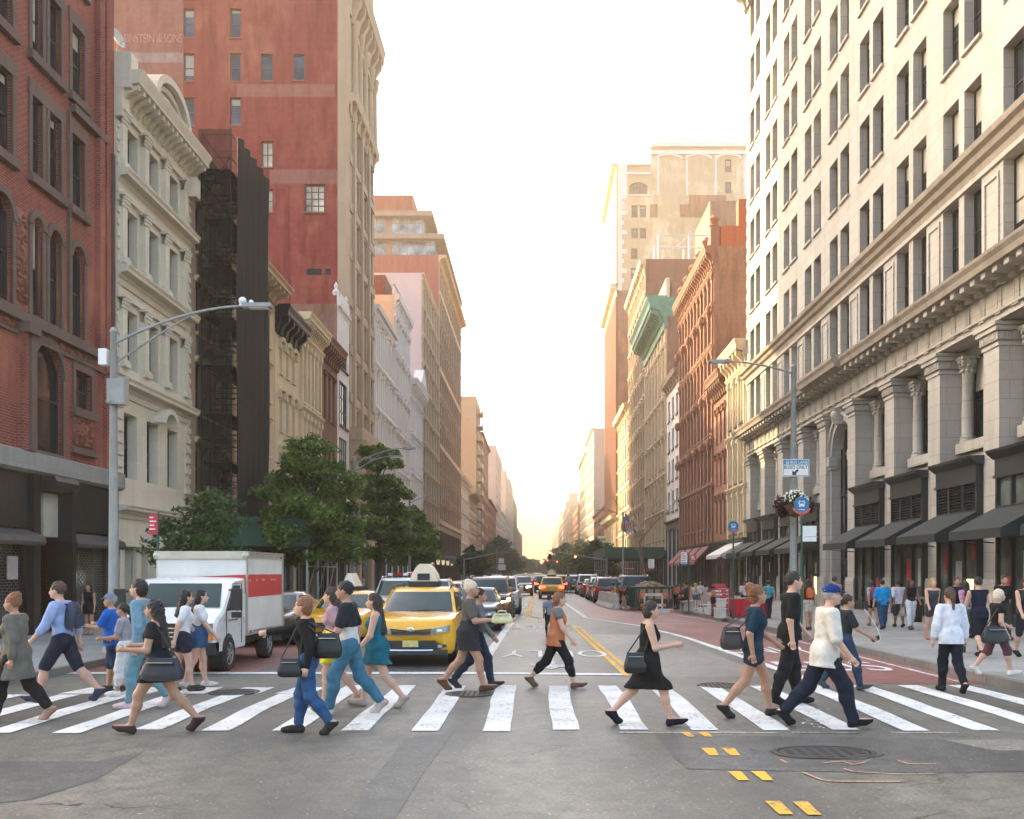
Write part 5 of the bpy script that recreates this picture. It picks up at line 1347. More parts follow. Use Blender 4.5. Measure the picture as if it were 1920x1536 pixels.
def sign_text(parent, s, x, z, y, w, h, m, name='lettering'):
    me = text_mesh(s, 1.0, bold=.008); xs = [v.co.x for v in me.vertices]; ys = [v.co.y for v in me.vertices]
    cx, cy, dx, dy = (max(xs) + min(xs)) / 2, (max(ys) + min(ys)) / 2, max(xs) - min(xs), max(ys) - min(ys)
    for v in me.vertices: v.co = (x + (v.co.x - cx) / dx * w, y, z + (v.co.y - cy) / dy * h)
    me.materials.append(m); return link(name, me, parent)
def bus_icon(parent, x, z, y, s, m, dark):
    k = MB(); k.box(x - .5 * s, x + .5 * s, y - .004, y, z - .5 * s, z + .5 * s); k.box(x - .42 * s, x - .22 * s, y - .004, y, z - .64 * s, z - .5 * s); k.box(x + .22 * s, x + .42 * s, y - .004, y, z - .64 * s, z - .5 * s); k.box(x - .62 * s, x - .53 * s, y - .004, y, z + .0, z + .3 * s); k.box(x + .53 * s, x + .62 * s, y - .004, y, z, z + .3 * s); b = k.build('bus_symbol', m, parent)
    k = MB(); k.box(x - .4 * s, x + .4 * s, y - .008, y - .004, z - .05 * s, z + .3 * s); k.box(x - .3 * s, x + .3 * s, y - .008, y - .004, z + .37 * s, z + .44 * s); k.box(x - .4 * s, x - .25 * s, y - .008, y - .004, z - .32 * s, z - .22 * s); k.box(x + .25 * s, x + .4 * s, y - .008, y - .004, z - .32 * s, z - .22 * s); k.build('bus_window', dark, b)
# bus lane sign on the lamp
Y = 31.0; xc, zc = (1492 - VX) / F * Y, zat(877.5, Y); w, h = 50 / F * Y, 32 / F * Y
o = thing('bus_lane_sign', 'white and blue BUS LANE sign on the right street lamp', 'sign', (xc, Y, zc))
k = MB(); k.box(-w / 2, w / 2, -.02, .0, -h / 2, h / 2); k.build('panel', m_signw, o)
k = MB(); b = .012
for a in ((-w / 2 + .02, w / 2 - .02, -h / 2 + .02, -h / 2 + .032), (-w / 2 + .02, w / 2 - .02, h / 2 - .032, h / 2 - .02), (-w / 2 + .02, -w / 2 + .032, -h / 2 + .032, h / 2 - .032), (w / 2 - .032, w / 2 - .02, -h / 2 + .032, h / 2 - .032)): k.box(a[0], a[1], -.024, -.02, a[2], a[3])
k.prism([(p[0], -.022, p[1] - .02) for p in ((-.12, -.21), (.03, -.21), (-.005, -.165), (.09, -.07), (.04, -.02), (-.055, -.115), (-.12, -.06))], (0, -.004, 0)); k.build('black_arrow', m_signk, o)
k = MB(); k.box(-w / 2 + .025, w / 2 - .025, -.026, -.02, h / 2 - .17, h / 2 - .025); k.build('blue_band', m_signb, o)
sign_text(o, 'BUS LANE', .1, h / 2 - .098, -.029, .56, .095, m_signw); sign_text(o, 'BUSES ONLY', 0, h / 2 - .25, -.023, .76, .115, m_signk); bus_icon(o, -.27, h / 2 - .095, -.026, .09, m_signw, m_signb)
# hanging basket
Y = 30.75; xc, zc = (1489 - VX) / F * Y, zat(950, Y)
o = thing('hanging_basket', 'hanging basket of white flowers and dark red leaves on the lamp', 'flower basket', (xc, Y, zc))
k = MB(); k.lathe([(.02, -.34), (.2, -.3), (.36, -.16), (.42, 0), (.38, 0)], (0, -.1, 0), 18)
for i in range(18): t = i * .349; k.tube([(.03 * math.cos(t), -.1 + .03 * math.sin(t), -.345), (.3 * math.cos(t), -.1 + .3 * math.sin(t), -.22), (.43 * math.cos(t), -.1 + .43 * math.sin(t), .0)], .012, 5)
k.build('basket', mat('brown_coir', (.16, .085, .05), .9, var=.4, scale=8), o, smooth=50)
nr = np.random.default_rng(5)
link('foliage', leaves_mesh('foliage', [(0, -.1, .15, .4, .3), (0, -.15, .3, .3, .25)], 900, .045, nr, m_leaf3), o)
link('red_foliage', leaves_mesh('red_foliage', [(-.5, -.1, .05, .2, .3), (-.38, -.15, -.1, .2, .28), (.48, -.1, .05, .14, .25)], 800, .05, nr, leaf_mat('dark_red_leaves', (.05, .008, .015), (.1, .02, .03))), o)
k = MB(); rr = random.Random(6)
for i in range(120):
    t, f = rr.uniform(0, 6.28), rr.uniform(.1, 1.5); k.ball((.42 * math.sin(f) * math.cos(t) + .0, -.12 + .36 * math.sin(f) * math.sin(t), .12 + .38 * math.cos(f)), rr.uniform(.018, .04), 6, 4)
k.build('blossoms', mat('white_petals', (.8, .78, .7), .7, var=.05), o, smooth=180)
def bus_stop(label, px, base_y, disc_y, r, Y):
    x = (px - VX) / F * Y; z = zat(disc_y, Y); o = thing('bus_stop_sign', label, 'bus stop sign', (x, Y, PZ)); z -= PZ
    k = MB(); k.tube([(0, 0, 0), (0, 0, z - r * 1.2)], .035, 8); k.build('post', m_greenpole, o)
    rot = Matrix.Rotation(R(90), 3, 'X')
    k = MB(); k.lathe([(r, -.015), (r, .015)], (0, 0, z), 24, rot); d = k.build('disc', mat('teal_blue_sign', (.015, .17, .33), .5, var=.05), o)
    k = MB(); n = 14; t0, t1 = R(205), R(335)
    q = [(r * 1.02 * math.cos(t0 + (t1 - t0) * i / n), r * 1.02 * math.sin(t0 + (t1 - t0) * i / n)) for i in range(n + 1)] + [(r * 1.32 * math.cos(t1 - (t1 - t0) * i / n), r * 1.32 * math.sin(t1 - (t1 - t0) * i / n)) for i in range(n + 1)]
    for i in range(n): k.hexa([(q[j][0], e, z + q[j][1]) for e in (-.02, .01) for j in (i, i + 1, 2 * n - i, 2 * n + 1 - i)])
    k.box(-.05, .05, -.02, .02, z - r * 1.6, z - r * 1.25); k.build('red_band', mat('coral_sign_band', (.6, .1, .1), .5, var=.05), o)
    bus_icon(o, .0, z + r * .12, -.016, r * .72, m_signw, m_signb)
    k = MB(); k.box(-r * .4, r * .4, -.02, -.016, z - r * .72, z - r * .64); k.build('route_arrow', m_signw, o)
    return o
o = bus_stop('round blue bus stop sign on a green post beside the flower basket', 1503, 0, 946, .235, 29.6)
o = thing('schedule_board', 'blank white schedule board on the near bus stop post', 'notice board', ((1517 - VX) / F * 29.6, 29.55, zat(1001, 29.6))); k = MB(); k.box(-.21, .21, -.02, .02, -.24, .24); k.build('panel', m_signw, o)
k = MB(); [k.box(-.14 + i * .07, -.1 + i * .07, -.024, -.02, -.1, -.085) for i in range(5)]; k.build('small_print', m_signk, o)
k = MB(); k.box(.21, .27, -.01, .01, .05, .08); k.box(.21, .27, -.01, .01, -.12, -.09); k.box(-.3, -.21, -.01, .01, .0, .03); k.build('bracket', m_pole, o)
bus_stop('round blue bus stop sign on a green post by the red market table', 1375, 0, 987, .2, 36.8)
def post_sign(label, px, Y, z0, z1, w, face, band=None, name='parking_sign', lines=0, dx=0., zg=PZ):
    x = (px - VX) / F * Y; o = thing(name, label, 'sign', (x, Y, zg))
    k = MB(); k.tube([(0, 0, 0), (0, 0, z1 - zg + .05)], .035, 8); k.build('post', m_greenpole, o)
    k = MB(); k.box(dx - w / 2, dx + w / 2, -.06, -.04, z0 - zg, z1 - zg); p = k.build('panel', face, o)
    if band: k = MB(); k.box(dx - w / 2, dx + w / 2, -.064, -.04, z0 - zg - .0, z0 - zg + (z1 - z0) * .16); k.build('colour_band', band, o)
    if lines:
        k = MB(); r = random.Random(int(px))
        for i in range(lines): z = z1 - zg - (z1 - z0) * (i + .8) / (lines + 1.2); k.box(dx - w * .38, dx - w * .38 + w * r.uniform(.4, .76), -.066, -.06, z - .02, z + .012)
        k.build('small_print', m_signr if face is m_signw else m_signw, o)
post_sign('white parking sign with red print and blue foot on dark post', 1277, 46.3, 2.27, 2.92, .3, m_signw, m_signb, lines=5, dx=.13)
post_sign('small red sign on dark post before the maroon awning', 1291.5, 43.8, 2.47, 2.72, .27, m_signr, lines=3, dx=.2)
post_sign('red curb sign on green post before the small left tree', 296, 24.1, 2.9, 3.4, .22, m_signr, lines=4, dx=-.1)
post_sign('white notice on post behind the bare tree', 1221, 66, 2.1, 2.85, .42, m_signw, m_signr, lines=4, dx=0)

m_sigy = mat('signal_yellow', (.62, .3, .03), .5, var=.15); m_green_s = mat('green_street_sign', (.02, .3, .13), .5, var=.05)
m_redlit = mat('red_signal_lit', (.8, .03, .02), .4, var=0, emit=((1, .06, .03), 6)); m_dklens = mat('dark_signal_lens', (.03, .03, .03), .3, var=0)
def signal_mast(label, x, y, arm, z0, z1, heads, lit, body):
    o = thing('traffic_signal', label, 'traffic signal', (x, y, PZ))
    k = MB(); k.lathe([(.2, 0), (.2, .5), (.11, .7), (.08, z0 - PZ + .3)], (0, 0, 0), 10); k.build('pole', m_pole, o, smooth=40)
    k = MB(); k.tube([(0, 0, z0 - PZ), (arm, 0, z1 - PZ)], [.08, .045], 8); k.tube([(0, 0, z0 + .9 - PZ), (arm * .45, 0, z0 + (z1 - z0) * .45 - PZ)], .02, 5); k.build('mast_arm', m_pole, o)
    for hx in heads:
        z = z0 + (z1 - z0) * hx / arm - PZ
        k = MB(); k.box(hx - .17, hx + .17, -.12, .12, z - 1.05, z - .02); k.tube([(hx, 0, z - .1), (hx, 0, z + .1)], .03, 6)
        for i in range(3): k.lathe([(.13, 0), (.14, .22), (.13, .22)], (hx, -.1, z - .2 - i * .33), 10, Matrix.Rotation(R(90), 3, 'X'))
        hd = k.build('signal_head', body, o)
        k = MB()
        for i in range(3):
            k.cur = 0 if (i == 0 and lit) else 1; k.lathe([(.135, 0), (.12, .03), (.01, .05)], (hx, -.33, z - .2 - i * .33), 10, Matrix.Rotation(R(90), 3, 'X'))
        k.build('lens', [m_redlit, m_dklens], hd)
    return o
signal_mast('traffic signal mast over the left lanes with yellow signal boxes', -9.6, 127, 6.9, 3.6, 5.0, (3.6, 6.7), False, m_sigy)
signal_mast('traffic signal mast over the right lanes showing two red lights', 8.4, 115, -6.9, 3.4, 4.5, (-3.75, -6.8), True, m_black)
o = signal_mast('far signal post with green street name sign and white signs', -8.8, 236, 3.0, 6.5, 6.9, (.5,), False, m_sigy)
k = MB(); k.box(-2.6, -.5, -.1, -.05, 2.8, 3.3); k.build('street_name_sign', m_green_s, o); k = MB(); k.box(-.5, .8, -.15, -.1, 4.0, 5.2); k.box(-.6, 1.2, -.15, -.1, 2.3, 3.7); k.build('white_sign', m_signw, o)
signal_mast('distant traffic signal mast beyond the right tree', 8.6, 262, -6, 4.6, 5.4, (-5.6, -3), True, m_sigy)

# ------------------------------------------------------------------ roadworks and market stall
def dumpster():
    x0, x1, y0, y1, h = 4.97, 6.88, 48.4, 52.8, 1.12
    o = thing('dumpster', 'dark green steel dumpster heaped with rubble in the right lane', 'dumpster', ((x0 + x1) / 2, (y0 + y1) / 2, 0)); m_d = mat('dumpster_green', (.02, .055, .04), .5, metal=.2, var=.5, scale=2)
    k = MB(o.location); t = .06
    k.prism([(x0, y0, .12), (x1, y0, .12), (x1, y0, h), (x0, y0, h)], (0, t, 0)); k.prism([(x0, y1, .12), (x1, y1, .12), (x1, y1, h), (x0, y1, h)], (0, -t, 0))
    k.box(x0, x0 + t, y0 + t, y1 - t, .12, h); k.box(x1 - t, x1, y0 + t, y1 - t, .12, h); k.box(x0 + t, x1 - t, y0 + t, y1 - t, .12, .5); k.build('body', m_d, o)
    k = MB(o.location); k.box(x0 - .06, x1 + .06, y0 - .07, y0 + .05, h, h + .1); k.box(x0 - .06, x0 + .06, y0 + .05, y1, h, h + .1); k.box(x1 - .06, x1 + .06, y0 + .05, y1, h, h + .1)
    for i in range(5): x = x0 + .15 + i * (x1 - x0 - .4) / 4; k.box(x, x + .1, y0 - .06, y0 + .0, .14, h)
    for i in range(6): y = y0 + .3 + i * .75; k.box(x0 - .06, x0, y, y + .1, .14, h)
    k.build('rim', m_d, o)
    k = MB(o.location)
    for y in (y0 + .5, y1 - .5):
        for x in (x0 + .25, x1 - .25): k.tube([(x - .08, y, .1), (x + .08, y, .1)], .1, 10)
    k.build('wheel', m_black, o)
    k = MB(o.location); r = random.Random(9)
    for i in range(420):
        x, y = r.uniform(x0 + .12, x1 - .12), r.uniform(y0 + .12, y1 - .12); z = h - .1 + .42 * max(0, 1 - abs((x - 5.95) / .9) ** 2) * max(0, 1 - abs((y - 50.4) / 2.3) ** 2) - r.uniform(0, .1); s = r.uniform(.05, .16)
        k.obox((x, y, z), (s, s * r.uniform(.5, 1.4), s * .7), Matrix.Rotation(r.uniform(0, 3), 3, (r.random(), r.random(), .5)))
    k.obox((5.95, 50.4, .85), (1.7, 4.1, .5)); tag(k.build('rubble', mat('tan_rubble', (.36, .25, .16), .9, var=.4, scale=5), None), 'heap of tan rubble filling the green dumpster', 'rubble', kind='stuff').location = o.location
    k = MB(o.location); k.box(x0 + .2, x0 + .27, y0 - .075, y0 - .06, .45, .95); k.box(x1 - .27, x1 - .2, y0 - .075, y0 - .06, .45, .95); k.build('reflector_strip', m_signr, o)
dumpster()
m_conc = mat('pale_concrete', (.5, .46, .4), .85, var=.25, scale=3); m_or = mat('safety_orange', (.75, .2, .04), .6, var=.15); m_wh = mat('weathered_white_paint', (.62, .58, .52), .7, var=.2, scale=3)
JB = ['white concrete barrier nearest the dumpster end', 'white concrete barrier second from the dumpster end', 'white concrete barrier farthest from the dumpster']
for i in range(3):
    o = thing('concrete_barrier', JB[i], 'barrier', (4.1 - .12 * i, 51 + i * 2.5, 0), R(3), 'concrete barriers beside the parked cars')
    k = MB(); p = [(-.3, 0), (.3, 0), (.3, .08), (.15, .3), (.09, .82), (-.09, .82), (-.15, .3), (-.3, .08)]
    k.prism([(a, -1.15, b) for a, b in p], (0, 2.3, 0)); k.build('body', m_conc, o)
    k = MB(); k.box(-.06, -.02, -1.17, -1.15, .1, .7); k.box(.02, .06, -1.17, -1.15, .1, .7); k.build('end_groove', m_wh, o)
o = thing('barricade', 'white and orange board barricade standing before the green dumpster', 'barricade', (5.55, 45.6, 0))
for z in (.32, .82):
    k = MB()
    for i in range(6): k.cur = i % 5 == 0 and 1 or 0; k.box(-.6 + i * .2, -.4 + i * .2, -.02, .02, z, z + .13)
    k.build('board', [m_wh, m_or], o)
for x in (-.42, .42):
    k = MB(); k.box(x - .04, x + .04, -.015, .03, 0, .9); k.build('leg', m_wh, o)
o = thing('barrier_block', 'low white and orange plastic block below the barricade', 'barrier block', (5.95, 45.15, 0)); k = MB(); k.prism([(-.45, -.2, 0), (.5, -.2, 0), (.5, -.2, .16), (.42, -.2, .22), (-.38, -.2, .22), (-.45, -.2, .16)], (0, .4, 0)); k.build('body', m_wh, o); k = MB(); k.box(.3, .503, -.203, .203, .04, .17); k.box(-.453, -.25, -.203, .203, .04, .17); k.build('orange_end', m_or, o)
o = thing('timber_scrap', 'pile of splintered boards by the dumpster corner', 'boards', (4.8, 47.6, 0)); r = random.Random(3)
k = MB(); [k.obox((r.uniform(-.35, .35), r.uniform(-.2, .2), .04 + i * .03), (.7, .09, .03), Matrix.Rotation(r.uniform(-.6, .6), 3, 'Z')) for i in range(5)]; k.build('boards', mat('old_board', (.24, .14, .09), .8, var=.4), o)
for px, py, lb in ((1156, 1126, 'orange channeliser post on the concrete barrier'), (1149, 1127, 'short orange channeliser beside the taller orange post')):
    o = thing('traffic_post', lb, 'traffic post', ((px - VX) / F * 51, 51.2 + (px - 1149) * .1, 0)); k = MB(); k.lathe([(.16, 0), (.16, .05), (.055, .1), (.05, 1.15 if px > 1150 else .95), (.02, 1.2 if px > 1150 else 1.0)], (0, 0, 0), 10); k.build('tube', m_or, o, smooth=40); k = MB(); k.lathe([(.058, .7), (.057, .85)], (0, 0, 0), 10); k.build('reflective_band', m_wh, o)
o = thing('safety_fence', 'orange red plastic safety fence on the pavement beyond the bench', 'fence', (7.75, 52, PZ))
m_net, nt_, b_ = _nt('orange_fence_net'); b_.inputs['Base Color'].default_value = (.75, .14, .08, 1); b_.inputs['Roughness'].default_value = .6; b_.inputs['Alpha'].default_value = .92
k = MB()
for i in range(24):
    a, b = i / 24, (i + 1) / 24; f = lambda t: (-.65 + 1.3 * t, .04 * math.sin(t * 17)); (ax, ay), (bx, by) = f(a), f(b)
    k.quad((ax, ay, .03), (bx, by, .03), (bx, by, 1.02 + .03 * math.sin(b * 9)), (ax, ay, 1.02 + .03 * math.sin(a * 9)))
k.build('netting', m_net, o)
for x in (-.65, 0, .65): k = MB(); k.tube([(x, .05, 0), (x, .05, 1.15)], .02, 6); k.build('post', m_pole, o)
# market table and the things round it
Y = 38.4; o = thing('market_table', 'folding market table under a bright red cloth on the right pavement', 'table', (8.45, Y, PZ))
k = MB(); k.box(-.72, .72, -.42, .42, .7, .73); k.build('tabletop', m_wh, o)
for x in (-.6, .6):
    k = MB(); k.tube([(x, -.3, 0), (x, -.3, .7)], .015, 6); k.tube([(x, .3, 0), (x, .3, .7)], .015, 6); k.build('leg', m_pole, o)
k = MB(); n = 40
per = [(-.73 + 1.46 * i / 16, -.43) for i in range(17)] + [(.73, -.43 + .86 * i / 8) for i in range(1, 9)] + [(.73 - 1.46 * i / 16, .43) for i in range(1, 17)] + [(-.73, .43 - .86 * i / 8) for i in range(1, 9)]
for i in range(len(per) - 1):
    a, b = per[i], per[i + 1]; e = lambda p, j: (p[0] * (1 + .03 * (j % 2)), p[1] * (1 + .05 * (j % 2)))
    k.quad((*e(a, i), .03), (*e(b, i + 1), .03), (*b, .735), (*a, .735))
k.add([(*p, .736) for p in per[:-1]], [tuple(range(len(per) - 1))]); c = k.build('tablecloth', mat('red_cloth', (.5, .008, .025), .75, var=.2, scale=3), None); c.location = o.location; tag(c, 'bright red cloth hanging over the market table', 'tablecloth')
r = random.Random(12)
wares = mat('silver_wares', (.6, .58, .55), .25, metal=.7, var=.3, scale=12); wares2 = mat('bronze_wares', (.3, .2, .12), .35, metal=.5, var=.4)
for i in range(14):
    x, y = 8.45 + r.uniform(-.6, .6), Y + r.uniform(-.3, .3)
    q = thing('trinket_tray', 'trays of small silver trinkets set out on the red market table', 'trinkets', (x, y, PZ + .737), group='trinket trays on the market table'); k = MB(); k.box(-.08, .08, -.06, .06, 0, .02)
    for j in range(6): k.ball((r.uniform(-.06, .06), r.uniform(-.04, .04), .035), r.uniform(.012, .025), 6, 4)
    k.build('tray', wares if i % 3 else wares2, q, smooth=40)
o = thing('hand_truck', 'grey hand truck with black wheels left of the red table', 'hand truck', (7.45, 38.0, PZ))
k = MB(); [k.tube([(x, .1, .12), (x, .25, 1.15)], .018, 6) for x in (-.18, .18)]; [k.tube([(-.18, .1 + z * .14, z), (.18, .1 + z * .14, z)], .014, 6) for z in (.35, .65, .95, 1.14)]; k.box(-.2, .2, -.2, .08, .03, .05); k.build('frame', m_pole, o)
for x in (-.24, .24): k = MB(); k.lathe([(.13, -.04), (.15, -.02), (.15, .02), (.13, .04)], (x, .12, .15), 16, Matrix.Rotation(R(90), 3, 'Y')); w_ = k.build('wheel', m_black, o, smooth=40); k = MB(); k.lathe([(.07, -.045), (.07, .045)], (x, .12, .15), 10, Matrix.Rotation(R(90), 3, 'Y')); k.build('hub', m_signw, w_)
for i, (x, z, s, lb) in enumerate(((7.2, 0, .42, 'large white plastic crate before the hand truck'), (7.25, .43, .34, 'smaller white plastic crate stacked on the large one'))):
    o = thing('storage_crate', lb, 'crate', (x, 37.7, PZ + z)); k = MB(); p = s / 2; k.hexa([(-p * .9, -p * .9, 0), (p * .9, -p * .9, 0), (p * .9, p * .9, 0), (-p * .9, p * .9, 0), (-p, -p, s * .9), (p, -p, s * .9), (p, p, s * .9), (-p, p, s * .9)]); k.build('tub', m_wh, o); k = MB(); k.box(-p - .02, p + .02, -p - .02, p + .02, s * .9, s * .95); k.build('lid', m_signw, o)
for i, (px, lb) in enumerate(((1349, 'red printed poster board leaning behind the market table'), (1371, 'dark red poster board beside the first red board'))):
    o = thing('poster_board', lb, 'poster board', ((px - VX) / F * 41.5, 41.5 + i, PZ)); k = MB(); k.prism([(-.3, 0, 0), (.3, 0, 0), (.3, .12, 1.3 - .2 * i), (-.3, .12, 1.3 - .2 * i)], (0, .03, 0)); k.build('board', m_signr if not i else mat('dark_red_board', (.3, .05, .05), .6), o); k = MB(); [k.box(-.22, -.22 + r.uniform(.2, .44), .02 + z * .09 - .02, .018 + z * .09 - .01, z, z + .07) for z in (.4, .6, .8, .95)]; k.build('poster_print', m_signw, o)
def chair(label, x, y, rz):
    o = thing('folding_chair', label, 'chair', (x, y, PZ), rz); k = MB(); k.box(-.2, .2, -.2, .2, .43, .46); k.build('seat', m_wh, o); k = MB(); k.prism([(-.2, .2, .6), (.2, .2, .6), (.17, .26, .86), (-.17, .26, .86)], (0, .025, 0)); k.build('backrest', mat('tan_chair_back', (.45, .38, .3), .6), o)
    for x in (-.2, .2): k = MB(); k.tube([(x, -.22, 0), (x, .2, .62), (x, .27, .86)], .014, 6); k.build('leg', m_pole, o); k = MB(); k.tube([(x, .24, 0), (x, -.16, .44)], .014, 6); k.build('leg', m_pole, o)
chair('tan folding chair beside the woman in an orange jacket', 7.05, 39.6, R(150))
o = thing('bench', 'grey concrete bench at the kerb with a seated person', 'bench', (6.98, 44.6, PZ)); k = MB(); k.box(-.25, .25, -.6, .6, .4, .48); k.build('seat', m_conc, o)
for y in (-.45, .45): k = MB(); k.box(-.2, .2, y - .06, y + .06, 0, .4); k.build('leg', m_conc, o)
# awning, flags, lanterns, banner
def awn(label, u0, u1, z0, z1, z2, dp, m, side='R'):
    f = Face(side, XR if side == 'R' else XL); o = thing('awning', label, 'awning', f.P((u0 + u1) / 2, z0)); k = MB(o.location)
    k.quad(f.P(u0, z0, .1), f.P(u1, z0, .1), f.P(u1, z1, dp), f.P(u0, z1, dp)); fbox(k, f, u0, u1, z2, z1, dp + .01, dp - .01)
    for u in (u0, u1): k.quad(f.P(u, z0, .1), f.P(u, z1, dp), f.P(u, z2, dp), f.P(u, z2 + .1, .1))
    k.build('canvas', m, o); k = MB(o.location); k.tube([f.P(u0, z2 - .1, .1), f.P(u0, z1 - .1, dp)], .02, 6); k.tube([f.P(u1, z2 - .1, .1), f.P(u1, z1 - .1, dp)], .02, 6); k.build('arm', m_pole, o)
awn('cream canvas awning over the small cream house shop', 73.2, 79.2, 4.3, 3.3, 3.0, 1.9, m_wh)
awn('long grey entrance canopy on the west side below the brick loft', 150, 166, 4.6, 3.8, 3.2, 3.4, mat('grey_canopy', (.2, .2, .18), .8), 'L')
o = thing('blade_sign', 'round dark red blade sign between the shopfronts', 'sign', ((1352 - VX) / F * 72, 72.4, zat(1053, 72))); k = MB(); k.lathe([(.36, -.04), (.36, .04)], (0, 0, 0), 20, Matrix.Rotation(R(90), 3, 'X')); k.build('disc', mat('dark_red_sign', (.12, .03, .04), .5), o); k = MB(); k.tube([(.3, 0, .1), (2.0, 0, .1)], .03, 6); k.build('bracket', m_black, o)
def flag(label, x, y, z, dx, w, h, cols, name='flag'):
    o = thing(name, label, 'flag', (x, y, z)); k = MB(); k.tube([(0, 0, 0), (dx, 0, 1.6)], .035, 6); k.build('flagpole', m_signw, o); k = MB(); n = 10
    for i in range(n):
        for j in range(8):
            f = lambda a, b: (dx * (1 - .0) * (1 - b * .6) + .05 * math.sin(a * 6 + b * 3), .1 * math.sin(a * 7 + b * 4) + .2 * a - .05, 1.6 * (1 - b * .6) - a * h)
            k.cur = cols(i, j); k.quad(f(i / n, j / 8), f((i + 1) / n, j / 8), f((i + 1) / n, (j + 1) / 8), f(i / n, (j + 1) / 8))
    k.build('cloth', [m_signr, m_signw, m_signb], o, smooth=180)
US = lambda i, j: 2 if (i < 4 and j < 4) else j % 2
flag('striped flag with blue corner on a pole above the green shed', XR - .3, 148, 9.5, -2.0, 2.2, 2.4, US); flag('blue and white flag hung beside the striped flag', XR - .3, 153, 9.5, -2.0, 2.2, 2.4, lambda i, j: 2 if j < 5 else 1)
flag('red and white striped flag low behind the west trees', XL + .3, 112, 3.4, 2.0, 2, 1.6, US)
o = thing('wall_banner', 'tall white vertical banner with green squares on the brick house', 'banner', (XR - 1.2, 216, 5.8)); k = MB(); k.box(-1.1, 1.1, -.08, .08, 0, 4.3); k.build('panel', m_signw, o); k = MB(); [k.box(-.2 + i * .55, .25 + i * .55, -.12, -.08, .5 + j * .9, 1.1 + j * .9) for i in range(2) for j in range(4)]; k.build('green_square', m_green_s, o); k = MB(); k.box(1.1, 1.3, -.03, .03, 3.9, 4.0); k.build('bracket', m_black, o)
LB = ['first', 'second', 'third', 'fourth', 'fifth', 'sixth', 'seventh']
m_lant = mat('lantern_glow', (.8, .7, .5), .4, var=0, emit=((1, .75, .4), .12))
for i in range(7):
    o = thing('wall_lantern', f'{LB[i]} of seven black wall lanterns on the west side, counted from the nearest', 'lantern', (XL + .9, 112 + i * 7.2, 3.0), group='wall lanterns on the west side')
    k = MB(); k.lathe([(.05, 1.05), (.3, .75), (.33, .7), (.26, .7)], (0, 0, 0), 8); k.lathe([(.2, 0), (.12, -.1), (.03, -.2)], (0, 0, 0), 8); k.tube([(-.9, 0, .1), (-.3, 0, -.15), (0, 0, -.1)], .03, 6); k.build('frame', m_black, o); k = MB(); k.lathe([(.19, .0), (.26, .68)], (0, 0, 0), 8); k.build('lamp_glass', m_lant, o)
# covered way on the east side
shed('dark green pavement shed spanning the right pavement beyond the dumpster', 8.3, 15.6, 117, 140, 3.7, 5.0, 5)
o = thing('shop_sign', 'small red lit shop sign below the right pavement shed', 'sign', (11.6, 120, 2.4)); k = MB(); k.box(-.75, .75, -.06, .06, -.16, .16); k.build('panel', m_signr, o); k = MB(); k.box(-.6, .6, -.07, -.06, -.05, .05); k.build('lettering', m_signw, o); k = MB(); k.tube([(0, 0, .16), (0, 0, 1.3)], .02, 6); k.build('hanger', m_black, o)
# ------------------------------------------------------------------ vehicles (front faces -Y)
m_tyre = mat('tyre_rubber', (.018, .018, .018), .85, var=.2); m_rim = mat('alloy_rim', (.5, .5, .5), .3, metal=.8, var=.1); m_rimdk = mat('steel_rim_grey', (.2, .2, .2), .4, metal=.6, var=.1)
m_trim = mat('black_plastic_trim', (.015, .015, .016), .5, var=.2); m_chrome = mat('chrome', (.7, .7, .7), .12, metal=1., var=0)
m_carglass = glass('car_glass', (.025, .045, .04), .03, spec=.3); m_head = mat('headlight_glass', (.22, .22, .21), .06, var=.1, coat=.6)
m_headlit = mat('headlight_lit', (.9, .8, .6), .2, var=0, emit=((1, .72, .36), 9)); m_tail = mat('tail_light', (.35, .01, .012), .15, var=0, coat=.5); m_taillit = mat('brake_light_lit', (.7, .03, .02), .2, var=0, emit=((1, .08, .04), 1.2))
m_amber = mat('amber_lens', (.75, .24, .03), .2, var=0, coat=.5); m_plate = mat('number_plate', (.62, .5, .2), .5, var=.2, scale=20); m_seat = mat('seat_fabric', (.04, .04, .045), .8)
def paint(name, c, metal=.0): return mat(name, c, .28, metal=metal, var=.07, scale=1.2, coat=.8)
def interp(t, tab):
    xs = [a for a, _ in tab]; ys = [b for _, b in tab]
    return float(np.interp(t, xs, ys))
CAR = {
 'suv': dict(L=4.6, W=1.86, H=1.62, wr=.345, top=[(0, .72), (.02, .9), (.05, .98), (.14, 1.03), (.27, 1.1), (.3, 1.1), (.9, 1.12), (.98, 1.05), (1, .85)], wid=[(0, .70), (.02, .82), (.06, .92), (.14, .98), (.3, 1), (.85, 1), (.96, .94), (1, .82)],
             bot=[(0, .34), (.08, .24), (.9, .24), (1, .4)], gh=(.235, .41, .86, .975), roofw=.74, axle=(.185, .8)),
 'sedan': dict(L=4.8, W=1.82, H=1.42, wr=.325, top=[(0, .6), (.02, .72), (.05, .8), (.14, .86), (.3, .95), (.8, 1.0), (.84, 1.04), (.97, 1.02), (1, .8)], wid=[(0, .68), (.02, .8), (.06, .9), (.14, .97), (.3, 1), (.82, 1), (.95, .93), (1, .8)],
             bot=[(0, .26), (.08, .2), (.9, .2), (1, .34)], gh=(.27, .43, .7, .86), roofw=.7, axle=(.19, .79)),
 'bigsuv': dict(L=5.0, W=1.95, H=1.76, wr=.37, top=[(0, .82), (.02, 1.0), (.05, 1.08), (.22, 1.14), (.3, 1.16), (.95, 1.2), (.99, 1.1), (1, .9)], wid=[(0, .78), (.02, .9), (.06, .96), (.14, .99), (.3, 1), (.92, 1), (.98, .96), (1, .9)],
             bot=[(0, .36), (.08, .28), (.9, .28), (1, .42)], gh=(.23, .37, .93, .985), roofw=.8, axle=(.18, .79)),
}
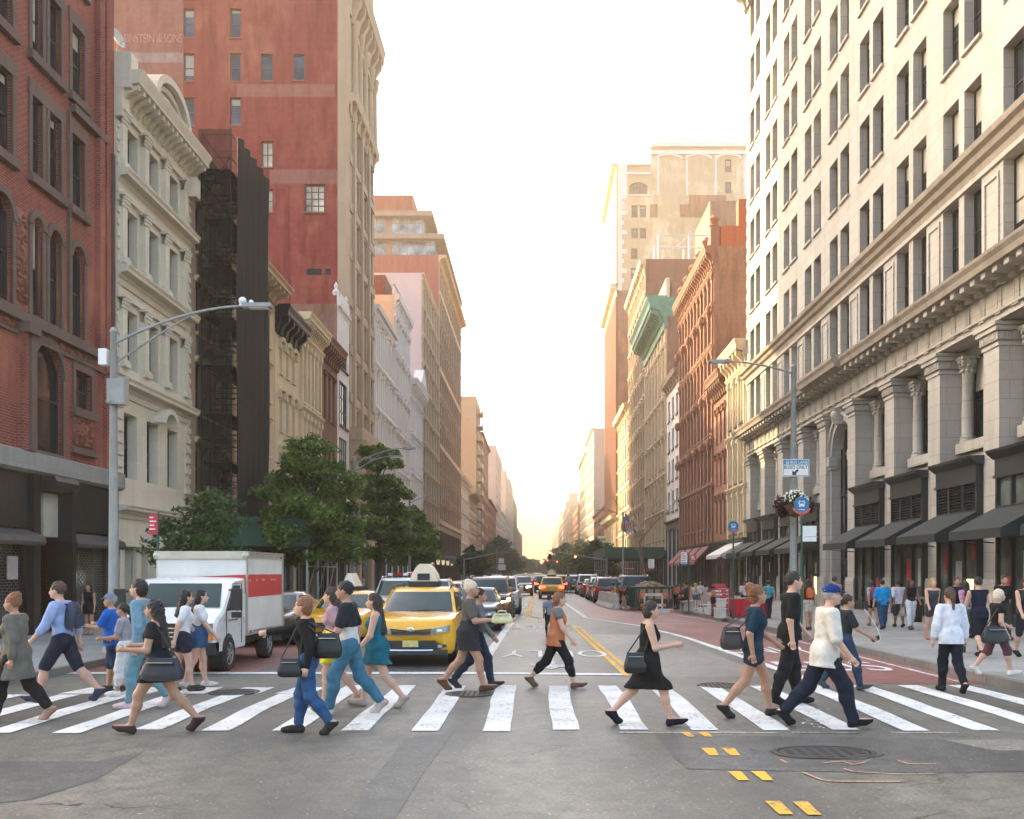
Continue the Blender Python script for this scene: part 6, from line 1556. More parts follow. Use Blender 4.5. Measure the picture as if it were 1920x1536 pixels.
def wheel(o, x, y, r, w=.22, rim=m_rim, name='wheel'):
    s = 1 if x > 0 else -1; rot = Matrix.Rotation(R(90) * s, 3, 'Y')
    k = MB(); k.lathe([(r * .62, -w / 2), (r * .93, -w / 2), (r, -w * .35), (r, w * .35), (r * .93, w / 2), (r * .66, w / 2), (r * .62, w * .4)], (0, 0, 0), 24, rot); wo = k.build('wheel', m_tyre, o, smooth=40, loc=(x, y, r))
    k = MB(); k.lathe([(r * .64, w * .3), (r * .64, w * .46), (r * .58, w * .46), (r * .56, w * .34), (r * .16, w * .42), (r * .1, w * .46), (.01, w * .47)], (0, 0, 0), 20, rot)
    for i in range(5):
        a = i * 2 * math.pi / 5; k.obox((s * w * .45, math.cos(a) * r * .36, math.sin(a) * r * .36), (.02, r * .5, r * .13), Matrix.Rotation(a, 3, 'X'))
    k.build('rim', rim, wo, smooth=40)
def grid_mesh(P):
    k = MB(); nv, nu = len(P), len(P[0]); k.v = [p for r in P for p in r]
    for j in range(nv - 1):
        for i in range(nu - 1): k.f.append((j * nu + i, j * nu + i + 1, (j + 1) * nu + i + 1, (j + 1) * nu + i)); k.m.append(0)
    return k
def car(label, kind, x, y, col, rz=0., lights=False, brake=False, taxi=None, group=None, cat='car', scale=1., bar=False, dark_nose=False, name='parked_car'):
    c = CAR[kind]; L, W, Hh, wr = c['L'], c['W'], c['H'], c['wr']; hw = W / 2
    o = thing(name, label, cat, (x, y, 0), rz, group); o.scale = (scale,) * 3
    ts = [0, .008, .02, .04, .07, .1, .14, .19, .24, .28, .33, .4, .5, .6, .7, .78, .84, .89, .93, .96, .985, 1]
    P = []
    for t in ts:
        zt, w, zb = interp(t, c['top']), interp(t, c['wid']) * hw, interp(t, c['bot']); yy = -L / 2 + L * t
        bow = .16 * (1 - min(1, t / .1)) ** 1.5 if t < .1 else (.1 * (1 - (1 - t) / .06) if t > .94 else 0)
        half = [(w * .9, zb), (w * .985, zb + (zt - zb) * .12), (w, zb + (zt - zb) * .35), (w * 1.0, zb + (zt - zb) * .62), (w * .975, zb + (zt - zb) * .82), (w * .93, zt - .045), (w * .84, zt - .008), (w * .5, zt + .012), (0, zt + .02)]
        f = lambda q: (yy + (bow * (q / max(w, .1)) ** 2 if t < .5 else -bow * (q / max(w, .1)) ** 2))
        P.append([(-a, f(a), b) for a, b in half] + [(a, f(a), b) for a, b in half[-2::-1]])
    k = grid_mesh(P); n = len(P[0]); k.f += [tuple(range(n)), tuple(range(len(k.v) - n, len(k.v)))[::-1]]; k.m += [0, 0]
    k.f += [(j * n, (j + 1) * n, (j + 1) * n + n - 1, j * n + n - 1) for j in range(len(P) - 1)]; k.m += [0] * (len(P) - 1)
    k.build('body', col, o, smooth=38)
    g0, g1, g2, g3 = [-L / 2 + L * t for t in c['gh']]; rw = c['roofw'] * hw
    zb = lambda yy: interp((yy + L / 2) / L, c['top']) - .03
    def sect(yb, yt, zt, w0, w1, ext=0.):   # lower/upper edge points of the glasshouse at one station
        return (yb, zb(yb), w0), (yt, zt, w1)
    st = [(g0, zb(g0), .86 * hw, zb(g0) + .02), ]
    # greenhouse shell: belt ring and roof ring
    zr = Hh; belt = [(-.9 * hw, g0 + .14), (-.72 * hw, g0 + .03), (0, g0 - .06), (.72 * hw, g0 + .03), (.9 * hw, g0 + .14), (.95 * hw, (g1 + g2) / 2), (.9 * hw, g3 - .08), (.7 * hw, g3), (0, g3 + .04), (-.7 * hw, g3), (-.9 * hw, g3 - .08), (-.95 * hw, (g1 + g2) / 2)]
    roof = [(-rw, g1 + .12), (-rw * .8, g1 + .02), (0, g1 - .05), (rw * .8, g1 + .02), (rw, g1 + .12), (rw * 1.03, (g1 + g2) / 2), (rw, g2 - .06), (rw * .8, g2), (0, g2 + .03), (-rw * .8, g2), (-rw, g2 - .06), (-rw * 1.03, (g1 + g2) / 2)]
    k = MB(); N_ = 12
    B = [(a, b, zb(b)) for a, b in belt]; T = [(a, b, zr - .07) for a, b in roof]; T2 = [(a * .9, b + (.1 if i < 5 else (-.1 if 6 <= i <= 10 else 0)), zr - .015) for i, (a, b) in enumerate(roof)]
    k.add(B + T + T2 + [(0, (g1 + g2) / 2, zr + .005)], [(i, (i + 1) % N_, N_ + (i + 1) % N_, N_ + i) for i in range(N_)] + [(N_ + i, N_ + (i + 1) % N_, 2 * N_ + (i + 1) % N_, 2 * N_ + i) for i in range(N_)] + [(2 * N_ + i, 2 * N_ + (i + 1) % N_, 3 * N_) for i in range(N_)])
    k.build('roof', col, o, smooth=45)
    def pane(name, i0, i1, s0=.06, s1=.06, v0=.08, v1=.93, split=None):
        # glass laid 12 mm proud of the shell between ring points i0..i1
        A = [Vector(B[i % N_]) for i in range(i0, i1 + 1)]; U = [Vector(T[i % N_]) for i in range(i0, i1 + 1)]
        cen = Vector((0, (g1 + g2) / 2, zr - .4))
        def pt(s, v):
            f = s * (len(A) - 1); i = min(int(f), len(A) - 2); q = f - i
            a, b = A[i].lerp(A[i + 1], q), U[i].lerp(U[i + 1], q); p = a.lerp(b, v); d = p - cen; d.z = 0
            return p + d.normalized() * .014
        k = grid_mesh([[pt(s0 + (1 - s0 - s1) * a / 8, v0 + (v1 - v0) * b / 2) for a in range(9)] for b in range(3)])
        return k.build(name, m_carglass, o, smooth=60)
    pane('windscreen', 0, 4, .1, .1); pane('rear_window', 6, 10, .14, .14)
    for a, b, nm in ((4, 5, 0), (5, 6, 0), (10, 11, 0), (11, 12, 0)): pane('side_window', a, b, .07, .07, .1, .9)
    for i, t in enumerate(c['axle']):
        yy = -L / 2 + L * t
        for s in (-1, 1):
            xx = s * (interp(t, c['wid']) * hw)
            k = MB(); k.lathe([(wr * 1.16, 0), (wr * 1.16, .02), (wr * 1.02, .02), (wr * 1.02, 0)], (s * (abs(xx) - .008), yy, wr + .01), 24, Matrix.Rotation(R(90) * s, 3, 'Y')); k.lathe([(wr * 1.1, -.2), (wr * 1.1, .006)], (s * abs(xx), yy, wr + .01), 24, Matrix.Rotation(R(90) * s, 3, 'Y')); k.build('wheel_arch', m_trim, o)
            wheel(o, s * (abs(xx) - .075), yy, wr)
    # nose
    f = -L / 2; zt0 = interp(.02, c['top']); wn = interp(.02, c['wid']) * hw
    def onnose(q, e=.0): return f + .16 * (abs(q) / wn) ** 2 * .82 - e
    def strip(name, q0, q1, z0, z1, m, e=.02, nseg=8, parent=None, taper=0., slant=0.):
        k = MB()
        for i in range(nseg):
            a, b = q0 + (q1 - q0) * i / nseg, q0 + (q1 - q0) * (i + 1) / nseg; ta, tb = taper * i / nseg, taper * (i + 1) / nseg; sa, sb = slant * i / nseg, slant * (i + 1) / nseg
            k.hexa([(a, onnose(a, e), z0 + sa + ta), (b, onnose(b, e), z0 + sb + tb), (b, onnose(b, -.12), z0 + sb + tb), (a, onnose(a, -.12), z0 + sa + ta), (a, onnose(a, e - .012), z1 + sa - ta), (b, onnose(b, e - .012), z1 + sb - tb), (b, onnose(b, -.12), z1 + sb - tb), (a, onnose(a, -.12), z1 + sa - ta)])
        return k.build(name, m, parent or o, smooth=40)
    gz = zt0 - (.2 if kind != 'sedan' else .16)
    low = .3 if kind != 'sedan' else .22
    strip('grille', -wn * .52, wn * .52, zt0 - .235, zt0 - .165, m_trim, .012)
    for q in (-1, 1): strip('grille_wing', q * wn * .1, q * wn * .55, zt0 - .165, zt0 - .14, m_trim, .014, 6, slant=.03)
    strip('bumper_trim', -wn * .97, wn * .97, low - .04, low + .05, m_trim, .016, 12)
    strip('lower_grille', -wn * .66, wn * .66, low + .07, zt0 - .36, m_trim, .01, 10)
    for q in (-1, 1): strip('lower_grille_corner', q * wn * .66, q * wn * .95, low + .06, low + .2, m_trim, .012, 5, taper=.05)
    strip('skid_plate', -wn * .6, wn * .6, low + .04, low + .065, m_chrome, .022, 8)
    for s in (-1, 1):
        h = strip('headlight', s * wn * .54, s * wn * 1.04, zt0 - .225, zt0 - .12, m_head if not lights else m_headlit, .014, 8, slant=.07, taper=-.01)
        strip('lamp_bulb', s * wn * .7, s * wn * .84, zt0 - .17, zt0 - .12, m_signw, .02, 3, parent=h)
        strip('fog_light', s * wn * .72, s * wn * .84, low + .1, low + .16, m_head, .018, 3)
        k = MB(); mx = s * (hw * .97 + .1); my = g0 + .3; k.ball((mx, my, zb(my) + .12), (.11, .07, .08), 10, 7); k.obox((mx - s * .08, my, zb(my) + .06), (.12, .05, .04)); k.build('wing_mirror', col if not taxi else m_trim, o, smooth=60)
        k = MB()
        for dy in (.45, .62): k.obox((s * (hw + .008), g0 + (g3 - g0) * dy, zb(0) - .12), (.03, .14, .03))
        k.build('door_handle', m_trim, o)
        zz = interp(.97, c['top']); k = MB(); yr = L / 2 - .04; k.hexa([(s * hw * .55, yr + .05, zz - .28), (s * hw * .93, yr - .05, zz - .3), (s * hw * .96, yr - .3, zz - .2), (s * hw * .5, yr - .1, zz - .2), (s * hw * .55, yr + .04, zz - .1), (s * hw * .92, yr - .06, zz - .08), (s * hw * .95, yr - .28, zz - .1), (s * hw * .5, yr - .1, zz - .1)]); k.build('tail_light', m_taillit if brake else m_tail, o)
    k = MB(); k.box(-.16, .16, f - .035, f - .0, .42, .55); k.build('number_plate', m_plate, o); k = MB(); k.box(-.16, .16, L / 2 + .0, L / 2 + .03, .62, .76); k.build('number_plate', m_plate, o)
    k = MB(); k.box(-hw * .8, hw * .8, L / 2 - .06, L / 2 + .03, .38, .56); k.build('rear_bumper', m_trim if kind != 'sedan' else col, o)
    k = MB(); k.ball((0, onnose(0, .02), gz + .08), (.07, .012, .045), 12, 6); k.build('badge', m_chrome, o)
    k = MB(); 
    for s in (-1, 1): k.tube([(s * .15, g0 + .02, zb(g0) + .05), (s * .15 + .45, g0 + .08, zb(g0) + .1)], .008, 5)
    k.build('wiper', m_trim, o)
    if kind != 'sedan':
        for s in (-1, 1): k = MB(); k.tube([(s * rw * .93, g1 + .15, zr - .03), (s * rw * .95, g1 + .3, zr + .035), (s * rw * .95, g2 - .3, zr + .035), (s * rw * .93, g2 - .1, zr - .03)], .02, 6); k.build('roof_rail', m_chrome if not taxi else m_trim, o)
    # driver's seats seen through nothing: opaque glass, so none
    if taxi:
        k = MB(); k.box(-.34, .34, g1 + .35, g1 + 1.15, zr, zr + .12); sg = k.build('sign_base', m_trim, o)
        k = MB(); a = .32; pr = [(-a, 0), (a, 0), (a * .86, .16), (a * .55, .32), (a * .3, .4), (-a * .3, .4), (-a * .55, .32), (-a * .86, .16)]
        k.prism([(p, g1 + .4, zr + .12 + q) for p, q in pr], (0, .7, 0)) if taxi == 'dome' else k.hexa([(-.22, g1 + .3, zr + .12), (.22, g1 + .3, zr + .12), (.22, g1 + 1.3, zr + .12), (-.22, g1 + 1.3, zr + .12), (-.06, g1 + .4, zr + .5), (.06, g1 + .4, zr + .5), (.06, g1 + 1.2, zr + .5), (-.06, g1 + 1.2, zr + .5)])
        k.build('roof_sign', mat('cream_sign_plastic', (.72, .63, .48), .4, var=.12), o, smooth=35)
        k = MB(); k.box(-.14, .14, g1 + .38, g1 + .4, zr + .15, zr + .3); k.build('sign_number', m_trim, o) if taxi == 'dome' else None
    if bar:
        k = MB(); k.box(-.55, .55, g1 + .3, g1 + .55, zr + .03, zr + .07); k.build('light_bar_base', m_trim, o)
        for i in range(6): k = MB(); k.box(-.54 + i * .18, -.38 + i * .18, g1 + .3, g1 + .55, zr + .07, zr + .16); k.build('beacon', (m_tail if i in (1, 2, 4) else m_signw), o)
        k = MB(); k.box(.05, .75, g1 + .8, g1 + .95, zr + .1, zr + .2); k.build('roof_lamp', m_signw, o)
    return o
YEL = paint('taxi_yellow', (.82, .4, .008)); BLK = paint('black_car_paint', (.012, .012, .013)); WHT = paint('white_car_paint', (.66, .66, .64)); SIL = paint('silver_car_paint', (.38, .38, .38), .4); BRN = paint('bronze_car_paint', (.1, .055, .03), .3); GRY = paint('grey_car_paint', (.12, .12, .125), .3); RED = paint('red_car_paint', (.4, .012, .015)); BLU = paint('navy_car_paint', (.02, .03, .06)); MAR = paint('maroon_car_paint', (.12, .012, .02))
car('yellow taxi facing the crossing with cream dome sign on its roof', 'suv', -2.58, 21.95, YEL, taxi='dome', name='taxi', cat='taxi')
car('yellow taxi waiting behind the box truck with slanted roof advert', 'sedan', -5.45, 27.9, YEL, taxi='wedge', name='taxi', cat='taxi')
car('black sedan partly hidden behind the white box truck', 'sedan', -7.35, 27.3, BLK, name='sedan')
car('white police vehicle with red light bar behind the yellow taxis', 'bigsuv', -4.7, 34.2, WHT, bar=True, name='police_car')
car('black sedan waiting just behind the domed yellow taxi', 'sedan', -2.1, 33.7, BLK, name='sedan')
car('dark bronze four by four with headlights on behind the black sedan', 'bigsuv', -1.95, 39.6, BRN, lights=True, name='suv')
car('white van-like car with high roof third behind the domed taxi', 'bigsuv', -1.75, 45.9, WHT, name='suv')
car('silver sedan behind the police vehicle', 'sedan', -5.0, 40.8, SIL, name='sedan')
car('pale grey four by four second behind the police vehicle', 'suv', -4.9, 46.6, SIL, name='suv')
car('white sedan third behind the police vehicle', 'sedan', -4.8, 53, WHT, name='sedan')
car('dark grey sedan behind the white high roofed car', 'sedan', -2.0, 53, GRY, name='sedan')
car('black sedan fourth behind the police vehicle', 'sedan', -4.7, 60, BLK, name='sedan')
car('bronze four by four driving forward with bright headlights in the open lane', 'suv', -1.25, 80.2, BRN, lights=True, name='suv')
car('white sedan with lit headlights far in the oncoming lane', 'sedan', -1.7, 104, WHT, lights=True, name='sedan')
car('silver sedan far in the left kerb lane', 'sedan', -5.2, 84, SIL, name='sedan'); car('dark sedan far in the left kerb lane behind the silver one', 'sedan', -5.2, 97, GRY, name='sedan')
car('yellow taxi seen from behind driving away in the middle lane', 'suv', 1.12, 72, YEL, rz=R(180), brake=True, taxi='dome', name='taxi', cat='taxi')
car('dark four by four with brake lights on ahead of the departing taxi', 'suv', .7, 92, BLK, rz=R(180), brake=True, name='suv')
car('maroon parked car first beyond the concrete barriers', 'suv', 4.55, 62.4, MAR, rz=R(180), name='parked_car'); car('silver parked four by four second beyond the concrete barriers', 'suv', 4.5, 68.2, SIL, rz=R(180), name='parked_car')
car('bright red parked sedan with white roof rack beyond the silver one', 'sedan', 4.45, 76.5, RED, rz=R(180), name='parked_car'); car('white and grey parked four by four beyond the red sedan', 'bigsuv', 4.45, 85, WHT, rz=R(180), name='parked_car')
car('black four by four with red brake lights left of the parked row', 'suv', 3.45, 92.5, BLK, rz=R(180), brake=True, name='suv')
car('yellow taxi turning sideways across the street far ahead', 'suv', 3.3, 104, YEL, rz=R(90), name='taxi', cat='taxi')
car('black pickup parked behind the rubble dumpster', 'bigsuv', 5.75, 58.0, BLK, rz=R(180), name='pickup')
for i, (x, y, c_, rz, lb) in enumerate(((4.7, 112, GRY, 180, 'grey car parked far along the east kerb'), (4.9, 122, SIL, 180, 'silver car parked farthest along the east kerb'), (.6, 118, WHT, 180, 'white car far ahead in the departing lane'), (-2.2, 128, BLU, 0, 'navy car far ahead in the oncoming lane'), (.2, 140, MAR, 180, 'maroon car farthest ahead in the departing lane'), (-5, 120, WHT, 0, 'white car far along the west kerb'))):
    car(lb, 'suv' if i % 2 else 'sedan', x, y, c_, rz=R(rz), brake=rz == 180, lights=rz == 0, name='sedan')

def truck():
    X0, X1 = -7.95, -6.1; cx = (X0 + X1) / 2; hw = (X1 - X0) / 2; Y0 = 18.15
    o = thing('box_truck', 'white box truck with a red stripe waiting at the left kerb', 'truck', (cx, Y0, 0)); W_ = paint('truck_white', (.74, .72, .7)); pan = mat('box_panel_white', (.7, .68, .64), .45, var=.14, scale=1.5); redp = mat('red_stripe', (.58, .035, .04), .45, var=.08)
    # cab: side profile swept across with rounded edges
    prof = [(0.0, .42), (-.04, .6), (.0, .98), (.1, 1.06), (.62, 1.22), (1.12, 1.74), (1.3, 1.82), (1.9, 1.84), (1.94, 1.0), (1.94, .42)]
    k = MB(); xs = [(-hw, .05), (-hw + .04, .012), (-hw + .16, 0), (0, -.012), (hw - .16, 0), (hw - .04, .012), (hw, .05)]
    P = [[(x, y + (i_ if y < 1.1 else 0) + (.1 * (abs(x) / hw) ** 4 if y < .3 else 0), z - (i_ if z > .9 else 0)) for y, z in prof] for x, i_ in xs]
    k = grid_mesh(P); n = len(prof); k.f += [tuple(range(n))[::-1], tuple(range(6 * n, 7 * n))]; k.m += [0, 0]; k.build('cab', W_, o, smooth=30)
    k = MB(); e = .012; q = lambda t: (.62 + .5 * t, 1.22 + .52 * t)
    a, b = q(.06), q(.95); k.quad((-hw + .1, a[0] - e, a[1] + e), (hw - .1, a[0] - e, a[1] + e), (hw - .2, b[0] - e, b[1] + e), (-hw + .2, b[0] - e, b[1] + e)); k.build('windscreen', m_carglass, o)
    for s in (-1, 1):
        x = s * (hw + .006); k = MB(); k.quad((x, .78, 1.2), (x, 1.6, 1.2), (x, 1.6, 1.68), (x, 1.16, 1.68)); k.build('side_window', m_carglass, o)
        k = MB(); k.tube([(x, .72, .5), (x, .72, 1.2), (x, 1.14, 1.72), (x, 1.68, 1.72), (x, 1.68, .5)], .008, 4); k.box(min(x, x + s * .02), max(x, x + s * .02), 1.45, 1.6, 1.02, 1.06); k.build('door_seam', m_trim, o)
        k = MB(); xx = s * (hw + .22); k.box(xx - .1, xx + .1, .62, .72, 1.2, 1.62); k.box(xx - .09, xx + .09, .62, .72, 1.06, 1.17); k.tube([(s * hw, .8, 1.2), (xx, .7, 1.25)], .02, 6); k.tube([(s * hw, .9, 1.6), (xx, .7, 1.55)], .02, 6); k.build('wing_mirror', m_trim, o)
        k = MB(); k.box(min(s * hw * .55, s * hw * .95), max(s * hw * .55, s * hw * .95), -.075, .1, .78, .98); k.build('headlight', m_head, o)
        k = MB(); k.box(min(s * hw * .55, s * hw * .97), max(s * hw * .55, s * hw * .97), -.08, .1, .66, .765); k.build('indicator', m_amber, o)
        wheel(o, s * (hw - .06), .85, .345, .2, m_rim); wheel(o, s * (hw - .1), 3.72, .345, .24, m_rim)
    for s in (-1, 1): k = MB(); k.lathe([(.38, -.25), (.38, .004)], (s * hw, .85, .36), 24, Matrix.Rotation(R(90) * s, 3, 'Y')); k.build('wheel_well', m_trim, o)
    k = MB(); k.box(-hw * .5, hw * .5, -.07, .05, .66, .98); k.build('grille', m_trim, o)
    k = MB(); [k.box(-hw * .48, hw * .48, -.085, -.07, z, z + .025) for z in (.72, .8, .88)]; k.build('grille_bar', m_chrome, o)
    k = MB(); k.prism([(-hw, .1, .38), (-hw * .8, -.16, .38), (hw * .8, -.16, .38), (hw, .1, .38), (hw, .3, .38), (-hw, .3, .38)], (0, 0, .23)); k.build('bumper', m_trim, o)
    k = MB(); k.box(-.16, .16, -.18, -.16, .45, .57); k.build('number_plate', m_plate, o)
    # cargo box with cab overhang
    b0, b1, z0, z1 = 1.98, 4.9, .62, 2.36; bw = hw
    k = MB(); k.box(-bw, bw, b0, b1, z0, z1); k.build('cargo_box', pan, o)
    k = MB(); t = .045
    fr = mat('box_edge_trim', (.52, .48, .4), .4, metal=.4, var=.2)
    k.box(-bw - t, bw + t, b0 - .06, b0 - .0, z1 - .13, z1 + .03); k.box(-bw - t, bw + t, b0, b1, z1, z1 + .03)
    for s in (-1, 1):
        x0, x1 = sorted((s * bw, s * (bw + .025))); k.box(x0, x1, b0, b1, z1 - .1, z1 - .001); k.box(x0, x1, b0, b0 + .1, z0, z1 - .1); k.box(x0, x1, b1 - .08, b1, z0, z1 - .1); k.box(x0, x1, b0 + .1, b1 - .08, z0, z0 + .08)
        k.ball((s * (bw - .0), b0 - .0, z1 - .06), .09, 10, 6)
    k.build('box_edge', fr, o)
    k = MB(); k.prism([(-bw + .0, b0 - .006, 1.66), (bw, b0 - .006, 1.5), (bw, b0 - .006, 1.9), (-bw, b0 - .006, 1.82)], (0, .003, 0)); k.box(bw + .003, bw + .006, b0 + .1, b1 - .1, 1.42, 1.9); k.box(-bw - .006, -bw - .003, b0 + .1, b1 - .1, 1.42, 1.9); k.build('red_stripe', redp, o)
    k = MB()
    for yy in (2.25, 2.75, 3.2, 3.3, 3.9, 4.05, 4.2): k.box(bw + .006, bw + .009, yy, yy + .04, 1.76, 1.8)
    for xx in (.25, .5): k.box(xx, xx + .04, b0 - .01, b0 - .006, 1.7, 1.73)
    k.build('stripe_mark', m_signw, o)
    k = MB(); k.box(-bw + .1, bw - .1, b0, b1, .45, .62); k.box(-.35, .35, 1.0, 4.7, .3, .45); k.build('chassis', m_trim, o)
    k = MB(); k.box(bw + .025, bw + .03, 2.2, 2.32, .66, .72); k.box(bw + .025, bw + .03, 4.6, 4.72, 2.27, 2.31); k.build('marker_light', m_tail, o)
    k = MB(); [k.box(bw + .025, bw + .028, 2.5 + i * .16, 2.6 + i * .16, .69, .71) for i in range(9)]; [k.box(hw + .004, hw + .007, .85 + i * .1, .91 + i * .1, .98, 1.01) for i in range(6)]; k.build('small_print', m_trim, o)
truck()
# ------------------------------------------------------------------ air
hz = MB(); hz.box(-140, 140, -30, 3200, -1.0, 95)
hm = bpy.data.materials.new('haze_air'); hm.use_nodes = True; hn = hm.node_tree; hn.nodes.clear()
ho = hn.nodes.new('ShaderNodeOutputMaterial'); hv = hn.nodes.new('ShaderNodeVolumePrincipled')
hv.inputs['Color'].default_value = (1.0, .79, .56, 1); hv.inputs['Density'].default_value = .0010; hv.inputs['Anisotropy'].default_value = .4
hn.links.new(hv.outputs[0], ho.inputs['Volume'])
hb = hz.build('haze', hm); struct(hb, 'stuff')
# ------------------------------------------------------------------ people: smooth distance fields turned into one skin each
def surface(D, o, h, name, m):
    S = D < 0; nx, ny, nz = D.shape
    c = [S[i:nx - 1 + i, j:ny - 1 + j, k:nz - 1 + k] for i in (0, 1) for j in (0, 1) for k in (0, 1)]
    s = sum(x.astype(np.int8) for x in c); act = (s > 0) & (s < 8); idx = np.full(act.shape, -1, np.int64); I = np.argwhere(act); idx[act] = np.arange(len(I))
    if not len(I): return None
    acc = np.zeros((len(I), 3)); cnt = np.zeros(len(I)); cor = [(i, j, k) for i in (0, 1) for j in (0, 1) for k in (0, 1)]
    V = [D[I[:, 0] + a, I[:, 1] + b, I[:, 2] + e] for a, b, e in cor]
    for p in range(8):
        for q in range(p + 1, 8):
            d = [abs(cor[p][t] - cor[q][t]) for t in range(3)]
            if sum(d) != 1: continue
            x = (V[p] < 0) != (V[q] < 0); t = V[p][x] / (V[p][x] - V[q][x]); A, B = np.array(cor[p]), np.array(cor[q])
            acc[x] += A + (B - A) * t[:, None]; cnt[x] += 1
    P = (I + acc / cnt[:, None]) * h + o
    F = []
    for ax in range(3):
        a = [slice(None)] * 3; b = [slice(None)] * 3; a[ax] = slice(0, -1); b[ax] = slice(1, None)
        ch = S[tuple(a)] != S[tuple(b)]; e = np.argwhere(ch); u, v = [t for t in range(3) if t != ax]
        e = e[(e[:, u] > 0) & (e[:, v] > 0) & (e[:, u] < D.shape[u] - 1) & (e[:, v] < D.shape[v] - 1)]
        if not len(e): continue
        q = []
        for du, dv in ((-1, -1), (0, -1), (0, 0), (-1, 0)):
            w = e.copy(); w[:, u] += du; w[:, v] += dv; q.append(idx[w[:, 0], w[:, 1], w[:, 2]])
        q = np.stack(q, 1); flip = S[e[:, 0], e[:, 1], e[:, 2]] ^ (ax == 1); q[~flip] = q[~flip][:, ::-1]; F.append(q)
    F = np.concatenate(F); F = F[(F >= 0).all(1)]
    me = bpy.data.meshes.new(name); me.vertices.add(len(P)); me.vertices.foreach_set('co', P.ravel()); n = len(F)
    me.loops.add(4 * n); me.loops.foreach_set('vertex_index', F.ravel()); me.polygons.add(n); me.polygons.foreach_set('loop_start', np.arange(n) * 4)
    me.polygons.foreach_set('use_smooth', np.ones(n, bool)); me.materials.append(m); me.update(); me.validate()
    return me
class Field:
    """prims: ('c', a, b, ra, rb) tapered capsule; ('e', centre, radii, R3 or None) ellipsoid"""
    def __init__(s, prims, h, pad=.03):
        lo, hi = np.full(3, 9.), np.full(3, -9.)
        for p in prims:
            if p[0] == 'c':
                for q, r in ((p[1], p[3]), (p[2], p[4])): lo = np.minimum(lo, np.array(q) - r); hi = np.maximum(hi, np.array(q) + r)
            else: r = max(p[2]); lo = np.minimum(lo, np.array(p[1]) - r); hi = np.maximum(hi, np.array(p[1]) + r)
        s.o = lo - pad - 2 * h; s.h = h; n = np.ceil((hi + pad + 2 * h - s.o) / h).astype(int) + 1
        s.ax = [s.o[i] + h * np.arange(n[i]) for i in range(3)]; s.D = np.full(n, .2)
    def sl(s, lo, hi):
        r = [slice(max(0, int((lo[i] - s.o[i]) / s.h)), min(len(s.ax[i]), int((hi[i] - s.o[i]) / s.h) + 2)) for i in range(3)]
        return tuple(r), np.meshgrid(*[s.ax[i][r[i]] for i in range(3)], indexing='ij', sparse=True)
    def dist(s, p, inf, pad):
        if p[0] == 'c':
            a, b, ra, rb = np.array(p[1], float), np.array(p[2], float), p[3] + inf, p[4] + inf
            m = max(ra, rb) + pad; r, (X, Y, Z) = s.sl(np.minimum(a, b) - m, np.maximum(a, b) + m); d = b - a; L = max(1e-9, d @ d)
            t = np.clip(((X - a[0]) * d[0] + (Y - a[1]) * d[1] + (Z - a[2]) * d[2]) / L, 0, 1)
            return r, np.sqrt((X - a[0] - t * d[0]) ** 2 + (Y - a[1] - t * d[1]) ** 2 + (Z - a[2] - t * d[2]) ** 2) - (ra + t * (rb - ra))
        c, rr = np.array(p[1], float), np.array(p[2], float) + inf; m = max(rr) + pad; r, (X, Y, Z) = s.sl(c - m, c + m)
        x, y, z = X - c[0], Y - c[1], Z - c[2]
        if len(p) > 3 and p[3] is not None: M = p[3]; x, y, z = M[0][0] * x + M[1][0] * y + M[2][0] * z, M[0][1] * x + M[1][1] * y + M[2][1] * z, M[0][2] * x + M[1][2] * y + M[2][2] * z
        k0 = np.sqrt((x / rr[0]) ** 2 + (y / rr[1]) ** 2 + (z / rr[2]) ** 2); k1 = np.sqrt((x / rr[0] ** 2) ** 2 + (y / rr[1] ** 2) ** 2 + (z / rr[2] ** 2) ** 2)
        return r, k0 * (k0 - 1) / np.maximum(k1, 1e-6)
    def union(s, prims, k, inf=0.):
        for p in prims:
            kk = k if len(p) < 6 else p[5]
            r, d = s.dist(p, inf, max(.04, k * 1.2)); D = s.D[r]; h = np.maximum(kk - np.abs(D - d), 0) / max(kk, 1e-6); s.D[r] = np.minimum(D, d) - h * h * kk * .25
        return s
    def cut(s, fn):
        X, Y, Z = np.meshgrid(*s.ax, indexing='ij', sparse=True); s.D = np.maximum(s.D, fn(X, Y, Z)); return s
    def minus(s, prims, inf=0.):
        for p in prims: r, d = s.dist(p, inf, .03); s.D[r] = np.maximum(s.D[r], -d)
        return s
    def wrinkle(s, a, f=30):
        X, Y, Z = np.meshgrid(*s.ax, indexing='ij', sparse=True); s.D = s.D + a * (np.sin(X * f + Z * f * .7) * np.sin(Y * f * .8 + 1.3) + .6 * np.sin(Z * f * 1.6 + X * f * .4 + Y * f * .5)); return s
    def mesh(s, name, m): return surface(s.D, s.o, s.h, name, m)
SKIN = {'light': (.56, .33, .24), 'tan': (.42, .23, .15), 'brown': (.2, .1, .065), 'dark': (.1, .05, .035)}
def cloth(c): return mat('fabric_%d_%d_%d' % tuple(int(x * 1000) for x in c), c, .85, var=.26, scale=9, spec=.2, bmp=.3)
def skin(n):
    m = mat('skin_' + n, SKIN[n], .5, var=.08, scale=14, spec=.35)
    return m
HAIR = {'black': (.012, .01, .01), 'dark': (.03, .018, .012), 'brown': (.07, .035, .02), 'auburn': (.2, .08, .035), 'blonde': (.42, .27, .12), 'grey': (.3, .28, .26), 'pale': (.6, .5, .36)}
LEGS = {'stride': ((25, 9), (-17, -40)), 'long': ((30, 14), (-24, -44)), 'mid': ((15, 4), (-7, -38)), 'pass': ((3, 0), (16, -40)), 'stand': ((2, -1), (-2, -3)), 'step': ((12, 6), (-10, -20))}
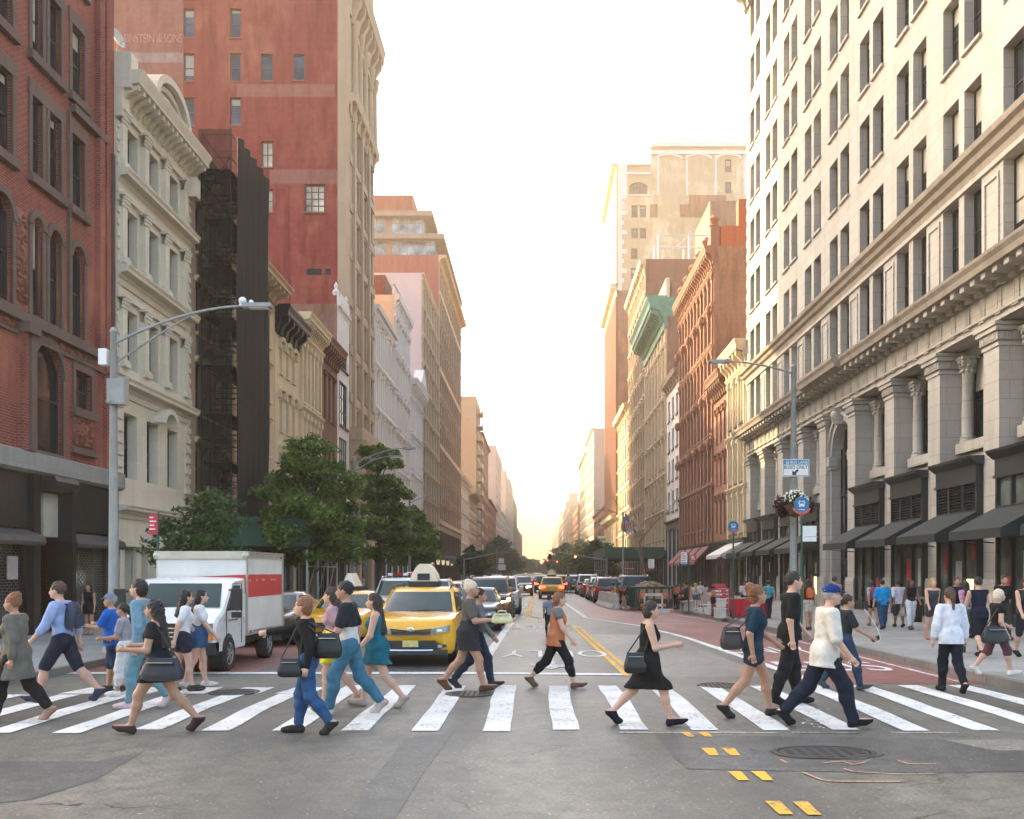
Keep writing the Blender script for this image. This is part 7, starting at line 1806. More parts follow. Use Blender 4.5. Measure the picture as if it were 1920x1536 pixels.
def person(label, px, fy, hy, d, legs='stride', lead='R', top=None, bottom=None, hair=('dark', 'short'), skin_='light', female=False, arms=(None, None), shoes=(.02, .02, .02), fat=0., lean=3, turn=0, z=None, res=None, sock=None, name='person', head=0, h=None, group=None, Yw=None, seat=False):
    if Yw: Y = Yw; X = (px - VX) / F * Y; zg = PZ if z is None else z
    else:
        zg = 0. if z is None else z; X, Y = gnd(px, fy, zg)
    ht = h or (fy - hy) / F * Y
    rz = {'L': 180, 'R': 0, 'to': -90, 'away': 90}[d] + turn if isinstance(d, str) else d
    root = thing(name, label, 'person', (X, Y, zg), R(rz), group)
    vox = res or (.0105 if Y < 20 else (.014 if Y < 33 else .019))
    S_ = ht
    def v(x, y, z): return np.array((x, y, z), float) * S_
    fw = .92 if female else 1.0
    hipw, shw = (.052 if female else .05), (.098 if female else .112)
    # legs: side +1 is the left leg (+Y); lead leg takes the first pose
    def dirv(a): return np.array((math.sin(R(a)), 0, -math.cos(R(a))))
    J = {}
    lg = LEGS[legs]; hipz = .525
    for sd in (1, -1):
        a, b = lg[0] if ((sd == 1) == (lead == 'L')) else lg[1]
        if seat: a, b = 85, -4 + sd * 3
        hip = v(0, sd * hipw, hipz); kn = hip + dirv(a) * .248 * S_; an = kn + dirv(b) * .235 * S_
        pitch = 0
        if b < -30: pitch = -42
        elif b > 8: pitch = 14
        elif b < -12: pitch = -18
        fd = np.array((math.cos(R(pitch)), 0, math.sin(R(pitch)))); up = np.array((-math.sin(R(pitch)), 0, math.cos(R(pitch))))
        heel = an - fd * .02 * S_ - up * .028 * S_; ball = an + fd * .075 * S_ - up * .032 * S_; toe = ball + (np.array((1, 0, .0)) if pitch < 0 else fd) * .038 * S_
        if pitch < -30: toe = ball + np.array((.9, 0, -.15)) * .03 * S_
        J[sd] = (hip, kn, an, heel, ball, toe)
    low = min(min(q[3][2] - .026 * S_, q[4][2] - .022 * S_, q[5][2] - .018 * S_) for q in J.values())
    if seat: low = .525 * S_ - .5 - .08
    dz = np.array((0, 0, -low))
    for sd in J: J[sd] = tuple(q + dz for q in J[sd])
    P0 = v(0, 0, hipz) + dz; ln = R(lean)
    def T(x, y, z):   # torso point above the hips, leaned forward
        zz = z - hipz; return P0 + np.array((x * math.cos(ln) + zz * math.sin(ln), y, zz * math.cos(ln) - x * math.sin(ln))) * S_
    f1 = 1 + fat
    torso = [('e', T(-.004, 0, .545), np.array((.062 * f1, .088 * (1.05 if female else 1) * (1 + fat * .6), .075)) * S_), ('e', T(.004 + fat * .03, 0, .64), np.array((.054 * (1 + fat * 1.6), .074 * fw * (1 + fat * .9), .085)) * S_),
             ('e', T(.002, 0, .735), np.array((.062 * (1 + fat * .8), .093 * fw * (1 + fat * .5), .1)) * S_), ('c', T(-.006, shw * .72, .81), T(-.006, -shw * .72, .81), .04 * S_, .04 * S_)]
    if female: torso += [('e', T(.048, s * .036, .735), np.array((.032, .034, .034)) * S_) for s in (1, -1)]
    neckp = [('c', T(-.004, 0, .82), T(.008, 0, .885), .033 * fw * S_, .029 * fw * S_)]
    hc = T(.016, 0, .935) + np.array((0, 0, 0)); hd = R(head); ch, sh = math.cos(hd), math.sin(hd)
    def Hd(x, y, z): return hc + np.array((x * ch + z * sh, y, z * ch - x * sh)) * S_
    headp = [('e', Hd(-.004, 0, .008), np.array((.056, .046, .058)) * S_), ('e', Hd(.016, 0, -.03), np.array((.036, .036, .04)) * S_)]
    facep = [('c', Hd(.05, 0, -.004), Hd(.062, 0, -.022), .007 * S_, .01 * S_), ('e', Hd(.041, 0, -.053), np.array((.014, .018, .012)) * S_), ('e', Hd(.049, 0, -.037), np.array((.008, .016, .006)) * S_)] + [('e', Hd(-.004, s * .046, -.008), np.array((.014, .006, .018)) * S_) for s in (1, -1)]
    legp, footp = [], []
    for sd, (hip, kn, an, heel, ball, toe) in J.items():
        tf = 1 + fat * .5
        legp += [('c', hip + np.array((0, 0, -.01)) * S_, kn, .056 * tf * (1.04 if female else 1) * S_, .036 * tf * S_), ('c', kn, kn + (an - kn) * .35 + np.array((-.008, 0, 0)) * S_, .035 * tf * S_, .035 * tf * S_), ('c', kn + (an - kn) * .35 + np.array((-.008, 0, 0)) * S_, an, .034 * tf * S_, .021 * S_)]
        footp += [('c', an, heel, .022 * S_, .02 * S_), ('c', heel, ball, .02 * S_, .021 * S_), ('c', an, ball, .02 * S_, .018 * S_), ('c', ball, toe, .02 * S_, .014 * S_)]
    armp, handp, W = [], [], {}
    for sd in (1, -1):
        spec = arms[0 if sd == 1 else 1]
        if spec is None:
            swing = -1 if ((sd == 1) == (lead == 'L')) else 1
            spec = ((22 if swing > 0 else -26) * (0 if legs == 'stand' else 1), 6, 18 if swing > 0 else 12)
        a, ab, bend = spec[:3]; inw = spec[3] if len(spec) > 3 else 0
        shd = T(-.004, sd * shw, .805); d1 = np.array((math.sin(R(a)) * math.cos(R(ab)), sd * math.sin(R(ab)), -math.cos(R(a)) * math.cos(R(ab)))); el = shd + d1 * .172 * S_
        a2 = a + bend; d2 = np.array((math.sin(R(a2)), -sd * math.sin(R(inw)) + sd * math.sin(R(ab)) * .4, -math.cos(R(a2)))); d2 /= np.linalg.norm(d2); wr = el + d2 * .148 * S_
        armp += [('c', shd, el, .033 * f1 ** .5 * S_, .0255 * S_), ('c', el, wr, .0255 * S_, .0165 * S_)]
        # hand: palm, four unequal curled fingers, thumb from the side of the palm
        sx = np.cross(d2, np.array((0, sd * 1., 0))); sx /= np.linalg.norm(sx) + 1e-9; side = np.cross(sx, d2); side /= np.linalg.norm(side)
        # palm faces the body: finger spread runs along sx
        palm = wr + d2 * .03 * S_; handp += [('c', wr, palm + d2 * .012 * S_, .0145 * S_, .017 * S_), ('e', palm, np.array((.021, .021, .021)) * S_)]
        inward = -sd * side if side[1] * sd > 0 else side
        inward = np.array((0, -sd, 0)) if abs(inward[1]) < .3 else inward / np.linalg.norm(inward)
        for i, (off, ln_) in enumerate(((.016, .036), (.0055, .041), (-.005, .038), (-.0155, .03))):
            b0 = palm + sx * off * S_ + d2 * .018 * S_; b1 = b0 + (d2 * .8 + inward * .25) * ln_ * .55 * S_; b2 = b1 + (d2 * .45 + inward * .75) * ln_ * .5 * S_
            handp += [('c', b0, b1, .0056 * S_, .0052 * S_, .004), ('c', b1, b2, .0052 * S_, .0042 * S_, .004)]
        t0 = wr + d2 * .014 * S_ + sx * .014 * S_; t1 = t0 + (d2 * .55 + sx * .8) * .024 * S_; t2 = t1 + (d2 * .9 + inward * .35) * .02 * S_
        handp += [('c', t0, t1, .0068 * S_, .006 * S_, .006), ('c', t1, t2, .006 * S_, .0048 * S_, .004)]
        W[sd] = (shd, el, wr, palm + d2 * .03 * S_)
    allp = torso + neckp + headp + legp + footp + armp
    f = Field(allp + handp, vox); f.union(torso, .035 * S_); f.union(neckp + headp, .022 * S_); f.union(legp[:3], .02 * S_); f.union(legp[3:], .02 * S_); f.union(footp, .012 * S_)
    for i in (0, 2): f.union(armp[i:i + 2], .016 * S_)
    f.union(handp, .008 * S_); f.union(facep, .008 * S_)
    f.minus([('e', Hd(.054, s * .019, .006), np.array((.008, .009, .006)) * S_) for s in (1, -1)])
    link('body', f.mesh('body', skin(skin_)), root)
    rot = None
    if Y < 21:
        ke = MB()
        for s in (1, -1):
            ke = MB(); ke.ball(Hd(.049, s * .019, .006), (.006 * S_, .006 * S_, .0045 * S_), 8, 6); ke.build('eye', mat('eye_dark', (.03, .02, .018), .2, var=0), root, smooth=180)
            ke = MB(); ke.tube([Hd(.0545, s * .012, .0165), Hd(.053, s * .02, .019), Hd(.047, s * .03, .0165)], .0022 * S_, 5); ke.build('eyebrow', mat('hair_' + hair[0], HAIR.get(hair[0], (.03, .02, .015)), .7), root)
        ke = MB(); ke.ball(Hd(.0535, 0, -.0375), (.006 * S_, .014 * S_, .0042 * S_), 8, 6); ke.build('lips', mat('lip_colour', (.35, .12, .1), .5, var=0), root, smooth=180)
    cv = max(vox, .011)
    def plane(z, sgn):   # keep sgn*(point along the leaned torso axis - z) >= 0
        p = T(0, 0, z); nx_, nz_ = math.sin(ln), math.cos(ln)
        return lambda X, Y_, Z: -sgn * ((X - p[0]) * nx_ + (Z - p[2]) * nz_)
    def leglen(fr):   # leg primitives down to fraction fr (1 knee, 2 ankle)
        out = []; tf = 1 + fat * .5
        for sd, (hip, kn, an, *_) in J.items():
            if fr <= 1: out.append(('c', hip, hip + (kn - hip) * fr, .056 * tf * S_, (.056 - .018 * fr) * tf * S_))
            else:
                m_ = kn + (an - kn) * min(.35, fr - 1) + np.array((-.008, 0, 0)) * S_; out += [('c', hip, kn, .057 * tf * S_, .039 * tf * S_), ('c', kn, m_, .038 * tf * S_, .037 * tf * S_)]
                if fr > 1.36: out.append(('c', m_, kn + (an - kn) * (fr - 1), .036 * tf * S_, (.037 - .008 * (fr - 1)) * tf * S_))
        return out
    if bottom and bottom[0] == 'legs':
        _, col, fr = bottom[:3]; inf = bottom[3] if len(bottom) > 3 else .011
        pr = [('e', torso[0][1], torso[0][2])] + leglen(fr); f = Field(pr, cv, .06); f.union(pr[:1], .02, inf + .012 * fat); n_ = (len(pr) - 1) // 2; f.union(pr[1:1 + n_], .03 * S_, inf); f.union(pr[1 + n_:], .03 * S_, inf); f.wrinkle(.004, 30); f.cut(plane(.6, -1))
        link('trousers' if fr > 1.2 else 'shorts', f.mesh('trousers', cloth(col)), root)
    if bottom and bottom[0] == 'skirt' or (top and top.get('dress')):
        hem, flare, col = (bottom[2], bottom[3], bottom[1]) if bottom and bottom[0] == 'skirt' else (top['dress'], top.get('flare', .02), top['c'])
        zc = P0[2] - (hipz - hem) * S_
        pr = [('e', torso[0][1], torso[0][2]), ('e', torso[1][1], torso[1][2])]
        for sd, (hip, kn, an, *_) in J.items(): pr += [('c', hip, kn, .058 * S_, (.046 + flare) * S_), ('c', kn, kn + (an - kn) * .4, (.046 + flare) * S_, (.05 + flare) * S_)]
        mid = sum(J[s][1] for s in J) / 2; pr.append(('c', P0, np.array((mid[0], 0, mid[2])), .075 * S_, (.06 + flare) * S_)); pr.append(('c', (np.array((J[1][1][0], 0, J[1][1][2]))), (np.array((J[-1][1][0], 0, J[-1][1][2]))), (.05 + flare) * S_, (.05 + flare) * S_))
        f = Field(pr, cv, .05); f.union(pr, .07 * S_, .012); f.wrinkle(.005, 24); f.cut(lambda X, Y_, Z: zc - Z); f.cut(plane(.665 if bottom and bottom[0] == 'skirt' else .7, -1))
        link('skirt', f.mesh('skirt', cloth(col)), root)
    if top:
        c, sl, hem, inf = top['c'], top.get('sleeve', .5), top.get('hem', .52), top.get('inf', .013)
        if top.get('dress'): hem = min(hem, .55)
        pr = list(torso); nk = top.get('neck', .845)
        lowp = []
        if hem < .5:
            q = .5 - hem; lowp = [('c', T(0, s * .03, .54), T(0, s * .035, hem - .03), .068 * S_, (.078 + top.get('flare', .0)) * S_) for s in (1, -1)]
        slv = []
        for sd in (1, -1):
            shd, el, wr, _ = W[sd]
            if sl <= 0: continue
            if sl <= 1: slv.append(('c', shd, shd + (el - shd) * sl, .036 * S_, (.036 - .006 * sl) * S_))
            else: slv += [('c', shd, el, .036 * S_, .029 * S_), ('c', el, el + (wr - el) * (sl - 1), .028 * S_, (.028 - .007 * (sl - 1)) * S_)]
        f = Field(pr + slv + lowp, cv, .06); f.union(pr + lowp, .04 * S_, inf); f.wrinkle(.0042, 27); f.cut(plane(hem, 1)); f.cut(plane(nk, -1))
        if slv: f.union(slv, .02, inf * .8)
        if top.get('open'): f.cut(plane(nk, -1))
        f.minus(neckp, .004)
        link('dress' if top.get('dress') else 'shirt', f.mesh('shirt', cloth(c)), root)
        if top.get('low'):   # second colour on the lower half
            z2 = top.get('lowz', .7); f = Field(pr + lowp, cv, .06); f.union(pr + lowp, .04 * S_, inf + .003); f.wrinkle(.0042, 27); f.cut(plane(hem - .004, 1)); f.cut(plane(z2, -1)); link('shirt_panel', f.mesh('shirt_panel', cloth(top['low'])), root)
    if shoes is not None:
        for n_, sd in enumerate(J):
            q = footp[n_ * 4:n_ * 4 + 4]; f = Field(q, cv, .03); f.union(q, .02, .0105); zc = J[sd][2][2] + .004 * S_; f.cut(lambda X, Y_, Z: Z - zc + 0 * X + 0 * Y_); link('shoe', f.mesh('shoe', cloth(shoes)), root)
    st = hair[1]
    hm = mat('hair_' + hair[0], HAIR[hair[0]], .55, var=.35, scale=30, spec=.4) if hair[0] in HAIR else None
    if st != 'bald':
        pr = [('e', Hd(-.012, 0, .016), np.array((.061, .052, .061)) * S_)]
        ext = []
        if st in ('bob', 'long', 'longer', 'curly'):
            ext.append(('e', Hd(-.03, 0, -.012), np.array((.042, .054, .065)) * S_))
        if st in ('long', 'longer'):
            e = .66 if st == 'longer' else .75
            ext += [('c', Hd(-.035, s * .02, -.02), T(-.062, s * .034, e), .036 * S_, .026 * S_) for s in (1, -1, 0)]
        if st == 'bun': ext.append(('e', Hd(-.04, 0, .062), np.array((.03, .03, .028)) * S_))
        if st == 'pony': ext += [('c', Hd(-.062, 0, .02), Hd(-.085, 0, -.03), .02 * S_, .022 * S_), ('c', Hd(-.085, 0, -.03), T(-.075, 0, .79), .02 * S_, .01 * S_)]
        if st == 'curly':
            rr = random.Random(int(px)); ext += [('e', Hd(-.02 + .055 * math.cos(t), .052 * math.sin(t), .035 + .035 * rr.random()), np.array((.026, .026, .026)) * S_) for t in [2 + i * .55 for i in range(5)]] + [('e', Hd(-.045, s * .03, .02), np.array((.036, .036, .04)) * S_) for s in (1, -1)]
        f = Field(pr + ext, max(vox, .009)); f.union(pr + ext, .02 * S_); f.wrinkle(.0045, 85)
        f.minus([('e', Hd(.05, 0, -.03), np.array((.046, .05, .06)) * S_), ('c', Hd(.03, 0, -.06), Hd(.12, 0, -.06), .05 * S_, .06 * S_)])
        if st in ('short', 'cap', 'bun'): f.minus([('c', Hd(.0, 0, -.085), Hd(-.1, 0, -.085), .05 * S_, .05 * S_)])
        me = f.mesh('hair', hm)
        if me: link('hair', me, root)
    if st == 'cap':
        pr = [('e', Hd(-.006, 0, .022), np.array((.066, .056, .058)) * S_)]; f = Field(pr, max(vox, .009)); f.union(pr, .01); p = Hd(0, 0, .018); f.cut(lambda X, Y_, Z: p[2] - Z + 0 * X)
        cm = cloth(hair[2]); link('cap', f.mesh('cap', cm), root)
        kk = MB(); n = 8; A = [Hd(.045 + .05 * math.sin(math.pi * i / n), .046 * math.cos(math.pi * i / n), .018) for i in range(n + 1)]; B_ = [q + np.array((0, 0, .008 * S_)) for q in A]
        kk.add([tuple(q) for q in A + B_], [tuple(range(n + 1)), tuple(range(n + 1, 2 * n + 2))[::-1]] + [(i, i + 1, n + 2 + i, n + 1 + i) for i in range(n)]); kk.build('cap_peak', cm, root)
    return root, W, T, J
def bag(name, label, root, p, size, col, strap=None, rz=0., kind='tote', group=None):
    """a carried bag: its own top-level thing, placed from a point in the carrier's own frame"""
    bpy.context.view_layer.update()
    w = root.matrix_world @ Vector(p); o = thing(name, label, 'bag', w, root.rotation_euler[2] + rz, group); m = mat('bag_%d_%d_%d' % tuple(int(x * 1000) for x in col), col, .5, var=.25, scale=6)
    a, b, c = size
    k = MB(); rows = []
    for t, sx, sy in (((0, .72, .6), (.08, .93, .95), (.35, 1, 1), (.72, .84, .62), (1, .72, .16)) if kind != 'pack' else ((0, .8, .85), (.1, .98, 1), (.45, 1, 1), (.8, .85, .85), (1, .45, .5))):
        z = -c / 2 + c * t; n = 16; rows.append([(a / 2 * sx * math.copysign(abs(math.cos(q)) ** .5, math.cos(q)), b / 2 * sy * math.copysign(abs(math.sin(q)) ** .5, math.sin(q)), z) for q in [2 * math.pi * i / n for i in range(n)]])
    n = 16; k.v = [p_ for r in rows for p_ in r]; k.f = [(j * n + i, j * n + (i + 1) % n, (j + 1) * n + (i + 1) % n, (j + 1) * n + i) for j in range(4) for i in range(n)] + [tuple(range(n))[::-1], tuple(range(4 * n, 5 * n))]; k.m = [0] * len(k.f)
    k.build('bag_body', m, o, smooth=50)
    if kind != 'pack':
        k = MB(); k.box(-a * .3, a * .3, -b * .52, b * .52, c * .3, c * .33); k.build('zip', m_chrome, o)
    else: k = MB(); k.box(-a * .66, -a * .4, -b * .34, b * .34, -c * .4, c * .02); k.build('pocket', m, o)
    k = MB()
    if strap is not None:
        e = root.matrix_world @ Vector(strap); e = o.matrix_basis.inverted() @ e if False else (Matrix.Rotation(-o.rotation_euler[2], 4, 'Z') @ (e - w))
        k.tube([(-a * .35, 0, c * .45), (e.x - .03, e.y, e.z), (e.x + .03, e.y, e.z), (a * .35, 0, c * .45)], .009, 6)
    elif kind == 'pack':
        for y in (-b * .3, b * .3): k.tube([(a * .3, y, c * .4), (a * 1.0, y, c * .42), (a * 1.35, y, c * .1), (a * 1.0, y, -c * .3), (a * .3, y, -c * .4)], .016, 6)
    else:
        for y in (-b * .3, b * .3): k.tube([(-a * .22, y, c * .42), (-a * .16, y, c * .75), (a * .16, y, c * .75), (a * .22, y, c * .42)], .009, 6)
    k.build('strap', m, o)
    return o
def backpack(label, root, T, col, name='backpack', s=1.): return bag(name, label, root, T(-.1, 0, .725), (.19 * s, .27 * s, .4 * s), col, None, 0, 'pack')
WALKR = 'pedestrians crossing the street'
NAVY, BLACK, WHITE, JEAN, LJEAN = (.016, .02, .04), (.012, .012, .014), (.7, .68, .66), (.045, .1, .19), (.16, .28, .36)
def phone(label, r, sd, col=(.02, .02, .022)):
    bpy.context.view_layer.update(); w = r[0].matrix_world @ Vector(r[1][sd][3]); o = thing('phone', label, 'phone', w, r[0].rotation_euler[2]); k = MB(); k.obox((.01, 0, .005), (.14, .02, .07), Matrix.Rotation(R(-25), 3, 'Y')); k.build('case', mat('phone_case_%d' % int(col[0] * 100), col, .3, var=0), o); k = MB(); k.obox((.012, .012, .012), (.125, .004, .06), Matrix.Rotation(R(-25), 3, 'Y')); k.build('screen', mat('phone_screen', (.08, .09, .1), .1, var=0), o); return o
def P(*a, **k): k.setdefault('group', WALKR); return person(*a, **k)
# ---- left side of the crossing
r_ = P('person in long olive grey tunic and dark leggings walking left, tan hair up', 32, 1352, 1112, 'L', 'stride', 'L', dict(c=(.14, .13, .11), sleeve=1.8, hem=.34, inf=.02, flare=.02), ('legs', BLACK, 1.9), ('auburn', 'bun'), 'tan', True, ((-18, 8, 25), (20, 6, 30)), (.4, .24, .17), fat=.22)
bag('handbag', 'cream and tan handbag carried by the person in olive tunic', r_[0], r_[1][-1][3] + np.array((0, .12, -.14)), (.3, .14, .3), (.5, .42, .3))
r_ = P('person in light blue shirt and navy shorts walking left with navy backpack', 118, 1317, 1086, 'L', 'long', 'L', dict(c=(.3, .38, .62), sleeve=1.35, hem=.5, inf=.02), ('legs', NAVY, .95, .018), ('brown', 'short'), 'light', False, ((22, 8, 20), (-24, 6, 18)), (.04, .05, .09), lean=4)
backpack('navy backpack on the person in light blue shirt', r_[0], r_[2], (.015, .025, .06))
P('person in short black dress standing before the shuttered shopfront', 167, 1190, 1108, 'to', 'stand', 'L', dict(c=BLACK, sleeve=0, dress=.4), None, ('black', 'long'), 'tan', True, shoes=(.4, .2, .15), z=PZ, Yw=27.6, h=1.45)
r_ = P('person in bright blue shirt, navy shorts and grey cap looking at a phone', 213, 1298, 1117, 'L', 'step', 'R', dict(c=(.01, .12, .5), sleeve=.7, hem=.47, inf=.022), ('legs', (.02, .035, .08), 1.1, .02), ('grey', 'cap', (.16, .18, .26)), 'tan', False, ((30, 8, 70), (28, 8, 72)), (.05, .06, .06), fat=.15)
phone('white phone held by the person in bright blue shirt', r_, 1, (.6, .6, .62))
r_ = P('person in grey top and white cropped trousers beside the bright blue shirt', 236, 1306, 1135, 'L', 'step', 'L', dict(c=(.32, .31, .34), sleeve=.6, hem=.5), ('legs', (.7, .68, .68), 1.6, .016), ('black', 'pony'), 'tan', True, ((15, 8, 70), (18, 8, 60)), (.7, .68, .66))
P('person in pale denim shirt and faded jeans with red trimmed white shoes', 268, 1328, 1088, 'L', 'mid', 'L', dict(c=LJEAN, sleeve=1.9, hem=.5, inf=.016), ('legs', (.13, .25, .31), 1.95, .014), ('black', 'bob'), 'light', False, ((-8, 6, 15), (10, 6, 25)), (.6, .45, .44))
r_ = P('person in black top and short skirt with long black hair walking left', 297, 1374, 1119, 'L', 'long', 'L', dict(c=(.012, .014, .02), sleeve=.35, hem=.55, neck=.805), ('skirt', (.01, .014, .024), .40, .0), ('black', 'longer'), 'tan', True, ((8, 10, 85, 0), (28, 12, 62)), (.06, .035, .03), fat=.05)
bag('handbag', 'large black handbag slung at the hip of the person in black skirt', r_[0], r_[2](-.08, .13, .5), (.52, .2, .27), (.012, .014, .022), r_[2](-.01, .1, .83))
P('person in white tee and navy shorts standing with back to the truck', 343, 1297, 1110, 'R', 'step', 'R', dict(c=(.68, .66, .68), sleeve=.6, hem=.55), ('legs', NAVY, .45, .016), ('black', 'long'), 'light', True, shoes=(.05, .04, .04), turn=30)
P('person in white tee and blue denim skirt right of the navy shorts', 371, 1291, 1109, 'R', 'step', 'L', dict(c=(.7, .68, .68), sleeve=.6, hem=.56), ('skirt', (.035, .09, .19), .41, .0), ('black', 'long'), 'light', True, shoes=(.55, .5, .45), turn=20)
r_ = P('person in black long sleeved top and blue jeans pointing left across the crossing', 577, 1376, 1121, 'L', 'mid', 'R', dict(c=BLACK, sleeve=1.92, hem=.54), ('legs', (.03, .085, .2), 1.88), ('auburn', 'bob'), 'light', True, ((-20, 10, 30), (74, 2, 8)), (.03, .025, .025))
bag('handbag', 'black shoulder bag hanging at the pointing person, front side', r_[0], r_[2](.1, .13, .5), (.3, .1, .22), (.012, .014, .018), r_[2](0, .1, .83))
bag('tote_bag', 'soft dark jacket draped behind the pointing person', r_[0], r_[2](-.17, .06, .64), (.34, .14, .3), (.012, .012, .014), r_[2](-.03, .09, .82))  # a draped dark jacket, modelled with the bag shape
P('person in navy and white tee with jeans walking left beside the taxi', 655, 1340, 1088, 'L', 'stride', 'L', dict(c=(.02, .022, .03), sleeve=.7, hem=.5, inf=.018, low=(.62, .58, .54), lowz=.665), ('legs', (.05, .15, .22), 1.95, .014), ('black', 'short'), 'tan', False, ((16, 8, 40), (-20, 6, 30)), (.5, .42, .36))
P('person in yellow skirt and pink top behind the navy and white tee', 628, 1322, 1103, 'L', 'mid', 'L', dict(c=(.45, .28, .3), sleeve=.5, hem=.55), ('skirt', (.75, .6, .03), .36, .01), ('dark', 'long'), 'light', True, shoes=(.5, .35, .28))
r_ = P('person in teal dress with long dark hair walking left before the taxi', 708, 1326, 1111, 'L', 'stride', 'R', dict(c=(.01, .12, .17), sleeve=0, dress=.39, flare=.03, neck=.81), None, ('dark', 'longer'), 'light', True, ((12, 8, 30), (-10, 6, 20)), (.4, .32, .28))
bag('purse', 'small red purse carried between the teal dress and the jeans', r_[0], r_[1][1][3] + np.array((.06, 0, -.04)), (.2, .05, .13), (.45, .02, .06))
r_ = P('person with pale bun in dark skirt and high heels holding a parcel', 877, 1296, 1088, 'R', 'stride', 'R', dict(c=(.12, .1, .085), sleeve=.7, hem=.5), ('skirt', (.03, .03, .035), .38, .0), ('pale', 'bun'), 'tan', True, ((20, 8, 70), (22, 8, 72)), (.12, .06, .03))
bag('parcel', 'white and yellow paper parcel held by the person with pale bun', r_[0], r_[1][-1][3] + np.array((.06, 0, .02)), (.36, .08, .16), (.66, .58, .32))
P('person in dark jeans and grey shirt walking right behind the pale bun', 894, 1290, 1102, 'R', 'stride', 'L', dict(c=(.16, .15, .15), sleeve=1.9, hem=.5), ('legs', (.02, .035, .06), 1.95), ('dark', 'short'), 'tan', False, shoes=(.03, .035, .045))
P('person in orange and grey blouse with black cropped trousers walking right', 1043, 1290, 1107, 'R', 'long', 'R', dict(c=(.16, .15, .14), sleeve=.25, hem=.46, inf=.02, low=(.5, .17, .08), lowz=.8), ('legs', BLACK, 1.6), ('auburn', 'bob'), 'light', True, ((-24, 6, 15), (18, 8, 20)), (.16, .09, .06))
P('person in grey shirt walking away behind the orange blouse', 1030, 1196, 1117, 'away', 'step', 'L', dict(c=(.2, .2, .24), sleeve=.6, hem=.5), ('legs', (.03, .035, .045), 1.95), ('dark', 'short'), 'brown', False)
r_ = P('person in sleeveless black dress and flat shoes walking right', 1213, 1360, 1122, 'R', 'long', 'R', dict(c=(.012, .012, .012), sleeve=0, dress=.315, flare=.0, neck=.825), None, ('dark', 'bob'), 'light', True, ((20, 8, 75), (15, 8, 85)), (.012, .012, .02))
bag('handbag', 'black handbag behind the sleeveless black dress', r_[0], r_[2](-.1, -.1, .52), (.3, .12, .26), (.014, .014, .014), r_[2](0, -.09, .83))
r_ = P('person in navy tee and white edged running shorts with curly auburn hair', 1412, 1345, 1096, 'R', 'stride', 'L', dict(c=(.012, .035, .06), sleeve=.8, hem=.56), ('legs', (.03, .045, .06), .36, .016), ('auburn', 'curly'), 'tan', True, ((24, 8, 30), (-22, 8, 30)), (.03, .03, .03), fat=.04)
bag('handbag', 'dark brown bag carried behind the navy tee and running shorts', r_[0], r_[2](-.18, -.06, .6), (.3, .2, .3), (.03, .02, .018), r_[2](-.02, -.09, .82))
P('person in black tee and black trousers walking right behind the white cap shirt', 1480, 1322, 1077, 'R', 'step', 'L', dict(c=(.012, .012, .013), sleeve=.8, hem=.49, inf=.02), ('legs', (.014, .014, .016), 1.95, .016), ('dark', 'short'), 'light', False, ((18, 8, 25), (-14, 8, 20)), (.015, .015, .015))
P('person in loose white tee, navy trousers and blue cap striding right', 1546, 1363, 1091, 'R', 'long', 'R', dict(c=(.68, .62, .54), sleeve=.95, hem=.44, inf=.03), ('legs', (.016, .02, .035), 1.97, .018), ('grey', 'cap', (.012, .035, .14)), 'light', False, ((12, 8, 30), (6, 10, 32)), (.012, .012, .014), lean=5, fat=.06)
r_ = P('person in dark tee and jeans holding a phone with white cable', 1584, 1293, 1114, 'R', 'stride', 'R', dict(c=(.025, .03, .035), sleeve=.75, hem=.5), ('legs', (.03, .05, .09), 1.95), ('dark', 'short'), 'tan', False, ((-10, 6, 14), (26, 8, 34)), (.06, .07, .08))
phone('black phone held low by the person in dark tee and jeans', r_, -1)
w_ = r_[0].matrix_world @ Vector(r_[1][-1][3]); o = thing('phone_cable', 'thin white cable looping from the held phone to the chest', 'cable', w_); k = MB(); q = [(0, 0, 0), (.07, -.02, -.09), (.13, -.03, -.04), (.06, -.04, .2), (-.2, -.06, .5)]; k.tube([tuple(sum(math.comb(4, m_) * (1 - t) ** (4 - m_) * t ** m_ * q[m_][e] for m_ in range(5)) for e in range(3)) for t in [i / 16 for i in range(17)]], .0045, 5); k.build('cord', m_signw, o, smooth=180)
# ---- right pavement
PV = dict(z=PZ, group='pedestrians on the right pavement')
r_ = P('person in white shirt and black trousers walking away at the kerb', 1783, 1297, 1104, 'away', 'mid', 'L', dict(c=(.66, .66, .72), sleeve=1.7, hem=.46, inf=.024), ('legs', (.012, .014, .02), 1.95), ('brown', 'pony'), 'light', True, ((0, 14, 12), (0, 14, 12)), (.02, .02, .022))
r_ = P('person with pale hair in black top and white shoes walking right on pavement', 1868, 1266, 1104, 'R', 'stride', 'R', dict(c=BLACK, sleeve=.3, hem=.5), ('legs', (.12, .05, .06), 1.15), ('pale', 'bob'), 'light', True, ((20, 8, 40), (-5, 8, 30)), (.72, .7, .68), **PV)
bag('tote_bag', 'big black tote bag at the side of the person with pale hair', r_[0], r_[2](-.08, -.14, .48), (.46, .2, .3), (.012, .016, .018), r_[2](0, -.1, .83))
P('person in navy vest and black shorts walking away behind the white shirt', 1836, 1232, 1083, 'away', 'mid', 'R', dict(c=(.012, .016, .035), sleeve=0, hem=.48), ('legs', (.014, .016, .024), 1.0, .02), ('black', 'short'), 'light', False, shoes=(.02, .02, .022), **PV)
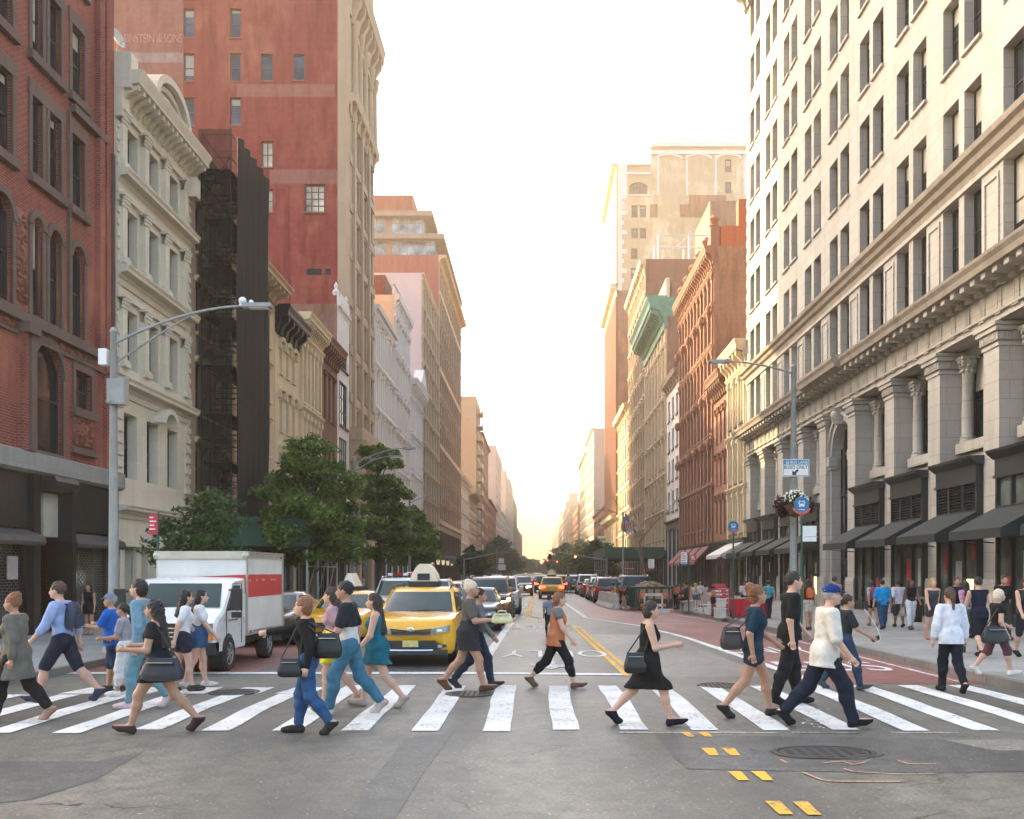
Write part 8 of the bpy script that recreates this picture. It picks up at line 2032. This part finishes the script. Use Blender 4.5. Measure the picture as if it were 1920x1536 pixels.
P('heavy person in bright blue tee and jeans walking away on the pavement', 1655, 1180, 1089, 'away', 'step', 'R', dict(c=(.01, .26, .56), sleeve=.9, hem=.48, inf=.02), ('legs', (.025, .07, .14), 1.96, .016), ('dark', 'short'), 'light', False, ((4, 14, 8), (-4, 14, 8)), (.04, .02, .015), fat=.5, **PV) 
P('person in white shirt and navy shorts beside the bright blue tee', 1685, 1176, 1089, 'away', 'step', 'L', dict(c=(.55, .52, .58), sleeve=1.0, hem=.48, inf=.02), ('legs', (.03, .045, .07), 1.1, .016), ('dark', 'short'), 'brown', False, **PV)
r_ = P('person in black vest and white trousers on the right pavement', 1708, 1181, 1088, 'to', 'step', 'R', dict(c=BLACK, sleeve=0, hem=.52), ('legs', (.68, .66, .7), 1.8), ('dark', 'long'), 'brown', True, shoes=(.12, .06, .05), **PV)
bag('shopping_bag', 'beige shopping bag held by the person in white trousers', r_[0], r_[1][-1][3] + np.array((0, 0, -.16)), (.3, .14, .28), (.4, .32, .24))
P('person in striped black playsuit on the right pavement', 1748, 1200, 1087, 'to', 'step', 'L', dict(c=(.05, .05, .06), sleeve=0, hem=.5, neck=.81), ('legs', (.05, .05, .06), .5, .014), ('blonde', 'long'), 'light', True, shoes=(.4, .2, .12), **PV)
r_ = P('person in grey tee and black shorts left of the bright blue tee', 1637, 1174, 1090, 'away', 'step', 'L', dict(c=(.35, .36, .32), sleeve=.9, hem=.52), ('legs', BLACK, .4), ('black', 'long'), 'tan', True, shoes=(.3, .16, .14), **PV)
backpack('magenta backpack on the person in grey tee', r_[0], r_[2], (.25, .01, .08))
bag('paper_bag', 'brown paper carrier bag beside the person in grey tee', r_[0], r_[1][-1][3] + np.array((0, -.08, -.26)), (.3, .14, .46), (.36, .24, .14))
r_ = P('person in dark red top and cream shorts with orange rucksack', 1516, 1182, 1088, 'away', 'step', 'R', dict(c=(.12, .012, .02), sleeve=0, hem=.5), ('legs', (.5, .42, .36), .6, .016), ('dark', 'long'), 'tan', True, shoes=(.1, .06, .05), **PV)
backpack('small orange rucksack on the person in dark red top', r_[0], r_[2], (.5, .1, .02), s=.8)
P('person in pink shirt walking away by the stone entrance pier', 1565, 1172, 1083, 'away', 'step', 'L', dict(c=(.5, .32, .34), sleeve=1.2, hem=.49), ('legs', (.03, .03, .035), 1.95), ('dark', 'short'), 'light', False, **PV)
P('person in navy tee behind the white shirt and black trousers', 1793, 1194, 1084, 'to', 'step', 'R', dict(c=(.012, .02, .04), sleeve=.9, hem=.5), ('legs', (.03, .03, .04), 1.95), ('dark', 'short'), 'tan', False, **PV)
P('person in black tee by the shop window, far right of the pavement', 1881, 1200, 1081, 'to', 'step', 'L', dict(c=BLACK, sleeve=1.0, hem=.5), ('legs', (.04, .035, .035), 1.95), ('dark', 'short'), 'tan', False, **PV)
P('person in black top at the edge of the view on the right pavement', 1922, 1232, 1085, 'to', 'step', 'L', dict(c=(.03, .025, .03), sleeve=0, hem=.5), ('legs', (.03, .03, .04), 1.0), ('dark', 'long'), 'light', True, **PV)
P('person in pink top walking away beyond the navy vest', 1812, 1196, 1092, 'away', 'step', 'L', dict(c=(.5, .22, .36), sleeve=.8, hem=.5), ('legs', (.03, .03, .05), 1.95), ('black', 'long'), 'light', True, **PV)
P('person in teal tee walking away near the limestone piers', 1441, 1160, 1090, 'away', 'step', 'R', dict(c=(.08, .3, .34), sleeve=.9, hem=.5), ('legs', (.03, .03, .035), 1.95), ('black', 'short'), 'tan', False, **PV)
GM = dict(z=PZ, group='people around the market table')
P('market seller in white tee behind the red table', 1396, 1150, 1090, 'to', 'stand', 'R', dict(c=(.6, .56, .54), sleeve=.8, hem=.5), ('legs', (.02, .02, .022), 1.95), ('black', 'short'), 'brown', False, **GM)
P('person in orange jacket and black skirt browsing by the folding chair', 1337, 1155, 1099, 'R', 'stand', 'R', dict(c=(.55, .22, .1), sleeve=1.6, hem=.52, inf=.02), ('skirt', BLACK, .4, .0), ('dark', 'bob'), 'brown', True, ((20, 8, 50), (20, 8, 50)), (.4, .05, .1), **GM)
P('fair haired person in white top and denim shorts by the bench', 1304, 1144, 1094, 'away', 'stand', 'L', dict(c=(.62, .56, .6), sleeve=.4, hem=.56), ('legs', (.06, .13, .2), .42, .016), ('blonde', 'longer'), 'light', True, shoes=(.6, .55, .5), **GM)
P('person in white shirt with shoulder strap standing beyond the bench', 1313, 1138, 1092, 'away', 'stand', 'L', dict(c=(.62, .55, .58), sleeve=.9, hem=.5), ('legs', (.2, .16, .12), 1.0), ('blonde', 'short'), 'light', False, **GM)
P('person in pale pink dress standing by the red poster board', 1322, 1137, 1096, 'away', 'stand', 'R', dict(c=(.62, .42, .42), sleeve=.3, dress=.42), None, ('dark', 'bob'), 'tan', True, **GM)
P('person in dark clothes seated on the kerb bench', 1287, 1148, 1100, 'L', 'stand', 'R', dict(c=(.05, .055, .05), sleeve=1.6, hem=.5), ('legs', (.03, .03, .035), 1.95), ('black', 'short'), 'tan', False, ((40, 8, 60), (40, 8, 60)), seat=True, h=1.62, Yw=44.6, **GM)
P('worker in maroon shirt and tan trousers by the concrete barriers', 1170, 1144, 1100, 'R', 'step', 'R', dict(c=(.2, .05, .07), sleeve=.9, hem=.5), ('legs', (.42, .3, .2), 1.95), ('dark', 'cap', (.3, .2, .14)), 'tan', False, z=0., group=None)
P('person in orange vest beside the orange safety fence', 1267, 1138, 1097, 'to', 'stand', 'R', dict(c=(.6, .12, .05), sleeve=.4, hem=.5), ('legs', (.03, .03, .04), 1.95), ('black', 'short'), 'brown', False, **GM)
P('person in pale blue shirt crossing far ahead near the parked row', 1066, 1112, 1094, 'L', 'step', 'R', dict(c=(.35, .4, .5), sleeve=.9, hem=.5), ('legs', (.2, .17, .14), 1.95), ('dark', 'short'), 'tan', False, z=0., h=1.7, group=None)
bpy.context.view_layer.update()
x, y = gnd(1822, 1222, PZ); o = thing('stroller', 'dark folding pushchair in front of the person in navy vest', 'pushchair', (x, y, PZ), R(80))
k = MB(); k.prism([(-.18, -.18, .42), (.18, -.18, .38), (.3, -.18, .5), (.24, -.18, .52), (-.12, -.18, .52), (-.26, -.18, .86), (-.32, -.18, .84)], (0, .36, 0)); k.build('seat', m_canvas, o)
k = MB(); k.lathe([(.02, -.19), (.26, -.19), (.26, .19), (.02, .19)], (-.16, 0, .8), 16, Matrix.Rotation(R(90), 3, 'X')); k.build('canopy', m_dkpaint, o)
k = MB()
for sy in (-.22, .22): k.tube([(-.28, sy, .1), (.1, sy, .45), (-.5, sy, 1.0)], .014, 6); k.tube([(.34, sy, .1), (-.1, sy, .6)], .014, 6)
k.tube([(-.5, -.22, 1.0), (-.5, .22, 1.0)], .016, 6); k.build('frame', m_pole, o)
for sx in (-.28, .34):
    for sy in (-.24, .24): k = MB(); k.lathe([(.05, -.02), (.1, -.02), (.1, .02), (.05, .02)], (sx, sy, .1), 14, Matrix.Rotation(R(90), 3, 'X')); k.build('wheel', m_black, o, smooth=40)
x, y = gnd(1717, 1166, PZ); o = thing('litter_bin', 'dark round litter bin by the stone pier on the right pavement', 'litter bin', (x, y, PZ))
k = MB(); k.lathe([(.2, 0), (.22, .05), (.26, .8), (.28, .84), (.26, .86), (.23, .8)], (0, 0, 0), 16); k.build('drum', m_black, o, smooth=40); k = MB(); k.lathe([(.29, .82), (.29, .9), (.24, .9)], (0, 0, 0), 16); k.build('rim', m_pole, o)
bpy.context.view_layer.update()
# ------------------------------------------------------------------ light, sky, camera
SUN_EL, SUN_AZ = 24.0, 53.0      # degrees up, degrees left (west) of straight down the street
sd = Vector((-math.sin(R(SUN_AZ)) * math.cos(R(SUN_EL)), math.cos(R(SUN_AZ)) * math.cos(R(SUN_EL)), math.sin(R(SUN_EL))))
sl = bpy.data.lights.new('sun', 'SUN'); sl.energy = 2.35; sl.angle = R(.5); sl.color = (1.0, .73, .38)
so = bpy.data.objects.new('sun', sl); COL.objects.link(so); so.rotation_euler = sd.to_track_quat('Z', 'Y').to_euler(); so.location = sd * 300
w = bpy.data.worlds.new('World'); SC.world = w; w.use_nodes = True
nt = w.node_tree; bg = nt.nodes['Background']
sky = nt.nodes.new('ShaderNodeTexSky'); sky.sky_type = 'NISHITA'; sky.sun_disc = False; sky.sun_elevation = R(SUN_EL); sky.sun_rotation = R(-SUN_AZ)
sky.altitude = 0; sky.air_density = 1.2; sky.dust_density = 5.0; sky.ozone_density = 0.65
nt.links.new(sky.outputs[0], bg.inputs[0]); bg.inputs[1].default_value = .15
cam = bpy.data.cameras.new('camera'); co = bpy.data.objects.new('camera', cam); COL.objects.link(co)
co.location = (0, 0, H); co.rotation_euler = (R(90), 0, 0)
cam.sensor_fit = 'HORIZONTAL'; cam.sensor_width = 36; cam.lens = 36 * F / 1920
cam.shift_x = (960 - VX) / 1920; cam.shift_y = -(768 - VY) / 1920
cam.clip_start = .1; cam.clip_end = 20000
SC.camera = co
SC.view_settings.view_transform = 'Standard'; SC.view_settings.look = 'None'; SC.view_settings.gamma = 1; SC.view_settings.use_curve_mapping = False
SC.view_settings.exposure = 2.5
SC.cycles.max_bounces = 8; SC.cycles.diffuse_bounces = 4; SC.cycles.glossy_bounces = 3; SC.cycles.transparent_max_bounces = 12; SC.cycles.volume_bounces = 0
SC.cycles.use_denoising = True; SC.cycles.sample_clamp_indirect = 8; SC.cycles.caustics_reflective = False; SC.cycles.caustics_refractive = False
